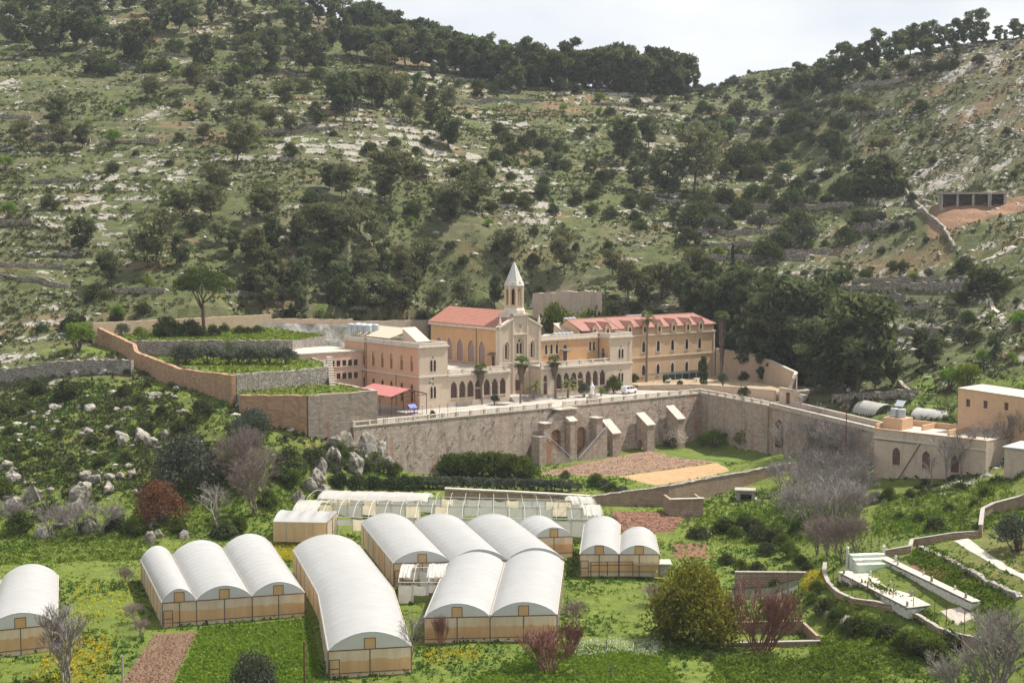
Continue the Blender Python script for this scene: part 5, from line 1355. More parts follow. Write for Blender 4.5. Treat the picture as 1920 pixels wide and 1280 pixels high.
# unfinished concrete shell on the hill
c1, c2 = PY(1766, 388, 424), PY(1884, 382, 421)
ca = math.atan2(c2[1] - c1[1], c2[0] - c1[0]); cw_ = math.hypot(c2[0] - c1[0], c2[1] - c1[1])
T = empty('concrete_shell', (c1[0], c1[1], c1[2] - .3), ca, 'unfinished grey concrete shell of four open bays on the right hillside', 'building')
bw = cw_ / 4
for k in range(5): MB().box(k * bw - .3, k * bw + .3, 0, .6, 0, 4.0).build('column', M['concrete'], T)
for k in range(3): MB().box((k + 1) * bw - .12, (k + 1) * bw + .12, .61, 6, 0, 4.0).build('partition', M['concrete'], T)
MB().box(-.6, cw_ + .6, -.3, 6.4, 4.001, 4.5).build('roof_slab', M['concrete'], T)
MB().box(-.5, cw_ + .5, 6.0, 6.4, 0, 4.0).box(-.5, -.29, .61, 5.99, 0, 4).box(cw_ + .29, cw_ + .5, .61, 5.99, 0, 4).build('rear_wall', M['concrete'], T)
MB().box(-.6, cw_ + .6, -.2, 6.4, -1.5, .0).build('floor_slab', M['concrete'], T)
MB().bar((cw_ * .77, -1.2, 0), (cw_ * .77, -1.2, 4.8), .08).build('pole', M['white'], T)
# ---------------------------------------------------------------- greenhouses
KEEP = []; FIELDS = {}
def resample(P, step):
    P = [np.array(p) for p in P]; out = [P[0]]
    tot = sum(np.linalg.norm(b - a) for a, b in zip(P, P[1:])); n = max(2, int(round(tot / step)))
    acc = [0]
    for a, b in zip(P, P[1:]): acc.append(acc[-1] + np.linalg.norm(b - a))
    return [np.array([np.interp(tot * k / n, acc, [p[i] for p in P]) for i in range(len(P[0]))]) for k in range(n + 1)]
def greenhouse(label, Lp, Rp, fr, ze=3.1, rise=1.75, hoop=2.3, curtain=True, door=True, group=None, zg=0.0, ends='both', side_mat='side', front_low='curtain', name='greenhouse'):
    """Lp, Rp: picture points of the eaves from the front gable to the back"""
    A = [PZ(x, y, ze + zg)[:2] for x, y in Lp]; B = [PZ(x, y, ze + zg)[:2] for x, y in Rp]
    n = max(len(resample(A, hoop)), len(resample(B, hoop))) - 1
    def rs(P):
        acc = [0]
        for a, b in zip(P, P[1:]): acc.append(acc[-1] + np.linalg.norm(b - a))
        return [np.array([np.interp(acc[-1] * k / n, acc, [p[i] for p in P]) for i in (0, 1)]) for k in range(n + 1)]
    A, B = rs(A), rs(B); o = A[0].copy(); KEEP.append(A + B[::-1])
    A = [a - o for a in A]; B = [b - o for b in B]
    T = empty(name, (o[0], o[1], zg), 0, label, 'greenhouse', group)
    NS = 12
    for i in range(len(fr) - 1):
        f0, f1 = fr[i], fr[i + 1]; V = []; F = []; rows = []; sub = 4
        for k in range(n):
            for s in range(sub if k < n - 1 else sub + 1):
                t = s / sub; a = A[k] * (1 - t) + A[k + 1] * t; b = B[k] * (1 - t) + B[k + 1] * t
                rows.append((a, b, math.sin(math.pi * t) ** .8 * (0.36 + .10 * random.random())))
        for (a, b, sag) in rows:
            p, q = a * (1 - f0) + b * f0, a * (1 - f1) + b * f1
            for j in range(NS + 1):
                g = j / NS; ang = math.pi * g
                x = p * (1 - g) + q * g; h = math.sin(ang) ** 0.72
                V.append((x[0], x[1], ze + rise * h - sag * math.sin(ang)))
        for r in range(len(rows) - 1):
            for j in range(NS):
                F.append((r * (NS + 1) + j, r * (NS + 1) + j + 1, (r + 1) * (NS + 1) + j + 1, (r + 1) * (NS + 1) + j))
        link('roof_film', new_mesh('roof_film', V, F, M['film'], None, True), T)
        for end, nm in ((0, 'gable'), (n, 'rear_gable')):
            a, b = A[end], B[end]; p, q = a * (1 - f0) + b * f0, a * (1 - f1) + b * f1; d = q - p; wd = np.linalg.norm(d); d = d / wd; nn = np.array([d[1], -d[0]])
            pts = [(wd * g, ze + rise * math.sin(math.pi * g) ** 0.72 - .02) for g in np.linspace(0, 1, NS + 1)][::-1]
            vc = wd * .5; vent = rect(vc - .62, vc + .62, ze + .06, ze + 1.25)
            mp = lambda u, z, dd: (p[0] + d[0] * u + nn[0] * (.03 - dd), p[1] + d[1] * u + nn[1] * (.03 - dd), z)
            if nm == 'gable' and rise > 1.3:
                g_ = MB().plate(pts, [vent], 0, mp).build(nm, M['gable'], T)
                MB().plate(vent, [], 0, mp).build('vent', M['vent'], g_)
                m = MB()
                for (x0, z0, x1, z1) in ((vc - .62, ze, vc - .62, ze + 1.25), (vc + .62, ze, vc + .62, ze + 1.25), (vc - .62, ze + 1.25, vc + .62, ze + 1.25)): m.bar(mp(x0, z0, -.03), mp(x1, z1, -.03), .04)
                m.build('vent_frame', M['rusty'], g_)
                m = MB()
                for q0, q1 in zip(pts, pts[1:]): m.bar(mp(q0[0], q0[1], -.02), mp(q1[0], q1[1], -.02), .045)
                m.build('end_hoop', M['steel'], g_)
            else: MB().plate(pts, [], 0, mp).build(nm, M['gable'], T)
            # wall below
            for h0, h1 in ((0, .5), (.5, 1)):
                x0, x1 = wd * h0, wd * h1
                w_ = MB().plate(rect(x0, x1, -.2, ze), [], 0, lambda u, z, dd: mp(u, z, .0 + dd)).build('front_panel' if end == 0 else 'rear_panel', M['front'], T)
                if end == 0 and front_low:
                    nq = 9; top = [(x0 + (x1 - x0) * k / nq, ze * .62 + random.uniform(-.12, .12)) for k in range(nq + 1)]
                    MB().plate([(x0 + .06, .35), (x1 - .06, .35)] + top[::-1], [], 0, lambda u, z, dd: mp(u, z, -.04)).build('curtain', M['curtain'], w_)
                if end == 0:
                    MB().bar(mp(x0, -.2, -.05), mp(x0, ze, -.05), .06).build('post', M['lead'], T)
            if end == 0:
                MB().bar(mp(0, ze, -.06), mp(wd, ze, -.06), .06).build('eave_rail', M['rusty'], T)
                MB().bar(mp(0, .5, -.07), mp(wd, .5, -.07), .04).build('low_rail', M['lead'], T)
                if i == 0 and door:
                    dd_ = MB().plate(rect(.15, 1.25, 0, 2.1), [], 0, lambda u, z, x: mp(u, z, -.09)).build('door', M['side'], T)
                    m = MB()
                    for (x0, z0, x1, z1) in ((.15, 0, .15, 2.1), (1.25, 0, 1.25, 2.1), (.15, 2.1, 1.25, 2.1), (.15, 1.05, 1.25, 1.05)): m.bar(mp(x0, z0, -.1), mp(x1, z1, -.1), .05)
                    m.build('door_frame', M['lead'], dd_)
                if i == len(fr) - 2: MB().bar(mp(wd, -.2, -.05), mp(wd, ze, -.05), .06).build('post', M['lead'], T)
    for side, P in (('left', A), ('right', B)):
        m = MB(); m2 = MB(); c = 0
        for k in range(n):
            s = np.linalg.norm(P[k + 1] - P[k])
            j = [random.uniform(-.08, .08) for _ in range(2)]
            f = [(*P[k], -.2), (*P[k + 1], -.2), (*P[k + 1], ze), (*P[k], ze)]
            if side == 'left': f.reverse()
            m.face(f)
        w_ = m.build('side_film', M[side_mat], T)
        out = 0.08
        m2 = MB()
        for k in range(n):
            m2.bar((*P[k], ze + .05), (*P[k + 1], ze + .05), .09)
        m2.build('gutter', M['torn'] if side == 'left' else M['cap'], T)
        for k in range(1, n, 2):
            d_ = (P[k] - (B if side == 'left' else A)[k]); d_ = d_ / np.linalg.norm(d_) * .05
            MB().bar((P[k][0] + d_[0], P[k][1] + d_[1], -.2), (P[k][0] + d_[0], P[k][1] + d_[1], ze), .05).build('side_post', M['steel'], T)
    for f in fr[1:-1]:
        m = MB()
        for k in range(n):
            a, b = A[k] * (1 - f) + B[k] * f, A[k + 1] * (1 - f) + B[k + 1] * f
            m.bar((*a, ze + .1), (*b, ze + .1), .13)
        m.build('valley_gutter', M['concrete'], T)
    return T
greenhouse('triple-span white tunnel greenhouse with narrow first span beside the rocky bank', [(304, 1130), (263, 1049)], [(571, 1111), (506, 1016)], [0, .235, .625, 1])
greenhouse('long single-span white greenhouse bending halfway, behind the bare tree', [(615, 1220), (596, 1113), (549, 1030)], [(771, 1211), (737, 1103), (673, 1022)], [0, 1], rise=2.0)
greenhouse('triple-span white greenhouse with orange sides behind the double one', [(738, 1056), (677, 981)], [(1057, 1047), (973, 983)], [0, .333, .666, 1])
greenhouse('double-span white greenhouse with two grey gables and orange front', [(795, 1158), (837, 1058)], [(1044, 1152), (1057, 1053)], [0, .495, 1], door=False)
greenhouse('small single-span greenhouse tucked beside the mid triple one', [(1003, 1008), (970, 984)], [(1074, 1005), (1045, 984)], [0, 1], rise=1.6, ze=3.0, door=False, front_low='curtain')
greenhouse('longer tunnel of the small pair next to the red soil plot', [(1087, 1039), (1095, 983)], [(1160, 1039), (1163, 983)], [0, 1], rise=1.45, ze=3.0)
greenhouse('shorter tunnel of the small pair next to the red soil plot', [(1161, 1039), (1164, 1003)], [(1236, 1039), (1228, 1003)], [0, 1], rise=1.4, ze=3.0, door=False)
greenhouse('single white greenhouse behind the leafless fan-shaped tree', [(-32, 1184), (2, 1087)], [(107, 1170), (109, 1078)], [0, 1], rise=1.9)
greenhouse('small low greenhouse with ochre side by the yellow flowers', [(612, 980), (512, 978)], [(632, 960), (536, 958)], [0, 1], rise=.95, ze=3.0, door=False, front_low=None, side_mat='curtain')
# broken side bay in front of the mid triple house
def frame_bay(label, px, ze=2.9, hoops=20, torn=(), zg=0.0, panels=True, film_on=(0, 0)):
    """px: list of eave lines (picture points left,right), near to far"""
    lines = []
    for (l, r) in px:
        a, b = PZ(l[0], l[1], ze + zg)[:2], PZ(r[0], r[1], ze + zg)[:2]; lines.append((a, b))
    KEEP.append([lines[0][0], lines[0][1], lines[-1][1], lines[-1][0]])
    o = lines[0][0].copy(); T = empty('uncovered_greenhouse', (o[0], o[1], zg), 0, label, 'greenhouse frame')
    for li, (a, b) in enumerate(lines):
        a = a - o; b = b - o; n = hoops
        MB().bar((*a, ze), (*b, ze), .055).build('eave_rail', M['steel'], T)
        for k in range(n + 1):
            p = a * (1 - k / n) + b * (k / n)
            MB().bar((*p, -.3), (*p, ze), .05).build('post', M['lead'], T)
            if k < n and panels:
                q = a * (1 - (k + 1) / n) + b * ((k + 1) / n); nb = 6
                V = []; zt = ze - .05 - random.random() * .25; low = .0 if random.random() < .75 else random.uniform(.6, 1.6)
                sg = random.uniform(0, .35)
                for j in range(nb + 1):
                    t = j / nb; x = p * (1 - t) + q * t
                    for g in range(4):
                        z = low + (zt - low) * g / 3 - sg * math.sin(math.pi * t) * (1 if g == 3 else .3); V.append((x[0], x[1] - .06 - random.random() * .06, z))
                F = [(j * 4 + g, (j + 1) * 4 + g, (j + 1) * 4 + g + 1, j * 4 + g + 1) for j in range(nb) for g in range(3)]
                link('film_panel', new_mesh('film_panel', V, F, M[random.choice(['front', 'torn', 'torn', 'torn'])], None, True), T)
        if li + 1 < len(lines):
            c, d = lines[li + 1][0] - o, lines[li + 1][1] - o
            for k in range(n + 1):
                p = a * (1 - k / n) + b * (k / n); q = c * (1 - k / n) + d * (k / n); m = MB(); pr = None
                for g in np.linspace(0, 1, 9):
                    x = p * (1 - g) + q * g; w = (*x, ze + 1.35 * math.sin(math.pi * g) ** .75)
                    if pr: m.bar(pr, w, .035, 3)
                    pr = w
                m.build('hoop', M['white'], T)
            for (f0, f1, li2) in torn:
                if li2 != li: continue
                V = []; K = 16; J = 9
                for k in range(K + 1):
                    f = f0 + (f1 - f0) * k / K; p = a * (1 - f) + b * f; q = c * (1 - f) + d * f
                    for g in range(J):
                        t = .12 + .88 * g / (J - 1); x = p * (1 - t) + q * t
                        V.append((x[0], x[1], ze + 1.38 * math.sin(math.pi * t) ** .75 - random.random() * .22 - (.35 * random.random() if g == 0 else 0)))
                F = [(k * J + g, (k + 1) * J + g, (k + 1) * J + g + 1, k * J + g + 1) for k in range(K) for g in range(J - 1)]
                link('torn_film', new_mesh('torn_film', V, F, M['torn'], None, True), T)
    return T
frame_bay('long uncovered greenhouse frame with torn white film below the stone wall', [((545, 968), (1132, 973)), ((572, 941), (1120, 951)), ((612, 926), (1098, 938))], torn=((.03, .12, 1), (.05, .42, 1), (.92, 1.0, 1), (.0, .08, 0), (.94, 1.0, 0)), zg=-.3)
frame_bay('collapsed greenhouse bay with sagging film between the orange-sided houses', [((747, 1091), (832, 1091)), ((760, 1064), (843, 1062))], hoops=3, torn=((.0, .25, 0), (.6, 1.0, 0)))
T = empty('concrete_slab', (*PZ(1190, 1077, 0)[:2], 0), 0, 'low concrete platform with pipes before the small tunnel pair', 'platform')
MB().box(0, 4.9, 0, 2.6, -.3, 1.5).build('base', M['concrete'], T); MB().box(-.2, 5.4, -.3, 2.8, 1.501, 1.65).build('slab', M['cap'], T)
m = MB()
for x in (-6.4, -4.0, -.3): m.bar((x, -.5, 0), (x, -.5, 2.0), .06)
m.bar((-6.4, -.5, 2.0), (-.3, -.5, 2.05), .05); m.bar((-6.4, -.5, 1.5), (-.3, -.5, 1.6), .05); m.build('pipe_frame', M['rusty'], T)

# ---------------------------------------------------------------- fields (thin sheets laid on the ground)
def field(name, cor, mat, label, z=None, off=.07, n=28, lump=.0, furrow=0.0, jag=.5):
    if z is None: P = [hit(*c) for c in cor]
    else: P = [PZ(c[0], c[1], z) for c in cor]
    P = [np.array(p[:2]) for p in P]; o = P[0].copy(); V = []; FIELDS[label] = P
    for j in range(n + 1):
        for i in range(n + 1):
            a, b = i / n, j / n
            x = (P[0] * (1 - a) + P[1] * a) * (1 - b) + (P[3] * (1 - a) + P[2] * a) * b
            e = min(a, 1 - a, b, 1 - b)
            if e < .02: x = x + (np.array([vnoise(x[0] * .5, x[1] * .5, 5), vnoise(x[0] * .5, x[1] * .5, 6)]) - .5) * 2 * jag
            zz = float(hgt(*x)) + off + furrow * math.sin(b * n * 3.0) + lump * (random.random() - .5)
            if e < .001: zz -= .25
            V.append((x[0] - o[0], x[1] - o[1], zz))
    F = [(j * (n + 1) + i, j * (n + 1) + i + 1, (j + 1) * (n + 1) + i + 1, (j + 1) * (n + 1) + i) for j in range(n) for i in range(n)]
    ob = link(name, new_mesh(name, V, F, M[mat], None, True)); ob.location = (o[0], o[1], 0)
    return tag(ob, label, 'field', kind='structure')
field('soil_plot', [(212, 1300), (312, 1300), (370, 1182), (290, 1190)], 'soil', 'brown dug plot', lump=.22, n=46)
field('tilled_field', [(985, 890), (1150, 894), (1348, 868), (1215, 843)], 'soil_field', 'tilled brown field below the retaining wall', lump=.12, n=40)
field('stubble_field', [(1152, 893), (1225, 911), (1372, 884), (1350, 867)], 'soil_tan', 'dry tan strip below the tilled field', lump=.05)
field('lawn', [(1222, 842), (1352, 866), (1478, 862), (1440, 815)], 'lawn', 'bright green orchard grass below the retaining wall', lump=.05)
field('red_plot', [(1170, 1004), (1262, 1000), (1292, 962), (1140, 957)], 'soil_red', 'red brown plot beside the small tunnels', lump=.2, n=36)
field('red_plot', [(1262, 1046), (1330, 1048), (1322, 1018), (1262, 1018)], 'soil_red', 'small red earth patch', lump=.2, jag=2.2)

# ---------------------------------------------------------------- lower walls, tanks
lp = [PY(1108, 930, 262), PY(1185, 921, 264), PY(1252, 911, 265), PY(1330, 896, 272), PY(1400, 884, 278), PY(1484, 868, 285)]
strip_wall('field_wall', [p[:2] for p in lp], [p[2] for p in lp], [-4] * 6, .9, M['lowstone'], 'rough red-brown stone wall holding up the tilled field', cap='coping', capmat=M['dry'], caph=.15, capo=.08, jag=.1, seg=1.2)
lp = [PY(834, 917, 262), PY(960, 923, 262), PY(1106, 931, 261)]
strip_wall('channel_wall', [p[:2] for p in lp], [p[2] for p in lp], [-3] * 3, .7, M['lowstone'], 'low wall with white concrete top behind the uncovered frames', cap='coping', capmat=M['cap'], caph=.3, capo=.25, seg=2)
def gpt(px, py): return hit(px, py)
p = gpt(1397, 940)
T = empty('pump_house', (p[0], p[1], p[2]), R(-10), 'small concrete pump box with dark opening under the field wall', 'pump house')
MB().plate(rect(-1.7, 1.7, -.5, 1.7), [rect(-.9, 1.2, -.2, 1.2)], .3, facing('F', 0)).box(-1.7, -1.4, .31, 2.6, -.5, 1.7).box(1.4, 1.7, .31, 2.6, -.5, 1.7).box(-1.39, 1.39, 2.3, 2.6, -.5, 1.7).build('wall', M['concrete'], T)
MB().box(-1.95, 1.95, -.25, 2.8, 1.701, 1.95).build('roof_slab', M['concrete'], T)
MB().box(1.9, 7.0, -1.2, -.9, -.3, .35).box(1.9, 2.2, -.89, 2.2, -.3, .35).build('kerb', M['cap'], T)
p = gpt(1262, 968)
T = empty('water_basin', (p[0], p[1], p[2]), R(8), 'dark stone water basin at the corner of the field wall', 'basin')
MB().box(-.6, 5.5, -.4, .1, -1, 3.0).box(-.6, -.1, .11, 5, -1, 3.0).box(5.1, 5.5, .11, 5, -1, 3.0).build('wall', M['lowstone'], T)
MB().box(-.8, 5.7, -.6, .3, 3.001, 3.2).build('coping', M['cap'], T); MB().box(-.09, 5.09, .11, 5, -1, 2.5).build('water', M['water'], T)
# irrigation pool
a, b = PZ(1378, 1072, .6)[:2], PZ(1512, 1073, .6)[:2]
strip_wall('pool_wall', [a, b], [.6, .6], [-3, -3], .5, M['lowstone'], 'stained wall at the back of the green pool', cap='coping', capmat=M['concrete'], caph=.12, capo=.1, seg=3)
field('pool_water', [(1372, 1118), (1492, 1112), (1512, 1084), (1372, 1086)], 'water', 'green irrigation pool', z=-1.2, off=.25, n=4, jag=0)
p = gpt(1352, 1214)
T = empty('cistern', (p[0], p[1], p[2]), R(5), 'open concrete cistern behind the red twiggy shrub', 'cistern')
MB().box(0, 12.5, 0, .4, -1.5, .25).box(0, .4, .41, 6.5, -1.5, 1.5).box(12.1, 12.5, .41, 6.5, -1.5, .9).box(.41, 12.09, 6.1, 6.5, -1.5, 1.2).build('wall', M['lowstone'], T)
MB().box(-.1, 12.6, -.1, .5, .251, .38).build('coping', M['concrete'], T)
MB().box(.41, 12.09, .41, 6.09, -1.5, -.9).build('floor', M['lowstone'], T)

# ---------------------------------------------------------------- cemetery
def hz(px, py): q = hit(px, py); return q
cp = [(1547, 1062), (1545, 1080), (1553, 1100), (1572, 1118), (1600, 1134), (1640, 1143), (1682, 1152), (1722, 1168), (1760, 1186), (1800, 1200), (1850, 1212)]
Q = [hz(*c) for c in cp]
strip_wall('cemetery_wall', [q[:2] for q in Q], [q[2] + .55 for q in Q], [q[2] - 2.2 for q in Q], .45, M['lowstone'], 'curved stone wall edging the cemetery above the stream bank', cap='coping', capmat=M['concrete'], caph=.1, capo=.06, jag=.05, seg=1)
cp = [(1658, 1046), (1706, 1038), (1710, 1024), (1790, 1012), (1836, 1010)]
Q = [hz(*c) for c in cp]
strip_wall('cemetery_wall', [q[:2] for q in Q], [q[2] + .9 for q in Q], [q[2] - 1.5 for q in Q], .4, M['lowstone'], 'stone wall closing the cemetery towards the green bank', cap='coping', capmat=M['concrete'], caph=.1, capo=.06, seg=1)
cp = [(1838, 1008), (1842, 978), (1862, 966), (1912, 953), (1935, 946)]
Q = [hz(*c) for c in cp]
strip_wall('cemetery_wall', [q[:2] for q in Q], [q[2] + 1.7 for q in Q], [q[2] - 1.5 for q in Q], .45, M['lowstone'], 'stepped stone wall above the cemetery path', cap='coping', capmat=M['concrete'], caph=.12, capo=.08, seg=1)
cp = [(1722, 1030), (1760, 1046), (1800, 1068), (1850, 1098), (1912, 1124)]
Q = [hz(*c) for c in cp]
strip_wall('rubble_wall', [q[:2] for q in Q], [q[2] + .5 for q in Q], [q[2] - 1 for q in Q], .8, M['dry'], 'low rubble wall across the cemetery slope', jag=.2, seg=.6)
def tomb_row(f0, f1, width, h, label, stones, slabmat):
    a, b = hz(*f0), hz(*f1); d = b[:2] - a[:2]; ln = np.linalg.norm(d); an = math.atan2(d[1], d[0]); z0 = max(a[2], b[2]); dz = b[2] - a[2]
    T = empty('tomb_row', (a[0], a[1], a[2]), an, label, 'tomb row')
    N = 14
    for k in range(N):
        x0, x1 = ln * k / N, ln * (k + 1) / N; zz = dz * (k + .5) / N
        MB().box(x0 + .01, x1 - .01, 0, width, zz - 1.2, zz + h).build('block', M['white'], T)
        m = MB().box(x0 + .35, x1 - .35, -.02, .05, zz + .1, zz + h - .2); m.build('niche', M['concrete'], T)
        m = MB().box(x0 + .35, x1 - .35, width - .05, width + .02, zz + .1, zz + h - .2); m.build('niche', M['concrete'], T)
    ov = .06; m = MB(); m.prism([(0, -ov), (ln, -ov), (ln, width + ov), (0, width + ov)], [h + .004 + .2, h + .2 + dz, h + .2 + dz, h + .004 + .2], [h + .32, h + .32 + dz, h + .32 + dz, h + .32]); m.build('slab', M[slabmat], T)
    for k in range(stones):
        x = ln * (k + .5 + random.uniform(-.3, .3)) / stones; zz = dz * x / ln; s = random.uniform(.5, 1.1); y = .15 if k % 2 else width - .3
        MB().plate(rarch(0, 0, .5 * s, .85 * s), [], .1, lambda u, v, dd: (x + u, y + dd, zz + h + .3 + v)).build('headstone', M[random.choice(['white', 'concrete', 'cap'])], T)
    return T
tomb_row((1745, 1141), (1612, 1075), 3.4, -.05, 'long white tomb block with wide pale slab top in the cemetery', 7, 'cap')
tomb_row((1838, 1140), (1662, 1052), 1.2, .30, 'narrow white tomb block with headstones along the grass bank', 6, 'cap')
a = hz(1634, 1066)
T = empty('tomb', (a[0], a[1], a[2]), R(10), 'pale green stepped tomb with corner posts at the end of the row', 'tomb')
gm = plain('pale_green_paint', (.50, .60, .45), .7)
for k in range(3): MB().box(-2.4, 2.4, -1.2 + 1.1 * k, -.15 + 1.1 * k, -.5, .7 + .4 * k).build('step', gm if k % 2 == 0 else M['white'], T)
for x in (-2.6, 2.6): MB().lathe([(.2, -.5), (.2, 2.2), (.28, 2.3), (.05, 2.6)], 6, (x, 2.0, 0)).build('corner_post', M['white'], T)
field('cemetery_path', [(1783, 1014), (1812, 1010), (1925, 1078), (1925, 1098)], 'cap', 'pale concrete path across the cemetery', jag=.05, off=.1)
field('cemetery_path', [(1760, 1146), (1800, 1140), (1830, 1162), (1795, 1178)], 'cap', 'broken pale slabs at the foot of the tomb row', jag=.2, off=.1)
field('bare_earth', [(1700, 1068), (1760, 1092), (1775, 1080), (1715, 1050)], 'soil_red', 'bare reddish earth between tombs', off=.06)
for k, (x, y) in enumerate([(1562, 1100), (1578, 1116), (1597, 1128), (1626, 1136), (1674, 1146), (1712, 1158), (1752, 1170), (1774, 1178), (1808, 1188), (1633, 1038), (1648, 1032), (1742, 1012), (1800, 1002), (1838, 960), (1862, 950), (1497, 1130), (1477, 1106), (1468, 1068)]):
    q = hz(x, y)
    o = MB().bar((0, 0, -.3), (0, 0, 2.6), .05, 5).bar((0, 0, 2.6), (.12, -.1, 2.95), .04, 4).build('fence_post', M['rusty']); o.location = q
    tag(o, 'thin rusty fence post along the cemetery and stream bank', 'fence post', 'rusty posts round the cemetery')
for k, (x, y, h) in enumerate([(571, 1290, 5.2), (230, 1290, 3.6)]):
    q = PZ(x, y, 0)
    o = MB().bar((0, 0, -.3), (0, 0, h), .11, 6).bar((0, 0, h), (0, 0, h + .05), .13, 6).build('fence_post', M['rusty'] if k == 0 else M['concrete']); o.location = q
    tag(o, ['dark iron post standing in the crop field', 'grey wooden post beside the dug brown plot'][k], 'post')
for k, (x, y) in enumerate([(1137, 1225), (1190, 1228), (1256, 1226), (1075, 1272), (1145, 1270)]):
    q = hz(x, y); o = MB().bar((0, 0, -.2), (0, 0, 1.6), .05, 5).bar((0, 0, 1.3), (.7, .2, 0), .035, 4).build('fence_post', M['lead']); o.location = q
    tag(o, 'short dark stake of the wire fence round the grass plot', 'fence post', 'wire fence stakes in the meadow')
q = hz(1585, 905)
o = MB().bar((0, 0, -.5), (0, 0, 14.5), .14, 6, .09).bar((-.5, 0, 14.3), (.5, 0, 14.3), .05, 4).build('utility_pole', M['rusty']); o.location = q
tag(o, 'brown utility pole standing before the causeway', 'pole')
# ---------------------------------------------------------------- foliage builders
def leafquads(c, size, tint, up=0.0, g=None):
    g = g or rng; n = len(c)
    a = g.normal(size=(n, 3)); a /= np.linalg.norm(a, axis=1)[:, None]
    b = g.normal(size=(n, 3)); b[:, 2] += up; b -= a * (a * b).sum(1)[:, None]; b /= np.linalg.norm(b, axis=1)[:, None] + 1e-9
    s = (np.asarray(size) * np.ones(n))[:, None] * g.uniform(.65, 1.35, (n, 1)); asp = g.uniform(.45, .9, (n, 1))
    V = np.stack([c - b * s, c + a * s * asp * .6, c + b * s, c - a * s * asp * .6], 1).reshape(-1, 3)
    F = np.arange(4 * n).reshape(n, 4)
    return V, F, np.repeat(np.clip(tint, 0, 1), 4)
def pads(centers, radii, per, size, tint0=None, flat=.6, up=0.0, g=None, shell=.5):
    g = g or rng; C = []; Tn = []
    for i, (c, r) in enumerate(zip(centers, radii)):
        d = g.normal(size=(per, 3)); d /= np.linalg.norm(d, axis=1)[:, None]
        rad = (shell + (1 - shell) * g.random(per)) ** .8
        q = d * rad[:, None] * r; q[:, 2] *= flat
        C.append(np.asarray(c) + q); Tn.append(np.clip((.5 if tint0 is None else tint0[i]) + g.normal(size=per) * .22, 0, 1))
    C = np.concatenate(C); Tn = np.concatenate(Tn)
    return leafquads(C, size, Tn, up, g)
def limb(m, p, q, r0, r1, n=5, bend=.15, seg=3, g=random):
    p = Vector(p); q = Vector(q); L_ = (q - p).length; pr = p
    off = Vector((g.uniform(-1, 1), g.uniform(-1, 1), g.uniform(-.3, .6))) * bend * L_
    for k in range(1, seg + 1):
        t = k / seg; x = p.lerp(q, t) + off * math.sin(math.pi * t)
        m.bar(pr, x, r0 + (r1 - r0) * (k - 1) / seg, n, r0 + (r1 - r0) * t); pr = x
PROTO = {}
def proto(kind, trunk, crown, H, crownname='crown', trunkmat='bark', crownmat='shrub'):
    V, F, tn = crown
    cm = np_mesh(kind + '_crown', V, F, M[crownmat], False, {'tint': tn})
    tm = new_mesh(kind + '_trunk', trunk.v, trunk.f, M[trunkmat]) if trunk and trunk.f else None
    PROTO.setdefault(kind, []).append((cm, tm, H, crownname))
def mk_pine(seed, H=10, R_=3.0, lean=.08, base=.32, mat='pine', flat=.62, kind='pine', n=20, per=125):
    g = np.random.default_rng(seed); random.seed(seed); m = MB()
    la = g.uniform(0, 6.28); lx, ly = lean * H * math.cos(la), lean * H * math.sin(la)
    top = Vector((lx, ly, H * .86)); limb(m, (0, 0, -.4), top * .55, .20, .14, 6, .05); limb(m, top * .55, top, .14, .05, 5, .05)
    cs, rs = [], []
    for i in range(n):
        h = base + (1 - base) * (i + .5) / n * .93; prof = math.sin(math.pi * min(1, (h - base * .75) / (1.12 - base * .75))) ** .7
        a = g.uniform(0, 6.28); rr = R_ * prof * g.uniform(.25, .85)
        c = np.array([lx * h + rr * math.cos(a), ly * h + rr * math.sin(a), H * h * .97]); r = R_ * g.uniform(.26, .46) * (.6 + .5 * prof)
        cs.append(c); rs.append(r)
        if i % 2 == 0: limb(m, (lx * h * .85, ly * h * .85, H * max(h - .16, .2)), c, .07, .02, 4, .1, 2)
    t0 = g.uniform(.15, .9, n)
    proto(kind, m, pads(cs, rs, int(per * .8), .40, t0, flat, .6, g, .35), H, trunkmat='bark_pine', crownmat=mat)
for s in range(5): mk_pine(100 + s, 10, 3.5 + .25 * (s % 3), .04 + .02 * s, .12 + .03 * s, n=26, per=120)
for s in range(4): mk_pine(120 + s, 10, 4.5, .14, .30, 'pine_o', .55, 'open_pine', 24, 115)
for s in range(3): mk_pine(140 + s, 14, 3.1, .03, .14, 'pine', .75, 'tall_pine', 34, 120)
for s in range(2): mk_pine(150 + s, 10, 4.6, .08, .62, 'pine_o', .42, 'flat_pine', 20, 130)
def mk_umbrella(seed=3, H=17, R_=7.4):
    g = np.random.default_rng(seed); random.seed(seed); m = MB(); cs, rs = [], []
    limb(m, (0, 0, -.5), (.2, 0, H * .42), .48, .36, 8, .03)
    for k in range(9):
        a = k * 6.28 / 9 + g.uniform(-.3, .3); rr = R_ * g.uniform(.45, .8); p = Vector((rr * math.cos(a), rr * math.sin(a), H * g.uniform(.66, .80)))
        limb(m, (.2, 0, H * (.34 + .02 * k)), p, .17, .06, 5, .12, 3)
        for j in range(3): limb(m, Vector((.2, 0, H * .4)).lerp(p, .6), p + Vector((g.uniform(-2, 2), g.uniform(-2, 2), g.uniform(.4, 1.6))), .06, .02, 4, .1, 2)
    for k in range(96):
        a = g.uniform(0, 6.28); q = math.sqrt(g.random()); rr = R_ * q * .92
        cs.append((rr * math.cos(a), rr * math.sin(a), H * (.93 - .24 * q * q) + g.uniform(-2.4, .4) * (1 - .5 * q))); rs.append(g.uniform(1.1, 1.8))
    proto('umbrella', m, pads(cs, rs, 150, .24, g.uniform(.15, .9, 96), .5, .8, g), H, trunkmat='bark_pine', crownmat='umbrella')
mk_umbrella()
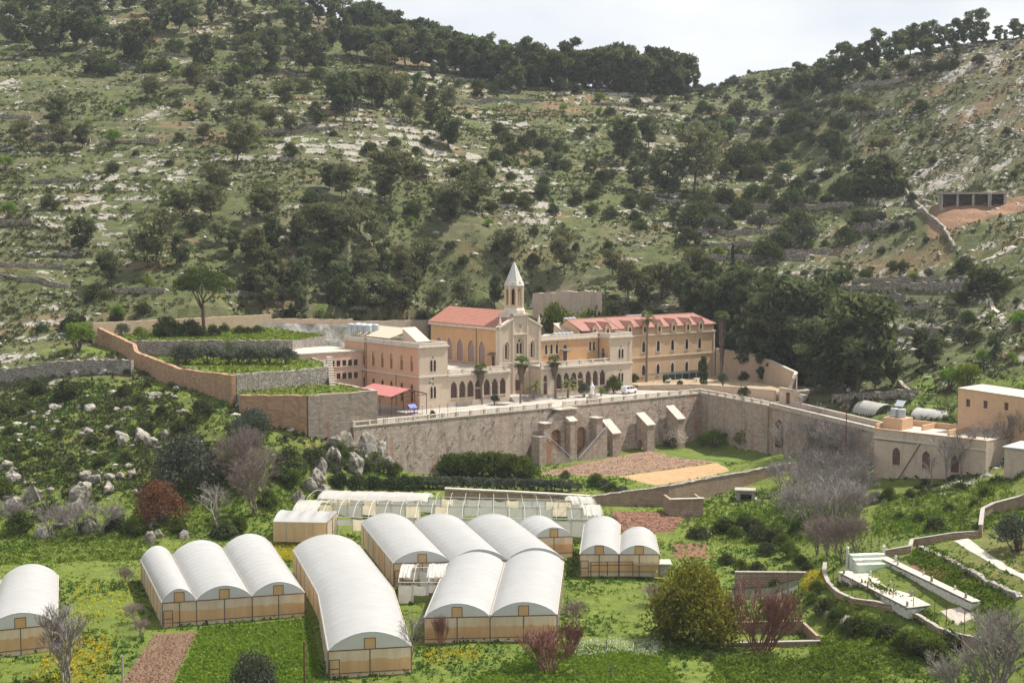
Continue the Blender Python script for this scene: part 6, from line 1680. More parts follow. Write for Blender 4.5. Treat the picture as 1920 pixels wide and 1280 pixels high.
def mk_shrub(seed, H=3.5, R_=2.3, mat='shrub', kind='shrub', n=22, per=85, size=.2, stem=False, lift=0.0, flat=.8):
    g = np.random.default_rng(seed); random.seed(seed); m = MB(); cs, rs = [], []
    for i in range(n):
        d = g.normal(size=3); d /= np.linalg.norm(d); d[2] = abs(d[2]) * 1.0 - .12
        q = g.uniform(.45, .82)
        c = np.array([d[0] * R_ * q, d[1] * R_ * q, H * lift + H * (1 - lift) * (.18 + .62 * max(d[2], 0) * g.uniform(.7, 1.1))]); cs.append(c); rs.append(R_ * g.uniform(.28, .46))
    for k in range(5 if stem else 3):
        c = cs[k * 3 % n]; limb(m, (g.uniform(-.1, .1), g.uniform(-.1, .1), -.3), c, .11 if stem else .07, .03, 5, .15, 3)
    if stem: limb(m, (0, 0, -.3), (0, 0, H * (lift + .25)), .16, .1, 6, .05, 2)
    proto(kind, m, pads(cs, rs, per, size, g.uniform(.2, .8, n), flat, .2, g), H, crownmat=mat)
for s in range(4): mk_shrub(200 + s, 3.5, 2.1 + .2 * s)
for s in range(3): mk_shrub(210 + s, 4.0, 2.2, 'olive', 'olive', 22, 85, .18, True, .28)
for s in range(3): mk_shrub(220 + s, 4.0, 2.0, 'light', 'almond', 18, 75, .17, True, .30)
for s in range(2): mk_shrub(230 + s, 4.5, 2.6, 'citrus', 'citrus', 30, 110, .17, True, .10)
mk_shrub(240, 7.0, 4.3, 'bushy', 'big_bush', 70, 190, .17, True, .02)
for s in range(2): mk_shrub(250 + s, 3.2, 2.2, 'cypress', 'dark_hedge', 26, 110, .16, False, 0, .9)
mk_shrub(260, 4.0, 2.3, 'blossom', 'blossom', 24, 50, .11, True, .30)
for s in range(2): mk_shrub(270 + s, 8.0, 4.6, 'olive', 'big_olive', 60, 130, .2, True, .06)
mk_shrub(280, 6.0, 3.6, 'redleaf', 'red_bush', 46, 120, .15, True, .04)
def mk_cypress(seed, H=8, R_=.75):
    g = np.random.default_rng(seed); n = 26; cs = [(g.uniform(-.2, .2), g.uniform(-.2, .2), H * (i + .6) / n) for i in range(n)]; rs = [R_ * (.5 + 1.0 * math.sin(math.pi * min(1, .12 + .88 * i / n)) ** .6) * .8 for i in range(n)]
    m = MB().bar((0, 0, -.3), (0, 0, H * .6), .1, 5)
    proto('cypress', m, pads(cs, rs, 90, .17, g.uniform(.3, .7, n), 1.1, 1.5, g), H, crownmat='cypress')
mk_cypress(1)
def mk_bare(kind, seed, H=7, spread=.55, levels=5, mat='twig', trunk=.16, start=.12, kids=3, tmin=.016, leaf=None, multi=1, upb=.15):
    g = random.Random(seed); m = MB(); tw = []; ends = []
    def grow_(p, d, l, r, lv):
        q = p + d * l
        mid = p.lerp(q, .5) + Vector((g.uniform(-1, 1), g.uniform(-1, 1), g.uniform(-1, 1))) * l * .06
        n = 5 if lv == levels else (4 if lv > 2 else 3)
        m.bar(p, mid, r, n, r * .85); m.bar(mid, q, r * .85, n, max(r * .7, tmin))
        if lv == 0: ends.append(q); return
        k = kids if lv > 1 else kids + 1
        for i in range(k):
            ax = Vector((g.uniform(-1, 1), g.uniform(-1, 1), g.uniform(-1, 1))).normalized()
            nd = (d + ax * spread + Vector((0, 0, upb))).normalized()
            s = p.lerp(q, g.uniform(.45, 1.0)) if i else q
            grow_(s, nd, l * g.uniform(.62, .86), max(r * .62, tmin), lv - 1)
    for k in range(multi):
        d0 = Vector((g.uniform(-1, 1), g.uniform(-1, 1), 0)) * (.12 if multi == 1 else .5) + Vector((0, 0, 1))
        grow_(Vector((g.uniform(-.3, .3), g.uniform(-.3, .3), -.3)) if multi > 1 else Vector((0, 0, -.3)), d0.normalized(), H * (start + .18), trunk, levels)
    top = max(v[2] for v in m.v); sc = H / top
    m.v = [(v[0] * sc, v[1] * sc, v[2] * sc) for v in m.v]
    me = new_mesh(kind + '_branches', m.v, m.f, M[mat])
    PROTO.setdefault(kind, []).append((me, None, H, 'branches'))
for s in range(2): mk_bare('bare_tree', 300 + s, 8, .62, 5, 'twig', .17)
for s in range(2): mk_bare('bare_thicket', 310 + s, 9, .60, 5, 'twig', .10, .14, 3, .014, multi=4)
mk_bare('fan_tree', 320, 7.5, .58, 5, 'twig', .10, .06, 3, .014, upb=.30, multi=4)
mk_bare('red_shrub', 330, 5.0, .42, 4, 'twig_red', .05, .16, 3, .013, multi=14, upb=.35)
mk_bare('brown_thicket', 340, 9, .62, 5, 'twig_brown', .10, .14, 3, .016, multi=5)
# palms
def mk_palm(kind, seed, H, trunk_r, frond_l, nf, skirt, mat, feather=False):
    g = np.random.default_rng(seed); random.seed(seed); m = MB(); pr = Vector((0, 0, -.3)); K = 8
    for k in range(K):
        q = Vector((.02 * k * math.sin(seed), .03 * k, H * (k + 1) / K)); m.bar(pr, q, trunk_r * (1.25 - .35 * k / K), 8, trunk_r * (1.25 - .35 * (k + 1) / K)); pr = q
    V, F, T_ = [], [], []
    tip = np.array(pr)
    for i in range(nf):
        a = g.uniform(0, 6.28); el = g.uniform(-.55, 1.25); d = np.array([math.cos(a) * math.cos(el), math.sin(a) * math.cos(el), math.sin(el)])
        side = np.cross(d, [0, 0, 1.]); side /= np.linalg.norm(side); upv = np.cross(side, d); tn = g.uniform(.2, .9) * (.5 if el < 0 else 1)
        if feather:
            pts = [tip + d * frond_l * t - np.array([0, 0, 1.]) * frond_l * .38 * t * t for t in np.linspace(0, 1, 9)]
            for k in range(8):
                p, q = pts[k], pts[k + 1]; w = frond_l * .17 * math.sin(math.pi * (k + .8) / 9.2)
                for s in (-1, 1):
                    e = (side * s + (q - p) / np.linalg.norm(q - p) * .7) * w - np.array([0, 0, .12]) * w
                    b = len(V); V += [p, q, q + e, p + e * .6 + (q - p) * .4]; F.append((b, b + 1, b + 2, b + 3)); T_ += [tn] * 4
        else:
            c = tip + d * frond_l * .55; n_ = 9; b0 = len(V); V.append(tip + d * frond_l * .05); T_.append(tn)
            for k in range(n_):
                an = (k - (n_ - 1) / 2) / (n_ - 1) * 2.6; e = d * math.cos(an) + side * math.sin(an)
                p = c + e * frond_l * .48 - np.array([0, 0, .25]) * abs(an) * .4
                w = side * math.cos(an) - d * math.sin(an)
                b = len(V); V += [c - w * .02, c + e * frond_l * .3 - w * .07, p, c + e * frond_l * .3 + w * .07]; F.append((b, b + 1, b + 2, b + 3)); T_ += [tn] * 4
            b = len(V); V += [tip - side * .03, tip + side * .03, c + side * .03, c - side * .03]; F.append((b, b + 1, b + 2, b + 3)); T_ += [tn] * 4
    cm = np_mesh(kind + '_crown', np.array(V), np.array(F), M[mat], False, {'tint': np.array(T_)})
    tm = new_mesh(kind + '_trunk', m.v, m.f, M['palm_trunk'])
    sk = None
    if skirt:
        n = 420; t = g.random(n); a = g.uniform(0, 6.28, n); rr = (trunk_r + .75 * (1 - t) ** .7 * min(1, skirt / 2.5)) * g.uniform(.7, 1.05, n)
        C = np.stack([rr * np.cos(a) + tip[0], rr * np.sin(a) + tip[1], H - .1 - skirt * t], 1); b = np.stack([-.2 * np.cos(a), -.2 * np.sin(a), -np.ones(n)], 1)
        w = np.stack([-np.sin(a), np.cos(a), 0 * a], 1)
        VV = np.stack([C - w * .14, C + w * .14, C + b * .55 + w * .1, C + b * .55 - w * .1], 1).reshape(-1, 3)
        sk = np_mesh(kind + '_skirt', VV, np.arange(4 * n).reshape(n, 4), M['skirt'])
    PROTO.setdefault(kind, []).append((cm, tm, H + frond_l * .7, 'fronds', sk))
mk_palm('fan_palm', 1, 7.2, .17, 1.75, 46, 3.0, 'frond')
mk_palm('tall_palm', 2, 14.8, .26, 2.0, 50, 1.2, 'frond')
mk_palm('skirt_palm', 3, 13.8, .26, 2.0, 50, 12.0, 'frond')
mk_palm('date_palm', 4, 3.3, .22, 2.3, 34, 0, 'frond_p', True)
PCOUNT = {}
NAMES = {'pine': 'pine_tree', 'open_pine': 'pine_tree', 'tall_pine': 'pine_tree', 'flat_pine': 'pine_tree', 'umbrella': 'umbrella_pine', 'shrub': 'evergreen_shrub', 'olive': 'olive_tree', 'almond': 'almond_tree', 'citrus': 'citrus_tree',
         'big_bush': 'large_bush', 'dark_hedge': 'clipped_hedge', 'blossom': 'flowering_almond', 'big_olive': 'grey_green_tree', 'red_bush': 'reddish_bush', 'cypress': 'cypress_tree', 'bare_tree': 'bare_tree', 'bare_thicket': 'bare_thicket', 'fan_tree': 'bare_tree',
         'red_shrub': 'red_twig_shrub', 'brown_thicket': 'bare_thicket', 'fan_palm': 'fan_palm', 'tall_palm': 'fan_palm', 'skirt_palm': 'fan_palm', 'date_palm': 'date_palm'}
CATS = {'pine': 'pine tree', 'shrub': 'shrub', 'palm': 'palm tree'}
def catof(k):
    if 'pine' in k or k == 'umbrella': return 'pine tree'
    if 'palm' in k: return 'palm tree'
    if k in ('shrub', 'big_bush', 'red_bush', 'dark_hedge', 'red_shrub'): return 'bush'
    return 'tree'
trng = random.Random(11)
TREES = []
def plant(kind, pos, h, label, group=None, wid=1.0, rz=None, variant=None, sink=.15):
    P = PROTO[kind]; PCOUNT[kind] = PCOUNT.get(kind, -1) + 1
    v = P[PCOUNT[kind] % len(P) if variant is None else variant]
    s = h / v[2]; o = empty(NAMES[kind], (pos[0], pos[1], pos[2] - sink), trng.uniform(0, 6.28) if rz is None else rz, label, catof(kind), group)
    f = wid * trng.uniform(.9, 1.12) if group else wid
    if group and 'behind the monastery' in group: s *= trng.uniform(.82, 1.05); f *= .88
    elif group and 'pine' in kind: s *= trng.uniform(.95, 1.28) if kind != 'tall_pine' else trng.uniform(.72, 1.15)
    o.scale = (s * f, s * f, s)
    if v[1] is not None: link('trunk', v[1], o)
    link(v[3], v[0], o)
    if len(v) > 4 and v[4] is not None: link('dead_fronds', v[4], o)
    TREES.append((pos[0], pos[1], h)); return o
ADJ = {'pine': 'dense-crowned', 'open_pine': 'open-crowned olive-toned', 'tall_pine': 'tall full-crowned', 'flat_pine': 'flat-topped', 'shrub': 'dark green', 'olive': 'grey-green', 'almond': 'light green', 'citrus': 'glossy green'}
def zz(ox, oy, k): return lambda x, y: (ox + x / k, oy + y / k)
def grove(kinds, zf, k, s, label, group, wid=1.0):
    """s: 'x,y,h' in enlarged-view units"""
    kinds = kinds.split()
    for i, e in enumerate(s.split()):
        a = [float(q) for q in e.split(',')]
        px, py = zf(a[0], a[1]); q = hit(px, py)
        if q is None: continue
        kd = kinds[i % len(kinds)]; ad = ADJ.get(kd) if len(set(kinds)) > 1 else None
        plant(kd, q, a[2] / k * q[1] / FPX, ad + ' ' + label if ad else label, group and (group + ', ' + ad if ad else group), wid)
# ---------------------------------------------------------------- trees, read off the photograph region by region
zA, zB, zC, zD, zE = zz(0, 0, 2.977), zz(640, 0, 2.977), zz(1280, 0, 2.977), zz(0, 300, 2.977), zz(1280, 350, 3.0)
zI = lambda x, y: (x, y)
L1, G1 = 'pine in the wood covering the upper west hillside', 'pine wood on the upper west hill'
grove('pine tall_pine pine', zA, 2.977, '60,240,190 170,255,200 240,300,210 330,270,190 420,265,200 480,275,190 570,300,210 640,295,200 720,335,230 775,365,220 20,170,150 100,130,160 200,110,150 300,100,160 420,100,150 520,90,150 620,70,150 720,60,140 840,80,150 930,120,160 1000,180,170 1075,190,190 1180,140,160 1300,120,140 1400,260,190 1500,200,140 1620,185,150 1700,210,150 1850,285,180 1780,130,150 1560,100,150 1680,90,150 880,200,150 1330,240,130 1460,330,170 1850,120,170 1240,60,130 1420,50,140 1560,20,140 350,170,150 560,180,150 60,60,140 160,30,140 280,20,140 400,10,140 540,10,140 680,0,140', L1, G1)
grove('pine open_pine', zA, 2.977, '1120,400,200 1090,520,165 1300,505,125 1400,430,190 1530,400,210 1700,415,180 1780,425,210 1350,330,150 1640,330,140 1600,615,140 1870,625,140', 'pine at the lower edge of the west hill wood', 'pines below the west wood')
L2, G2 = 'pine scattered on the rocky west slope', 'scattered pines on the west slope'
grove('open_pine pine open_pine', zA, 2.977, '860,560,130 310,725,170 350,845,150 110,830,150 460,830,120 1130,675,95 1130,790,105 1220,705,80 1300,665,90 1370,685,120 1430,575,90 1520,745,150 1630,755,115 1770,705,120 1320,925,205 1230,1095,185 1000,1235,180 1180,1235,170 1490,1235,205 1840,1065,160', L2, G2)
grove('pine open_pine pine', zD, 2.977, '440,535,185 880,605,285 1010,585,190 1080,425,110 1240,475,155 1300,545,165 1520,545,195 1400,565,160 620,705,175 1480,775,225 1530,795,225 1660,775,215 1890,805,225 1700,455,175 1850,505,140 1720,605,130 1870,425,200 1400,745,120', L2, G2)
grove('almond', zA, 2.977, '680,645,65 490,715,55 635,820,105 1055,665,65 50,1225,110 30,955,95 990,440,60 1370,430,80', 'small bright green almond tree on the rocky west slope', 'almond trees on the west slope')
grove('shrub', zA, 2.977, '540,405,125 620,415,90 900,395,85 980,290,85 830,405,65 1190,505,65 1220,275,75 1700,515,80 1620,875,90 630,965,70 280,1155,80 1740,1135,80 110,240,70 1280,550,60 780,410,50 990,600,50 760,870,40 950,930,45 1520,410,70 1780,440,80 1000,790,60 1860,760,40', 'dark evergreen shrub on the west hillside', 'evergreen shrubs on the west hill')
grove('pine tall_pine pine pine', zB, 2.977, ' '.join('%d,%d,%d' % (x, np.interp(x, [0, 250, 500, 750, 1000, 1300, 1600, 1900], [215, 270, 340, 395, 440, 480, 500, 500]) + 14 * math.sin(x), 205 + 22 * math.sin(x * 1.7)) for x in range(0, 1960, 40)), 'pine standing on the skyline above the church', 'skyline pines')
grove('pine open_pine', zB, 2.977, ' '.join('%d,%d,%d' % (x, np.interp(x, [0, 500, 1000, 1900], [320, 395, 480, 512]) + 14 * math.cos(x), 170 + 22 * math.sin(x * 2.1)) for x in range(30, 1900, 66)), 'pine in the front rank of the skyline wood', 'front rank of skyline pines')
grove('shrub', zB, 2.977, ' '.join('%d,%d,%d' % (x, np.interp(x, [0, 250, 500, 750, 1000, 1300, 1600, 1900], [225, 285, 355, 405, 452, 490, 508, 508]) + 5 * math.sin(x * 1.3), 55 + 14 * math.sin(x * 2.3)) for x in range(620, 1900, 74)), 'low shrub under the skyline pines', 'shrubs under the skyline pines', 1.2)
L3, G3 = 'pine growing on the stony slope above the church', 'pines on the slope above the church'
grove('pine open_pine', zB, 2.977, '510,450,100 240,400,150 50,620,220 160,595,185 200,600,195 390,695,160 510,705,125 580,645,125 600,835,190 110,565,120 1000,520,160 1130,475,140 20,630,200 290,600,160 430,560,130 340,520,120 500,590,110', L3, G3)
grove('flat_pine open_pine', zB, 2.977, '270,1145,265 740,1165,215 660,1105,185 600,1255,200 20,1115,190 100,1290,190', 'spreading pine on the slope above the church', 'spreading pines above the church')
grove('pine', zB, 2.977, '1180,975,140 1570,925,235 1720,835,160 1650,1065,215 1830,1115,255 1860,1235,90 1760,1010,120', L3, G3)
grove('shrub', zB, 2.977, '760,545,65 760,495,65 890,515,95 1230,505,85 1320,525,60 1500,645,60 575,500,50 420,985,95 160,865,85 300,825,65 470,805,50 420,855,45 790,945,75 820,995,75 910,795,75 960,865,85 1020,825,85 1120,835,95 1220,845,85 870,895,75 920,935,55 1090,925,55 950,1005,55 1250,945,65 1390,945,65 1460,1015,90 1510,995,55 1340,755,55 1410,745,45 1120,1105,95 1030,1165,85 940,1145,85 1310,1135,85 1400,1115,75 1430,1065,65 1130,1035,55 1610,1155,85 710,660,35 880,740,60 1060,780,60 700,440,50 820,440,70 660,480,40 1690,900,60 1860,620,40 1640,590,60 1780,580,50 1400,1190,60 1180,1200,70 840,1180,70 1500,1210,70 1720,1170,90 1640,1230,70 400,1200,90 250,1230,90', 'rounded evergreen shrub on the slope above the church', 'rounded shrubs above the church')
grove('almond', zB, 2.977, '1440,585,75 1240,635,60 1440,645,50 1420,895,50 820,1270,60 390,1270,60 1880,740,60 1540,690,50', 'pale green young tree on the slope above the church', 'pale young trees above the church')
L4, G4 = 'pine on the east skyline ridge', 'pines on the east ridge'
grove('pine tall_pine', zC, 2.977, '20,470,165 70,470,150 880,440,215 930,435,190 1000,420,190 1070,405,225 1170,370,200 1220,310,210 1270,290,190 1330,280,180 1400,265,160 1450,260,160 1510,245,160 1570,230,150 1630,230,170 1680,225,120 1370,335,130 1530,335,120 1760,215,100 1800,215,95 1850,225,100 1890,225,95 660,525,170 720,535,150 790,525,165 690,520,130', L4, G4)
grove('shrub', zC, 2.977, '170,408,32 370,412,28 1230,395,75 1370,395,65 1450,395,75 1515,385,65 1650,365,70 1300,425,60 1050,455,50 1140,455,45 560,555,75 640,605,55 860,605,75 1330,625,90 310,645,95 120,625,65 175,685,55 470,705,65 630,715,125 320,925,150 400,885,105 545,865,115 440,765,85 610,805,75 570,745,65 710,805,85 800,815,95 920,885,55 910,1095,130 1010,1095,125 420,995,95 520,1045,85 560,965,75 730,1105,105 230,1145,135 330,1205,115 620,1155,125 1400,915,42 1850,985,42 1330,775,42 1410,775,42 1810,755,50 1830,395,28 1790,278,30 580,620,50 860,500,60 720,720,60 660,770,50 460,900,90 350,1000,80 240,980,80 480,1110,90 400,1110,100 640,1060,90 800,1000,70 700,1010,70 850,1080,70 970,960,90 1040,960,80 110,1150,110 170,1230,100 530,1180,90 800,1130,60 930,1140,50 1200,1090,110 1280,1140,60 880,720,110', 'rounded evergreen shrub in the overgrown eastern hollow', 'shrubs of the eastern hollow')
grove('flat_pine', zC, 2.977, '1000,735,200 1110,905,155', 'flat-topped pine leaning over the eastern hollow', 'flat-topped pines of the hollow', 1.1)
grove('pine open_pine', zC, 2.977, '250,805,165 140,925,205 850,935,195 60,1085,300 1080,1115,210 1150,1065,180 1000,1090,130', 'pine rising among shrubs in the eastern hollow', 'pines of the eastern hollow')
rr_ = random.Random(4)
grove('olive', zC, 2.977, ' '.join('%d,%d,%d' % (rr_.uniform(0, 600), rr_.uniform(455, 570), rr_.uniform(34, 50)) for _ in range(58)), 'small grey-green olive in the saddle orchard below the skyline', 'saddle olive orchard')
grove('olive', zC, 2.977, ' '.join('%d,%d,%d' % (rr_.uniform(0, 820), rr_.uniform(580, 780), rr_.uniform(38, 60)) for _ in range(44)), 'grey-green bush on the terraces under the saddle', 'bushes under the saddle')
grove('shrub olive shrub', zE, 3.0, '90,240,175 180,265,115 330,175,115 250,255,105 430,255,125 550,345,125 650,255,150 700,355,165 920,315,115 1000,225,125 1080,235,125 470,415,150 530,415,85 380,475,70 480,525,80 590,525,60 690,515,55 1370,315,42 1590,485,110 1380,515,65 1030,525,65 1120,385,50 1060,305,70 1285,685,65 1560,655,75 1500,745,85 1600,765,85 30,330,130 120,360,60 310,400,70 800,330,40 760,500,50 840,530,60 1190,250,60 1280,260,70 1240,470,70 1180,470,60 1050,670,55 1150,640,40 1440,560,50 1500,520,50 1760,640,60 1820,580,70 1880,680,60 1120,720,60 1290,820,60 1400,790,60 1190,840,60 1480,830,60 1560,870,100 1640,880,90', 'rounded shrub on the walled terraces right of the guest house', 'shrubs on the east terraces')
grove('almond', zE, 3.0, '200,405,80 1300,535,65 1880,805,125 1500,1155,155 1600,1145,185 720,350,60 650,320,50 1730,770,70 1690,1000,100 1850,1010,90', 'light green tree on the terraces right of the guest house', 'light green trees on the east terraces')
plant('cypress', hit(*zE(281, 472)), 47 * 440 / FPX, 'slim dark cypress standing alone on a terrace right of the guest house', wid=.75)
grove('shrub', zE, 3.0, '1700,595,175', 'broad dark evergreen at the head of the hillside footpath', None, 1.25)
L5, G5 = 'pine in the grove right of the guest house', 'pine grove by the guest house'
grove('tall_pine pine tall_pine', zE, 3.0, '480,1010,400 620,1115,400 750,1165,530 800,1165,480 980,1165,510 1080,1145,410 900,1010,390 560,970,420 300,905,400 150,885,420 250,870,390 40,765,330 700,860,330 850,860,330 420,905,360 1000,960,260 1400,1015,190 1330,995,200 1750,985,205 660,1010,400 860,1090,430 540,1090,380 350,830,330 80,820,360 200,790,320 470,800,300 940,900,280 620,780,260 780,760,240 1180,1120,250 1120,1010,230 370,1060,300 460,1110,280 700,1130,330 240,700,230 60,690,240 420,700,230 900,1150,380 820,950,330 300,1010,340 400,960,330 220,960,300 1040,1080,330 640,900,330 740,1010,380 560,860,300 500,1050,330 980,1040,360', L5, G5, 1.05)
L6, G6 = 'pine in the belt between the monastery roofs and the hill', 'pines behind the monastery'
grove('open_pine pine open_pine', zI, 1.0, '540,560,80 620,522,76 690,548,84 700,472,76 640,482,70 760,525,70 800,512,66 560,482,76 470,505,95 520,545,74 640,588,82 690,592,92 740,598,86 560,590,76 600,442,60 660,445,70 757,592,86 812,597,72 868,578,66 928,580,74 1180,566,82 1240,562,78 1276,578,95 1060,518,100 955,492,75 720,520,70 500,580,76 780,560,66 840,420,65 720,380,60 740,330,60 890,390,60 640,375,60 1215,580,90 1330,560,85 1150,520,60 1300,530,80 715,594,88', L6, G6)
grove('shrub', zI, 1.0, '545,600,25 600,602,28 790,604,26 880,596,40 905,598,30 730,604,30 845,470,22 930,470,20 870,500,22 760,610,22 830,604,22 1080,470,22 1140,470,25 1200,430,28 1000,500,25 1130,600,30 1150,595,36 1010,560,30 490,610,22 570,606,24 620,608,24 665,608,24 700,610,24 855,602,28 955,520,24 1000,440,22 1230,610,40 1190,590,30', 'low dark shrub at the foot of the hill behind the monastery', 'shrubs behind the monastery')
plant('umbrella', hit(382, 628), 136 * 338 / FPX, 'large umbrella pine with bare forked trunk on the upper green terrace')
grove('olive', zD, 2.977, '1035,1140,125 1155,1140,130 1275,1140,115 1395,1140,120 1500,1140,115 1600,1140,115 1000,1130,110 1330,1130,100 1450,1128,100', 'grey-green olive in the row on the green terrace', 'olive row on the terrace', 1.15)
grove('almond shrub', zD, 2.977, '1280,1090,120 1070,1065,80', 'tree behind the olive row on the green terrace', 'trees behind the olive row')
grove('shrub', zD, 2.977, '940,985,135 1060,975,105 1190,985,85 1250,960,60 1340,970,60 1440,965,55 960,980,100 1100,985,90', 'dark bush on the upper terrace near the umbrella pine', 'dark bushes by the umbrella pine')
grove('olive almond almond', zD, 2.977, '680,985,85 790,1005,95 660,905,110', 'small tree on the upper terrace inside the perimeter wall', 'small trees inside the perimeter wall')
grove('almond', zD, 2.977, '445,1065,195 520,1015,115 820,735,95', 'light green tree with clear trunk outside the perimeter wall', 'light trees outside the perimeter wall')
grove('shrub', zD, 2.977, '540,775,110 800,865,75 420,955,130 230,960,60 650,900,60 1380,970,50', 'dark shrub on the slope above the perimeter wall', 'shrubs above the perimeter wall')
# ---- west rocky slope
zG = zz(0, 580, 2.977)
grove('shrub', zG, 2.977, '215,475,115 380,490,135 20,620,130 690,490,80 820,440,50 1130,590,130 960,450,60 720,370,50 60,700,60 180,660,55 330,720,60 450,660,50 520,760,70 640,700,60 90,800,60 260,820,55 400,860,60 560,880,70 700,850,70 820,700,80 900,600,70 1010,700,90 150,560,60 480,560,60 620,580,60 780,520,60', 'dark rounded bush on the rocky bank below the dry stone wall', 'bushes on the west bank')
plant('big_olive', hit(*zG(1050, 1010)), 11.5, 'large grey-green tree at the foot of the rocky bank', wid=.95)
plant('big_olive', hit(*zG(1400, 720)), 7.0, 'broad grey-green tree beneath the orange bastion wall', wid=1.0)
plant('shrub', hit(*zG(1620, 890)), 5.2, 'dark evergreen bush under the corner of the bastion', wid=.9)
plant('citrus', hit(*zG(1290, 960)), 6.0, 'olive-brown tree squeezed between the grey tree and pinkish thicket', wid=.7)
plant('red_bush', hit(*zG(890, 1190)), 8.2, 'dark reddish bush in front of the large grey-green tree', wid=1.0)
for i, (x, y, h) in enumerate(((1350, 1020, 11.0), (1430, 1150, 11.0), (1480, 1040, 9.0), (1400, 900, 8.5))):
    plant('brown_thicket', hit(*zG(x, y)), h, 'pinkish-grey leafless thicket below the bastion', 'pinkish thicket below the bastion', 1.0)
plant('bare_tree', hit(*zG(1210, 1270)), 9.5, 'pale grey leafless tree before the pinkish thicket', wid=1.1)
for i, (x, y, h) in enumerate(((420, 1260, 7), (560, 1270, 6), (300, 1270, 6), (60, 1240, 6))):
    plant('bare_thicket', hit(*zG(x, y)), h, 'low grey twiggy thicket along the foot of the bank', 'grey thickets at the bank foot', 1.35)
grove('citrus shrub', zG, 2.977, '110,1250,160 260,1150,90 20,1050,120 650,1230,110 760,1260,130 1260,1270,120 1000,1250,100 1560,960,110 1640,1000,130 1750,860,110 1500,1100,120 500,1230,90 1330,1240,100', 'leafy bush among the boulders at the foot of the bank', 'bushes at the bank foot')
# ---- below the long wall
zH = zz(600, 740, 3.0)
grove('citrus', zH, 3.0, '600,440,95 640,440,120 700,448,140 740,450,150 800,455,150 850,455,165 910,460,165 960,462,170 1010,465,170 1060,470,165 1110,470,160 1150,462,140 1180,470,110', 'dense orange tree in the row below the retaining wall', 'citrus row below the wall', 1.0)
grove('dark_hedge', zH, 3.0, '110,525,100 210,530,100 300,530,90 380,530,85 470,530,95 530,530,90', 'dark clipped hedge bush behind the uncovered frames', 'dark hedge behind the frames', 1.1)
grove('olive', zH, 3.0, ' '.join('%d,%d,%d' % (x, 535 + 22 * (x - 560) / 800 + 8 * math.sin(x), 75 + 12 * math.sin(x * 3)) for x in range(570, 1420, 44)), 'grey-green olive in the dense strip behind the frames', 'olive strip behind the frames', 1.0)
grove('citrus olive', zH, 3.0, '1550,520,95 1600,530,70 1380,470,60 1700,560,60 1640,550,70 1450,540,60', 'leafy tree at the corner of the tan field', 'trees at the tan field corner', 1.0)
grove('citrus shrub olive', zH, 3.0, '120,370,110 180,400,120 230,330,90 300,420,120 90,430,110 360,440,90 420,450,90 330,300,60 60,330,70 260,440,90', 'bush clinging to the crag at the west end of the wall', 'bushes on the crag')
for (x, y, h) in ((1318, 835, 26), (1337, 838, 44), (1397, 838, 42), (1240, 826, 22), (1258, 836, 24), (1362, 828, 22)):
    q = hit(x, y + 2); plant('almond', q, h * q[1] / FPX, 'young light green fruit tree in the orchard grass below the wall', 'young orchard trees', 1.1)
for (x, y, h, lb) in ((1267, 840, 44, 'white flowering almond beside the last buttress'), (1440, 822, 40, 'pale flowering almond by the corner of the causeway')):
    q = hit(x, y); plant('blossom', q, h * q[1] / FPX, lb, wid=1.05)
# ---- terrace plants
def pu(kind, u, w, h, lb, wid=1.0, z=0.0, group=None): return plant(kind, L(u, w, z), h, lb, group, wid, sink=.05)
def upos(px, py, z): return PZ(px, py, z)
plant('fan_palm', L(13.6, -.8), 8.9, 'fan palm with shaggy skirt before the left arcade door', sink=.05)
plant('fan_palm', L(21.8, -4.0), 10.3, 'fan palm with shaggy skirt left of the church door', sink=.05)
plant('fan_palm', L(34.6, -.6), 9.6, 'fan palm with shaggy skirt right of the church', sink=.05)
plant('date_palm', L(27.6, -1.6), 5.0, 'small feathery date palm before the church steps', sink=.05)
plant('date_palm', L(36.6, -2.6), 5.2, 'small feathery date palm behind the white statue', sink=.05)
plant('tall_palm', upos(1212, 718, 12.6), 17.3, 'very tall slim palm before the guest house', sink=.05)
plant('skirt_palm', upos(1352, 706, 13.0), 16.5, 'tall palm sheathed in dead fronds at the guest house end', sink=.05)
plant('cypress', upos(1319, 722, 12.8), 6.8, 'dark cypress in the guest house garden', wid=1.5, sink=.05)
pu('citrus', 51.2, -2.0, 4.9, 'dark leafy tree beside the white van', .8)
pu('olive', 40.6, -3.8, 3.7, 'small round-crowned tree before the right arcade', .85)
pu('almond', 45.0, -4.6, 2.4, 'small shrub between round tree and van on the terrace', .8)
pu('olive', 15.8, -2.4, 2.6, 'little leafy shrub before the left arcade', .8)
pu('shrub', -7.5, -12.4, 1.9, 'low shrub in the playground corner by the mesh fence', .8)
for (x, y, h, lb) in ((1375, 690, 3.0, 'bush against the sloping garden wall'), (1395, 712, 2.6, 'bush hanging over the garden wall by the gate'), (1355, 722, 3.4, 'grey bush in the guest house garden'), (1395, 742, 2.6, 'creeper bush at the foot of the garden wall'), (1250, 716, 1.8, 'low shrub at the west end of the garden'), (1275, 722, 1.6, 'low dry shrub near the garden tables'), (1190, 715, 2.4, 'cycad-like shrub at the corner of the pavilion')):
    plant('olive' if 'grey' in lb else 'shrub', upos(x, y, 13.0), h, lb, wid=.85, sink=.1)
def backtree(kind, px, ytop, Y, wid, label):
    p = PY(px, ytop, Y); gz_ = float(ground(p[0], p[1])); plant(kind, (p[0], p[1], gz_), p[2] - gz_, label, wid=wid)
backtree('citrus', 1042, 552, 372, .62, 'dark round tree right of the spire before the ruined wall')
backtree('almond', 1094, 562, 374, .62, 'pale tree between the ruined wall and the guest house')
backtree('almond', 1066, 575, 370, .6, 'low pale tree behind the east roof tanks')
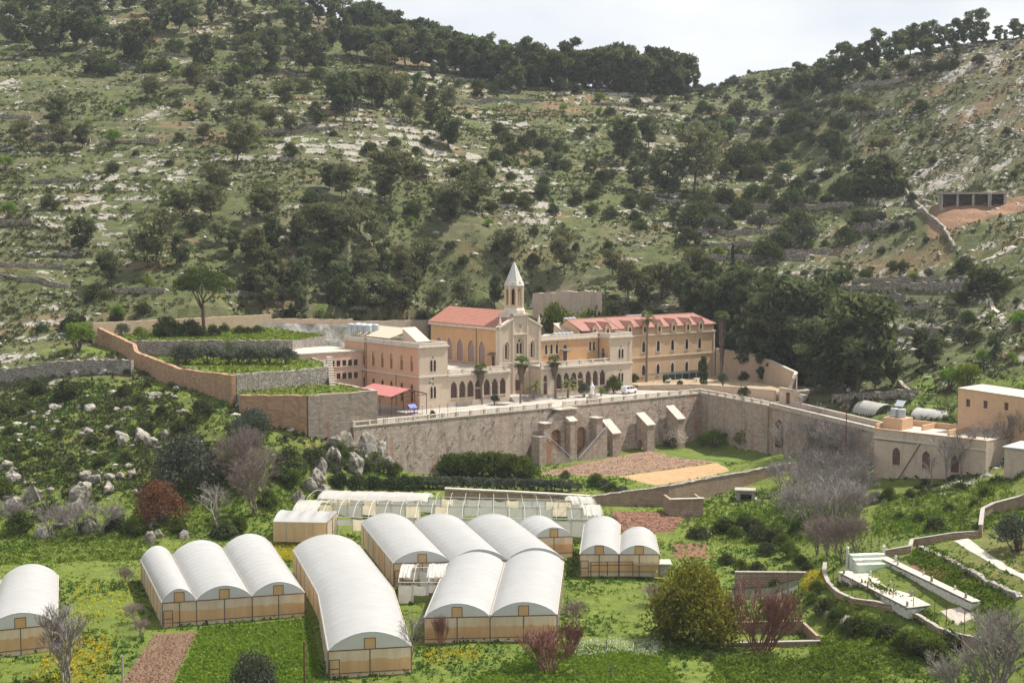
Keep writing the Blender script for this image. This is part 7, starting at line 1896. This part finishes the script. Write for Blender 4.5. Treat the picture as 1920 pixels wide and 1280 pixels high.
backtree('shrub', 1120, 560, 374, .6, 'dark tree at the corner of the ruined wall')
# ---- east bank thickets
zJ = zz(1380, 680, 3.556)
for (x, y, h) in ((330, 640, 9), (450, 660, 10.5), (560, 680, 10.5), (660, 690, 10), (760, 700, 9.5), (520, 560, 10), (400, 560, 9)):
    q = hit(*zJ(x, y)); plant('bare_thicket', q, h, 'tall grey leafless tree before the causeway', 'bare trees before the causeway', 1.0)
for (x, y, h) in ((350, 900, 8), (450, 960, 9), (560, 1000, 9.5), (660, 1010, 9), (760, 960, 8.5), (820, 930, 8), (420, 820, 8), (560, 860, 8.5), (700, 850, 8.5), (800, 820, 7.5), (300, 860, 6.5), (380, 1080, 8), (480, 1110, 8.5), (600, 1120, 9), (700, 1120, 9), (800, 1080, 8), (520, 1040, 8.5), (650, 1060, 8.5)):
    q = hit(*zJ(x, y)); plant('bare_thicket', q, h, 'grey leafless thicket in the stream bed left of the ashlar house', 'grey thickets in the stream bed', 1.1)
for (x, y, h) in ((1400, 800, 8.5), (1500, 760, 9), (1600, 730, 9), (1700, 690, 8.5), (1800, 640, 8.5), (1880, 600, 8.5), (1300, 830, 6)):
    q = hit(*zJ(x, y)); plant('bare_tree', q, h, 'leafless tree on the bank before the ashlar house', 'bare trees on the ashlar house bank', 1.0)
zK = zz(1280, 900, 3.0)
for (x, y, h) in ((820, 430, 7), (900, 470, 7), (980, 440, 6.5), (760, 420, 6)):
    q = hit(*zK(x, y)); plant('brown_thicket', q, h, 'budding brown thicket above the cemetery tomb', 'budding thickets above the cemetery', 1.1)
grove('shrub citrus', zK, 3.0, '240,300,110 350,290,130 430,340,130 560,390,110 250,470,80 330,520,90 420,520,80 1160,120,100 1420,280,100 1220,220,60 1330,240,70 1700,90,70 100,330,90 660,480,80 480,420,90 200,300,90 520,350,110 600,440,110 700,520,70 760,640,90 800,760,110 860,800,90 950,860,110 1050,880,130 1150,900,120 1250,960,140 1330,1000,130 1420,1010,150 1500,960,130 730,700,80 1000,840,90 1100,860,90 400,300,110 300,330,90 60,320,70 640,300,90 1090,130,80 1280,100,70 1560,60,70 1640,150,60 1500,170,60 150,620,120 200,780,100 60,900,70 150,1010,70 520,600,60 570,560,60', 'leafy bush on the green banks of the stream', 'bushes on the stream banks')
plant('big_bush', hit(1298, 1208), 12.0, 'large yellow-green rounded bush right of the double greenhouse', wid=.78)
plant('red_shrub', hit(1428, 1222), 8.8, 'tall red twiggy shrub before the open cistern', wid=1.35)
plant('red_shrub', hit(1030, 1262), 5.6, 'purplish red twiggy shrub at the edge of the meadow', wid=1.5)
plant('red_shrub', hit(828, 1213), 4.4, 'thin red shrub against the double greenhouse front', wid=.6)
plant('red_shrub', hit(1068, 1228), 4.5, 'reddish brushwood behind the purplish shrub', wid=.9)
plant('bare_tree', hit(772, 1255), 7.0, 'leafless dark tree at the corner of the long greenhouse', wid=.95)
plant('fan_tree', hit(128, 1280), 9.0, 'leafless fan-shaped tree before the single greenhouse', wid=1.1)
plant('fan_tree', PZ(1870, 1320, 1.5), 10.0, 'grey leafless tree below the cemetery wall', wid=1.3)
plant('bare_thicket', PZ(1800, 1325, .5), 6.5, 'twiggy undergrowth beside the grey tree below the cemetery', wid=1.2)
plant('big_olive', PZ(475, 1345, 0), 8.2, 'grey-green olive at the edge of the crop field', wid=.72)
plant('olive', hit(1905, 1035), 5.5, 'grey olive at the top corner of the cemetery', wid=1.0)
for (x, y, h) in ((255, 1170, 3.0), (230, 1100, 3.0), (268, 1195, 2.6), (1085, 1180, 4.0), (1220, 1140, 3.5), (1290, 985, 3.0), (1150, 985, 2.0)):
    q = hit(x, y); plant('brown_thicket', q, h, 'low brown brushwood beside the greenhouses', 'brushwood by the greenhouses', 1.2)
plant('light' if False else 'olive', hit(1255, 1185), 3.6, 'grey sprawling shrub beside the large yellow-green bush', wid=1.0)
# ---------------------------------------------------------------- ground cover, rocks, small walls
def blocked(x, y):
    r = np.zeros(np.shape(x), bool)
    for poly, z in SLABS: r |= inpoly(x, y, poly)
    for poly in KEEP: r |= inpoly(x, y, poly)
    r |= inpoly(x, y, [BR0, BR1, BI1, BI0])
    r |= inpoly(x, y, lw((-26, 40), (75, 40), (75, 75), (2, 75)))
    return r
def samp(arr, x, y):
    i = np.clip(((x - GX0) / GS).astype(int), 0, NX - 1); j = np.clip(((y - GY0) / GS).astype(int), 0, NY - 1)
    return arr[j, i]
def inview(x, y, m=60):
    px = 960 + FPX * x / y
    return (px > -m) & (px < 1920 + m)
def tufts(name, x, y, rad, hgt_, per, size, mat, label, seed, up=.3, lift=.35, z=None, cat='ground cover'):
    g = np.random.default_rng(seed); n = len(x)
    if n == 0: return
    zz_ = ground(x, y) if z is None else z
    c = np.repeat(np.stack([x, y, zz_], 1), per, 0); m = n * per
    d = g.normal(size=(m, 3)); d /= np.linalg.norm(d, axis=1)[:, None]; d[:, 2] = np.abs(d[:, 2])
    rr = np.repeat(rad, per)[:, None] * g.uniform(.4, 1, (m, 1)); hh = np.repeat(hgt_, per) * g.uniform(.2, 1, m)
    c[:, 0] += d[:, 0] * rr[:, 0]; c[:, 1] += d[:, 1] * rr[:, 0]; c[:, 2] += d[:, 2] * hh + .02
    t = np.clip(np.repeat(g.uniform(.15, .85, n), per) + g.normal(size=m) * .18, 0, 1)
    V, F, tn = leafquads(c, np.repeat(size if np.ndim(size) else np.full(n, size), per), t, up, g)
    o = link(name, np_mesh(name, V, F, M[mat], False, {'tint': tn})); return tag(o, label, cat, kind='stuff')
g9 = np.random.default_rng(99)
# scrub over the slopes
x = g9.uniform(-260, 270, 230000); y = g9.uniform(235, 690, 230000)
hm = samp(hillm, x, y); dn = fbm(x / 14, y / 9, 140, 4); rk = samp(rockm, x, y); shm = samp(shp.astype(float), x, y)
est = samp(east, x, y)
keep = inview(x, y) & (hm > .25) & (g9.random(len(x)) < np.clip((dn - .36) * 3.4, .06, 1) * (1 - .75 * rk) * (1 - shm) * .85) & ~blocked(x, y)
x, y = x[keep], y[keep]; sz = g9.uniform(.4, 1.15, len(x))
half = g9.random(len(x)) < .45; print('SCRUB', len(x))
tufts('hillside_scrub', x[half], y[half], sz[half], sz[half] * .75, 8, sz[half] * .48, 'scrub', 'low olive green scrub dotted over the hillsides', 1)
tufts('dark_scrub', x[~half], y[~half], sz[~half] * .9, sz[~half] * .7, 8, sz[~half] * .48, 'shrub', 'low dark thorny scrub dotted over the hillsides', 2)
# grass on the valley floor
x = g9.uniform(-115, 105, 120000); y = g9.uniform(120, 300, 120000)
v = samp(valley, x, y); inf = np.zeros(len(x), bool)
for k, P in FIELDS.items():
    if 'lawn' in k or 'orchard' in k or 'trodden' in k or 'small red' in k: continue
    inf |= inpoly(x, y, [tuple(p) for p in P])
dn = fbm(x / 9, y / 9, 150, 4)
ok = inview(x, y) & (v > .25) & ~inf & ~blocked(x, y)
a = ok & (g9.random(len(x)) < np.clip((dn - .30) * 1.6, .05, .5))
wd = a & (dn > .52); gr_ = a & ~wd
tufts('meadow_grass', x[gr_], y[gr_], np.full(gr_.sum(), .35), g9.uniform(.15, .4, gr_.sum()), 5, .2, 'grass', 'bright meadow grass on the valley floor', 3, 1.2)
tufts('meadow_weeds', x[wd], y[wd], np.full(wd.sum(), .45), g9.uniform(.25, .75, wd.sum()), 6, .22, 'weed', 'taller dark green weeds in the valley', 4, .6)
def fill(P, n, seed):
    g = np.random.default_rng(seed); a, b = g.random(n), g.random(n); P = [np.array(p[:2]) for p in P]
    q = ((P[0][None] * (1 - a)[:, None] + P[1][None] * a[:, None]) * (1 - b)[:, None] + (P[3][None] * (1 - a)[:, None] + P[2][None] * a[:, None]) * b[:, None])
    return q[:, 0], q[:, 1]
def pp(*c): return [PZ(px, py, 0.0) for px, py in c]
x, y = fill(pp((318, 1310), (606, 1310), (582, 1162), (378, 1178)), 9000, 5)
k = ~blocked(x, y); x, y = x[k], y[k]
tufts('crop_leaves', x, y, np.full(len(x), .3), g9.uniform(.2, .5, len(x)), 7, .2, 'crop', 'leafy green vegetable crop beside the dug plot', 6, .4, cat='crop')
x, y = fill(pp((790, 1310), (1300, 1310), (1240, 1225), (1060, 1200)), 5000, 15)
tufts('meadow_grass', x, y, np.full(len(x), .3), g9.uniform(.15, .35, len(x)), 6, .2, 'crop', 'dense green grass plot inside the wire fence', 16, 1.2)
for i, (c, n, s) in enumerate(((((512, 1052), (560, 1052), (572, 1018), (508, 1018)), 500, 7), (((45, 1285), (200, 1285), (215, 1195), (110, 1195)), 650, 8), (((1498, 1105), (1545, 1110), (1548, 1072), (1512, 1070)), 300, 9), (((120, 1160), (250, 1160), (245, 1095), (130, 1095)), 220, 10), (((790, 1245), (900, 1240), (900, 1215), (800, 1220)), 160, 11), (((630, 1010), (680, 1010), (676, 990), (640, 990)), 120, 13))):
    x, y = fill([hit(*q) for q in c], n, s); kk = ~blocked(x, y); x, y = x[kk], y[kk]
    tufts('yellow_flowers', x, y, np.full(len(x), .35), np.full(len(x), .55), 5, .13, 'yellow', ['yellow flowers by the small ochre greenhouse', 'yellow flowers under the fan-shaped tree', 'yellow flowers on the stream bank by the cemetery', 'sparse yellow flowers between greenhouses', 'yellow flowers in the meadow edge', 'yellow flowers beside the uncovered frames'][i], 20 + i, .6, cat='flowers')
x, y = fill([hit(*q) for q in ((1060, 1232), (1245, 1228), (1240, 1205), (1075, 1205))], 420, 12); tufts('white_flowers', x, y, np.full(len(x), .5), np.full(len(x), .7), 6, .12, 'whitefl', 'white flowering weeds along the wire fence', 30, .6, cat='flowers')
# litter on the east bank
x, y = fill([hit(*q) for q in ((1700, 935), (1790, 930), (1905, 860), (1880, 850))], 420, 14)
M['litter'] = leafmat('litter', (.35, .35, .36), (.75, .75, .76), .0, 0)
tufts('litter', x, y, np.full(len(x), .5), np.full(len(x), .25), 3, .17, 'litter', 'white rubbish strewn down the green bank', 33, .1, cat='litter')
# weeds along the greenhouse feet
ex, ey = [], []
for poly in KEEP:
    for i in range(len(poly)):
        p, q = np.array(poly[i]), np.array(poly[(i + 1) % len(poly)]); n = int(np.linalg.norm(q - p) * 3)
        t = g9.random(n)[:, None]; d = (q - p) / (np.linalg.norm(q - p) + 1e-9); nn = np.array([d[1], -d[0]])
        s = p * (1 - t) + q * t + nn * g9.uniform(.25, 1.1, (n, 1)); ex.append(s[:, 0]); ey.append(s[:, 1])
ex, ey = np.concatenate(ex), np.concatenate(ey); k = ~blocked(ex, ey); ex, ey = ex[k], ey[k]
tufts('edge_weeds', ex, ey, np.full(len(ex), .4), g9.uniform(.3, .9, len(ex)), 6, .2, 'weed', 'rank dark weeds along the feet of the greenhouses', 35, .5)
# bank vegetation on the east and west stream sides
def band(c, n, seed): 
    return fill([hit(*q) for q in c], n, seed)
bx_, by_ = [], []
for c, n, s in ((((1300, 1010), (1620, 1010), (1600, 940), (1300, 935)), 1500, 41), (((1640, 1010), (1900, 990), (1900, 900), (1640, 930)), 1500, 42), (((1500, 1260), (1800, 1270), (1780, 1200), (1560, 1130)), 1500, 43), (((300, 1010), (620, 960), (600, 900), (300, 930)), 900, 44), (((0, 1060), (300, 1050), (300, 990), (0, 990)), 1000, 45), (((1300, 1120), (1360, 1240), (1240, 1240), (1240, 1180)), 400, 46), (((1555, 1100), (1760, 1180), (1740, 1150), (1600, 1090)), 800, 47), (((1700, 1050), (1900, 1170), (1900, 1110), (1730, 1025)), 1100, 48), (((1330, 1280), (1700, 1290), (1560, 1225), (1340, 1235)), 1300, 49)):
    x, y = band(c, n, s); bx_.append(x); by_.append(y)
bx_, by_ = np.concatenate(bx_), np.concatenate(by_); k = ~blocked(bx_, by_); bx_, by_ = bx_[k], by_[k]
h = g9.random(len(bx_)) < .5
tufts('bank_weeds', bx_[h], by_[h], np.full(h.sum(), .6), g9.uniform(.3, 1.1, h.sum()), 8, .22, 'weed', 'lush green weeds on the stream banks', 36, .4)
tufts('bank_grass', bx_[~h], by_[~h], np.full((~h).sum(), .5), g9.uniform(.2, .6, (~h).sum()), 7, .2, 'grass', 'tall bright grass on the stream banks', 37, 1.0)
# terrace lawns and bank scrub
for poly, z in SLABS[1:]:
    P_ = np.array([p[:2] for p in poly]); lo_, hi_ = P_.min(0), P_.max(0); n = int((hi_[0] - lo_[0]) * (hi_[1] - lo_[1]) * 1.6)
    x = g9.uniform(lo_[0], hi_[0], n); y = g9.uniform(lo_[1], hi_[1], n); k = inpoly(x, y, poly); x, y = x[k], y[k]
    tufts('terrace_grass', x, y, np.full(len(x), .4), g9.uniform(.12, .45, len(x)), 5, .2, 'grass', 'uneven spring grass on a walled terrace', 60, 1.0, z=np.full(len(x), z))
    x, y = x[::4], y[::4]; tufts('terrace_weeds', x, y, np.full(len(x), .4), g9.uniform(.12, .6, len(x)), 6, .2, 'scrub', 'darker weeds on a walled terrace', 64, .6, z=np.full(len(x), z))
x, y = fill([hit(*q) for q in ((0, 985), (420, 900), (330, 745), (0, 745))], 2300, 61); k = ~blocked(x, y); x, y = x[k], y[k]
tufts('bank_scrub', x, y, g9.uniform(.4, 1.0, len(x)), g9.uniform(.3, .9, len(x)), 12, .3, 'scrub', 'brownish green scrub on the west bank', 62, .2)
# tufts in the wall
gu_ = g9.uniform(-26, 64, 110); gz_ = g9.uniform(-9, -.3, 110)
P_ = np.array([L(u, -15.45 + z * .084 - .05, z) for u, z in zip(gu_, gz_)])
tufts('wall_plants', P_[:, 0], P_[:, 1], np.full(110, .25), np.full(110, .25), 7, .15, 'shrub', 'small caper plants rooted in the retaining wall', 38, 0, z=P_[:, 2])
# rocks
def rock_mesh(seed, sub=3):
    bm = bmesh.new(); bmesh.ops.create_icosphere(bm, subdivisions=sub, radius=1.0); g = np.random.default_rng(seed)
    N = g.normal(size=(16, 3)); N /= np.linalg.norm(N, axis=1)[:, None]; H = g.uniform(.62, 1.0, 16); off = g.uniform(0, 50, 3)
    for v in bm.verts:
        d = np.array(v.co); dn = N @ d; r = min([1.25] + [H[i] / dn[i] for i in range(16) if dn[i] > .2])
        a = float(fbm(d[0] * 2.2 + off[0] + d[2], d[1] * 2.2 + off[1] - d[2] * .7, 170, 4)) - .5
        v.co = d * r * (1 + a * .55)
    me = bpy.data.meshes.new('boulder'); bm.to_mesh(me); bm.free(); me.materials.append(M['rock'])
    return me
RM = [rock_mesh(s) for s in range(5)]
def boulder(px, py, w, h, label, group, dy=0):
    q = hit(px, py)
    if q is None: return
    o = link('boulder', RM[trng.randrange(5)]); k = q[1] / FPX
    o.location = (q[0], q[1] + w * k * .3, q[2] + h * k * .15); o.scale = (w * k * .55, w * k * .5, h * k * .62); o.rotation_euler = (trng.uniform(-.2, .2), trng.uniform(-.2, .2), trng.uniform(0, 6))
    tag(o, label, 'boulder', group)
for e in '228,836,30,30 282,840,34,26 262,828,36,26 310,826,26,26 62,945,34,48 40,990,30,40 150,935,34,44 176,908,30,22 205,900,28,20 225,898,22,20 245,893,18,18 120,990,26,40 75,1010,24,40 140,965,30,30 165,1000,36,40 200,925,22,26 240,880,16,14 158,902,30,26 60,808,14,12 98,812,16,12 160,810,18,12 205,805,16,10 330,735,16,18 318,728,12,14 165,770,30,16 210,775,30,14 240,772,20,12 290,745,28,14 150,770,20,16 100,768,26,14 20,905,30,30 12,880,24,24 25,955,40,30 60,780,18,12 230,795,14,10'.split():
    a = [float(v) for v in e.split(',')]; boulder(*a, 'pale weathered limestone boulder on the grassy west bank', 'boulders on the west bank')
for e in '170,700,60,26 205,698,50,26 145,706,40,18'.split():
    a = [float(v) for v in e.split(',')]; boulder(*a, 'smooth pale outcrop under the dry stone wall', 'outcrops under the dry wall')
for e in '640,850,56,70 668,842,60,66 700,850,46,60 626,880,40,60 655,885,60,50 690,880,50,50 720,880,36,40 590,915,36,52 605,940,34,50 575,925,30,40 600,890,30,40 560,945,26,30'.split():
    a = [float(v) for v in e.split(',')]; boulder(*a, 'pale crag rock at the west end of the retaining wall', 'crag rocks')
for e in '280,990,20,30 295,1010,20,24 280,1020,24,36 345,1010,24,24 300,975,22,30 1325,1005,22,14 1560,1160,24,18 1590,1175,28,22 1740,1225,22,30 1400,1000,20,12'.split():
    a = [float(v) for v in e.split(',')]; boulder(*a, 'dark boulder among the bushes by the stream', 'stream boulders')
# loose stones and ledges on the slopes
bm = bmesh.new(); bmesh.ops.create_icosphere(bm, subdivisions=1, radius=1.0)
bv = np.array([v.co[:] for v in bm.verts]); bf = np.array([[v.index for v in f.verts] for f in bm.faces]); bm.free()
x = g9.uniform(-260, 270, 90000); y = g9.uniform(235, 660, 90000)
rk = samp(rockm, x, y); es = samp(east, x, y); hm = samp(hillm, x, y)
k = inview(x, y) & ~blocked(x, y) & (g9.random(len(x)) < (rk * .40 + es * .24 + .045) * (hm > .3))
x, y = x[k], y[k]; n = len(x); z = ground(x, y); s = g9.uniform(.18, .75, n) ** 1.3 * 1.15
V = bv[None] * (1 + g9.uniform(-.3, .3, (n, len(bv), 1))) * np.stack([s * g9.uniform(.9, 2.0, n), s, s * g9.uniform(.45, .9, n)], 1)[:, None, :] + np.stack([x, y, z], 1)[:, None, :]
F = bf[None] + (np.arange(n) * len(bv))[:, None, None]
tag(link('hillside_stones', np_mesh('hillside_stones', V.reshape(-1, 3), F.reshape(-1, 3), M['rock_pale'])), 'loose pale limestone blocks and ledges on the slopes', 'stones', kind='stuff')
x, y = fill([hit(*q) for q in ((0, 985), (420, 900), (330, 745), (0, 745))], 1600, 63); k = ~blocked(x, y) & (fbm(x / 9, y / 3.5, 301, 3) > .685); x, y = x[k], y[k]; n = len(x); z = ground(x, y) - .1; s = g9.uniform(.2, .8, n)
V = bv[None] * (1 + g9.uniform(-.3, .3, (n, len(bv), 1))) * np.stack([s * g9.uniform(.9, 1.8, n), s, s * g9.uniform(.5, 1.0, n)], 1)[:, None, :] + np.stack([x, y, z], 1)[:, None, :]
F = bf[None] + (np.arange(n) * len(bv))[:, None, None]
tag(link('bank_stones', np_mesh('bank_stones', V.reshape(-1, 3), F.reshape(-1, 3), M['rock'])), 'broken limestone ledges on the west bank', 'stones', kind='stuff')
# clods on the dug ground
for nm, c, mt, nn, sz_ in (('soil_clods', pp((212, 1300), (312, 1300), (370, 1184), (290, 1192)), 'soil', 2200, .12), ('soil_clods', [hit(*q) for q in ((1170, 1003), (1262, 998), (1290, 963), (1142, 958))], 'soil_red', 1500, .14), ('soil_clods', [hit(*q) for q in ((990, 888), (1150, 892), (1340, 868), (1215, 845))], 'soil_field', 2600, .13)):
    x, y = fill(c, nn, 77); n = len(x); z = ground(x, y) + .05; s = g9.uniform(.5, 1.5, n) * sz_
    V = bv[None] * (1 + g9.uniform(-.35, .35, (n, len(bv), 1))) * np.stack([s * 1.3, s, s * .7], 1)[:, None, :] + np.stack([x, y, z], 1)[:, None, :]
    F = bf[None] + (np.arange(n) * len(bv))[:, None, None]
    tag(link(nm, np_mesh(nm, V.reshape(-1, 3), F.reshape(-1, 3), M[mt])), 'crumbled soil clods on a dug plot', 'soil', kind='stuff')
# dry stone terrace walls on the hills
def hillwall(pts, h, label, group, mat='dry_far', th=.8):
    Q = []
    for (a, b) in zip(pts, pts[1:]):
        for k in range(6):
            q = hit(a[0] + (b[0] - a[0]) * k / 6, a[1] + (b[1] - a[1]) * k / 6)
            if q is not None: Q.append(q)
    q = hit(*pts[-1])
    if q is not None: Q.append(q)
    if len(Q) < 3: return
    Q = np.array(Q); yy = Q[:, 1].copy()
    for _ in range(3): yy[1:-1] = (yy[:-2] + yy[1:-1] * 2 + yy[2:]) / 4
    Q[:, 1] = yy; zb = hgt(Q[:, 0], Q[:, 1])
    strip_wall('terrace_wall', [q[:2] for q in Q], [z + h for z in zb], [z - 1.5 for z in zb], th, M[mat], label, group=group, jag=.2, seg=1.2)
for p in ([(0, 522), (60, 530), (130, 541)], [(205, 549), (310, 550)], [(0, 425), (60, 421)], [(190, 272), (300, 268)], [(455, 254), (560, 248), (640, 243)], [(0, 222), (60, 224)], [(60, 262), (170, 268)], [(280, 105), (370, 107)], [(300, 160), (430, 150)], [(0, 500), (120, 505)], [(60, 345), (150, 340)], [(420, 552), (560, 552)], [(840, 190), (1000, 192)], [(1120, 198), (1280, 200)]):
    hillwall(p, 1.1, 'low dry stone terrace wall on the west and upper slopes', 'terrace walls on the west slopes')
for p in ([(1320, 394), (1440, 388), (1600, 389)], [(1300, 442), (1430, 440), (1500, 430)], [(1300, 490), (1510, 488)], [(1415, 524), (1500, 528)], [(1600, 531), (1760, 528)], [(1560, 546), (1700, 543), (1840, 541)], [(1640, 566), (1700, 562)], [(1680, 584), (1745, 578)], [(1690, 628), (1765, 628)], [(1600, 430), (1700, 425)], [(1330, 465), (1420, 462)], [(1470, 480), (1550, 475)], [(1400, 420), (1500, 415)], [(1560, 220), (1680, 215)], [(1400, 215), (1520, 208)], [(1380, 250), (1520, 245)], [(1600, 165), (1700, 155)]):
    hillwall(p, 1.5, 'dry stone terrace wall on the east slopes right of the guest house', 'terrace walls on the east slopes')
hillwall([(1692, 352), (1705, 372), (1735, 402), (1770, 432), (1790, 470)], 1.1, 'dry stone boundary wall running down beside the concrete shell', None)
hillwall([(1560, 755), (1640, 748), (1720, 742)], 1.6, 'low stone wall along the foot of the pine grove', None)
hillwall([(1686, 722), (1700, 738), (1712, 752)], 1.2, 'short stone wall by the green slope left of the orange house', None)
field('footpath', [(1846, 542), (1852, 540), (1885, 598), (1876, 600)], 'cap', 'pale footpath on the east slope', jag=.5, off=.25)
field('footpath', [(1840, 490), (1850, 492), (1905, 468), (1900, 462)], 'cap', 'pale rocky footpath on the east slope', jag=.6, off=.25)
field('green_slope', [(1690, 760), (1760, 760), (1745, 700), (1722, 702)], 'lawn', 'bright green grassy slope', off=.15, jag=1)
# plastic tunnels beyond the causeway
for (a, b, c, d, lb) in (((1705, 792), (1795, 790), (1700, 782), (1790, 775), 'white plastic tunnel between the ashlar house and orange house'), ((1598, 775), (1640, 780), (1600, 768), (1645, 772), 'short white plastic tunnel behind the causeway')):
    p, q = hit(*a), hit(*b); tz = min(p[2], q[2]) - .2; p, q = p[:2], q[:2]; dd = (q - p); ln = np.linalg.norm(dd); an = math.atan2(dd[1], dd[0])
    T = empty('poly_tunnel', (p[0], p[1], tz), an, lb, 'greenhouse'); V = []; NSg = 10; K = int(ln / 1.2) + 2
    for k in range(K):
        for j in range(NSg + 1):
            t = math.pi * j / NSg; V.append((ln * k / (K - 1), 3.2 - 3.2 * math.cos(t), 2.6 * math.sin(t) - .12 * (k % 2)))
    F = [(k * (NSg + 1) + j, (k + 1) * (NSg + 1) + j, (k + 1) * (NSg + 1) + j + 1, k * (NSg + 1) + j + 1) for k in range(K - 1) for j in range(NSg)]
    link('film', new_mesh('film', V, F, M['torn'], None, True), T); MB().plate([(3.2 - 3.2 * math.cos(math.pi * j / 10), 2.6 * math.sin(math.pi * j / 10)) for j in range(11)][::-1], [], 0, lambda u, v_, d_: (0, u, v_)).build('end_film', M['torn'], T)
# haze
hm_ = bpy.data.materials.new('haze'); hm_.use_nodes = True; hn = hm_.node_tree.nodes; hn.clear()
ho = hn.new('ShaderNodeOutputMaterial'); hv_ = hn.new('ShaderNodeVolumePrincipled'); hv_.inputs['Density'].default_value = HAZE; hv_.inputs['Color'].default_value = (.86, .91, 1, 1); hv_.inputs['Anisotropy'].default_value = .25
hm_.node_tree.links.new(hv_.outputs[0], ho.inputs['Volume'])
o = MB().box(-360, 380, -30, 830, float(ZZ.min()) - 5, max(float(ZZ.max()) + 22, 60)).build('haze', hm_)
tag(o, 'thin pale haze over the valley', 'haze', kind='stuff')
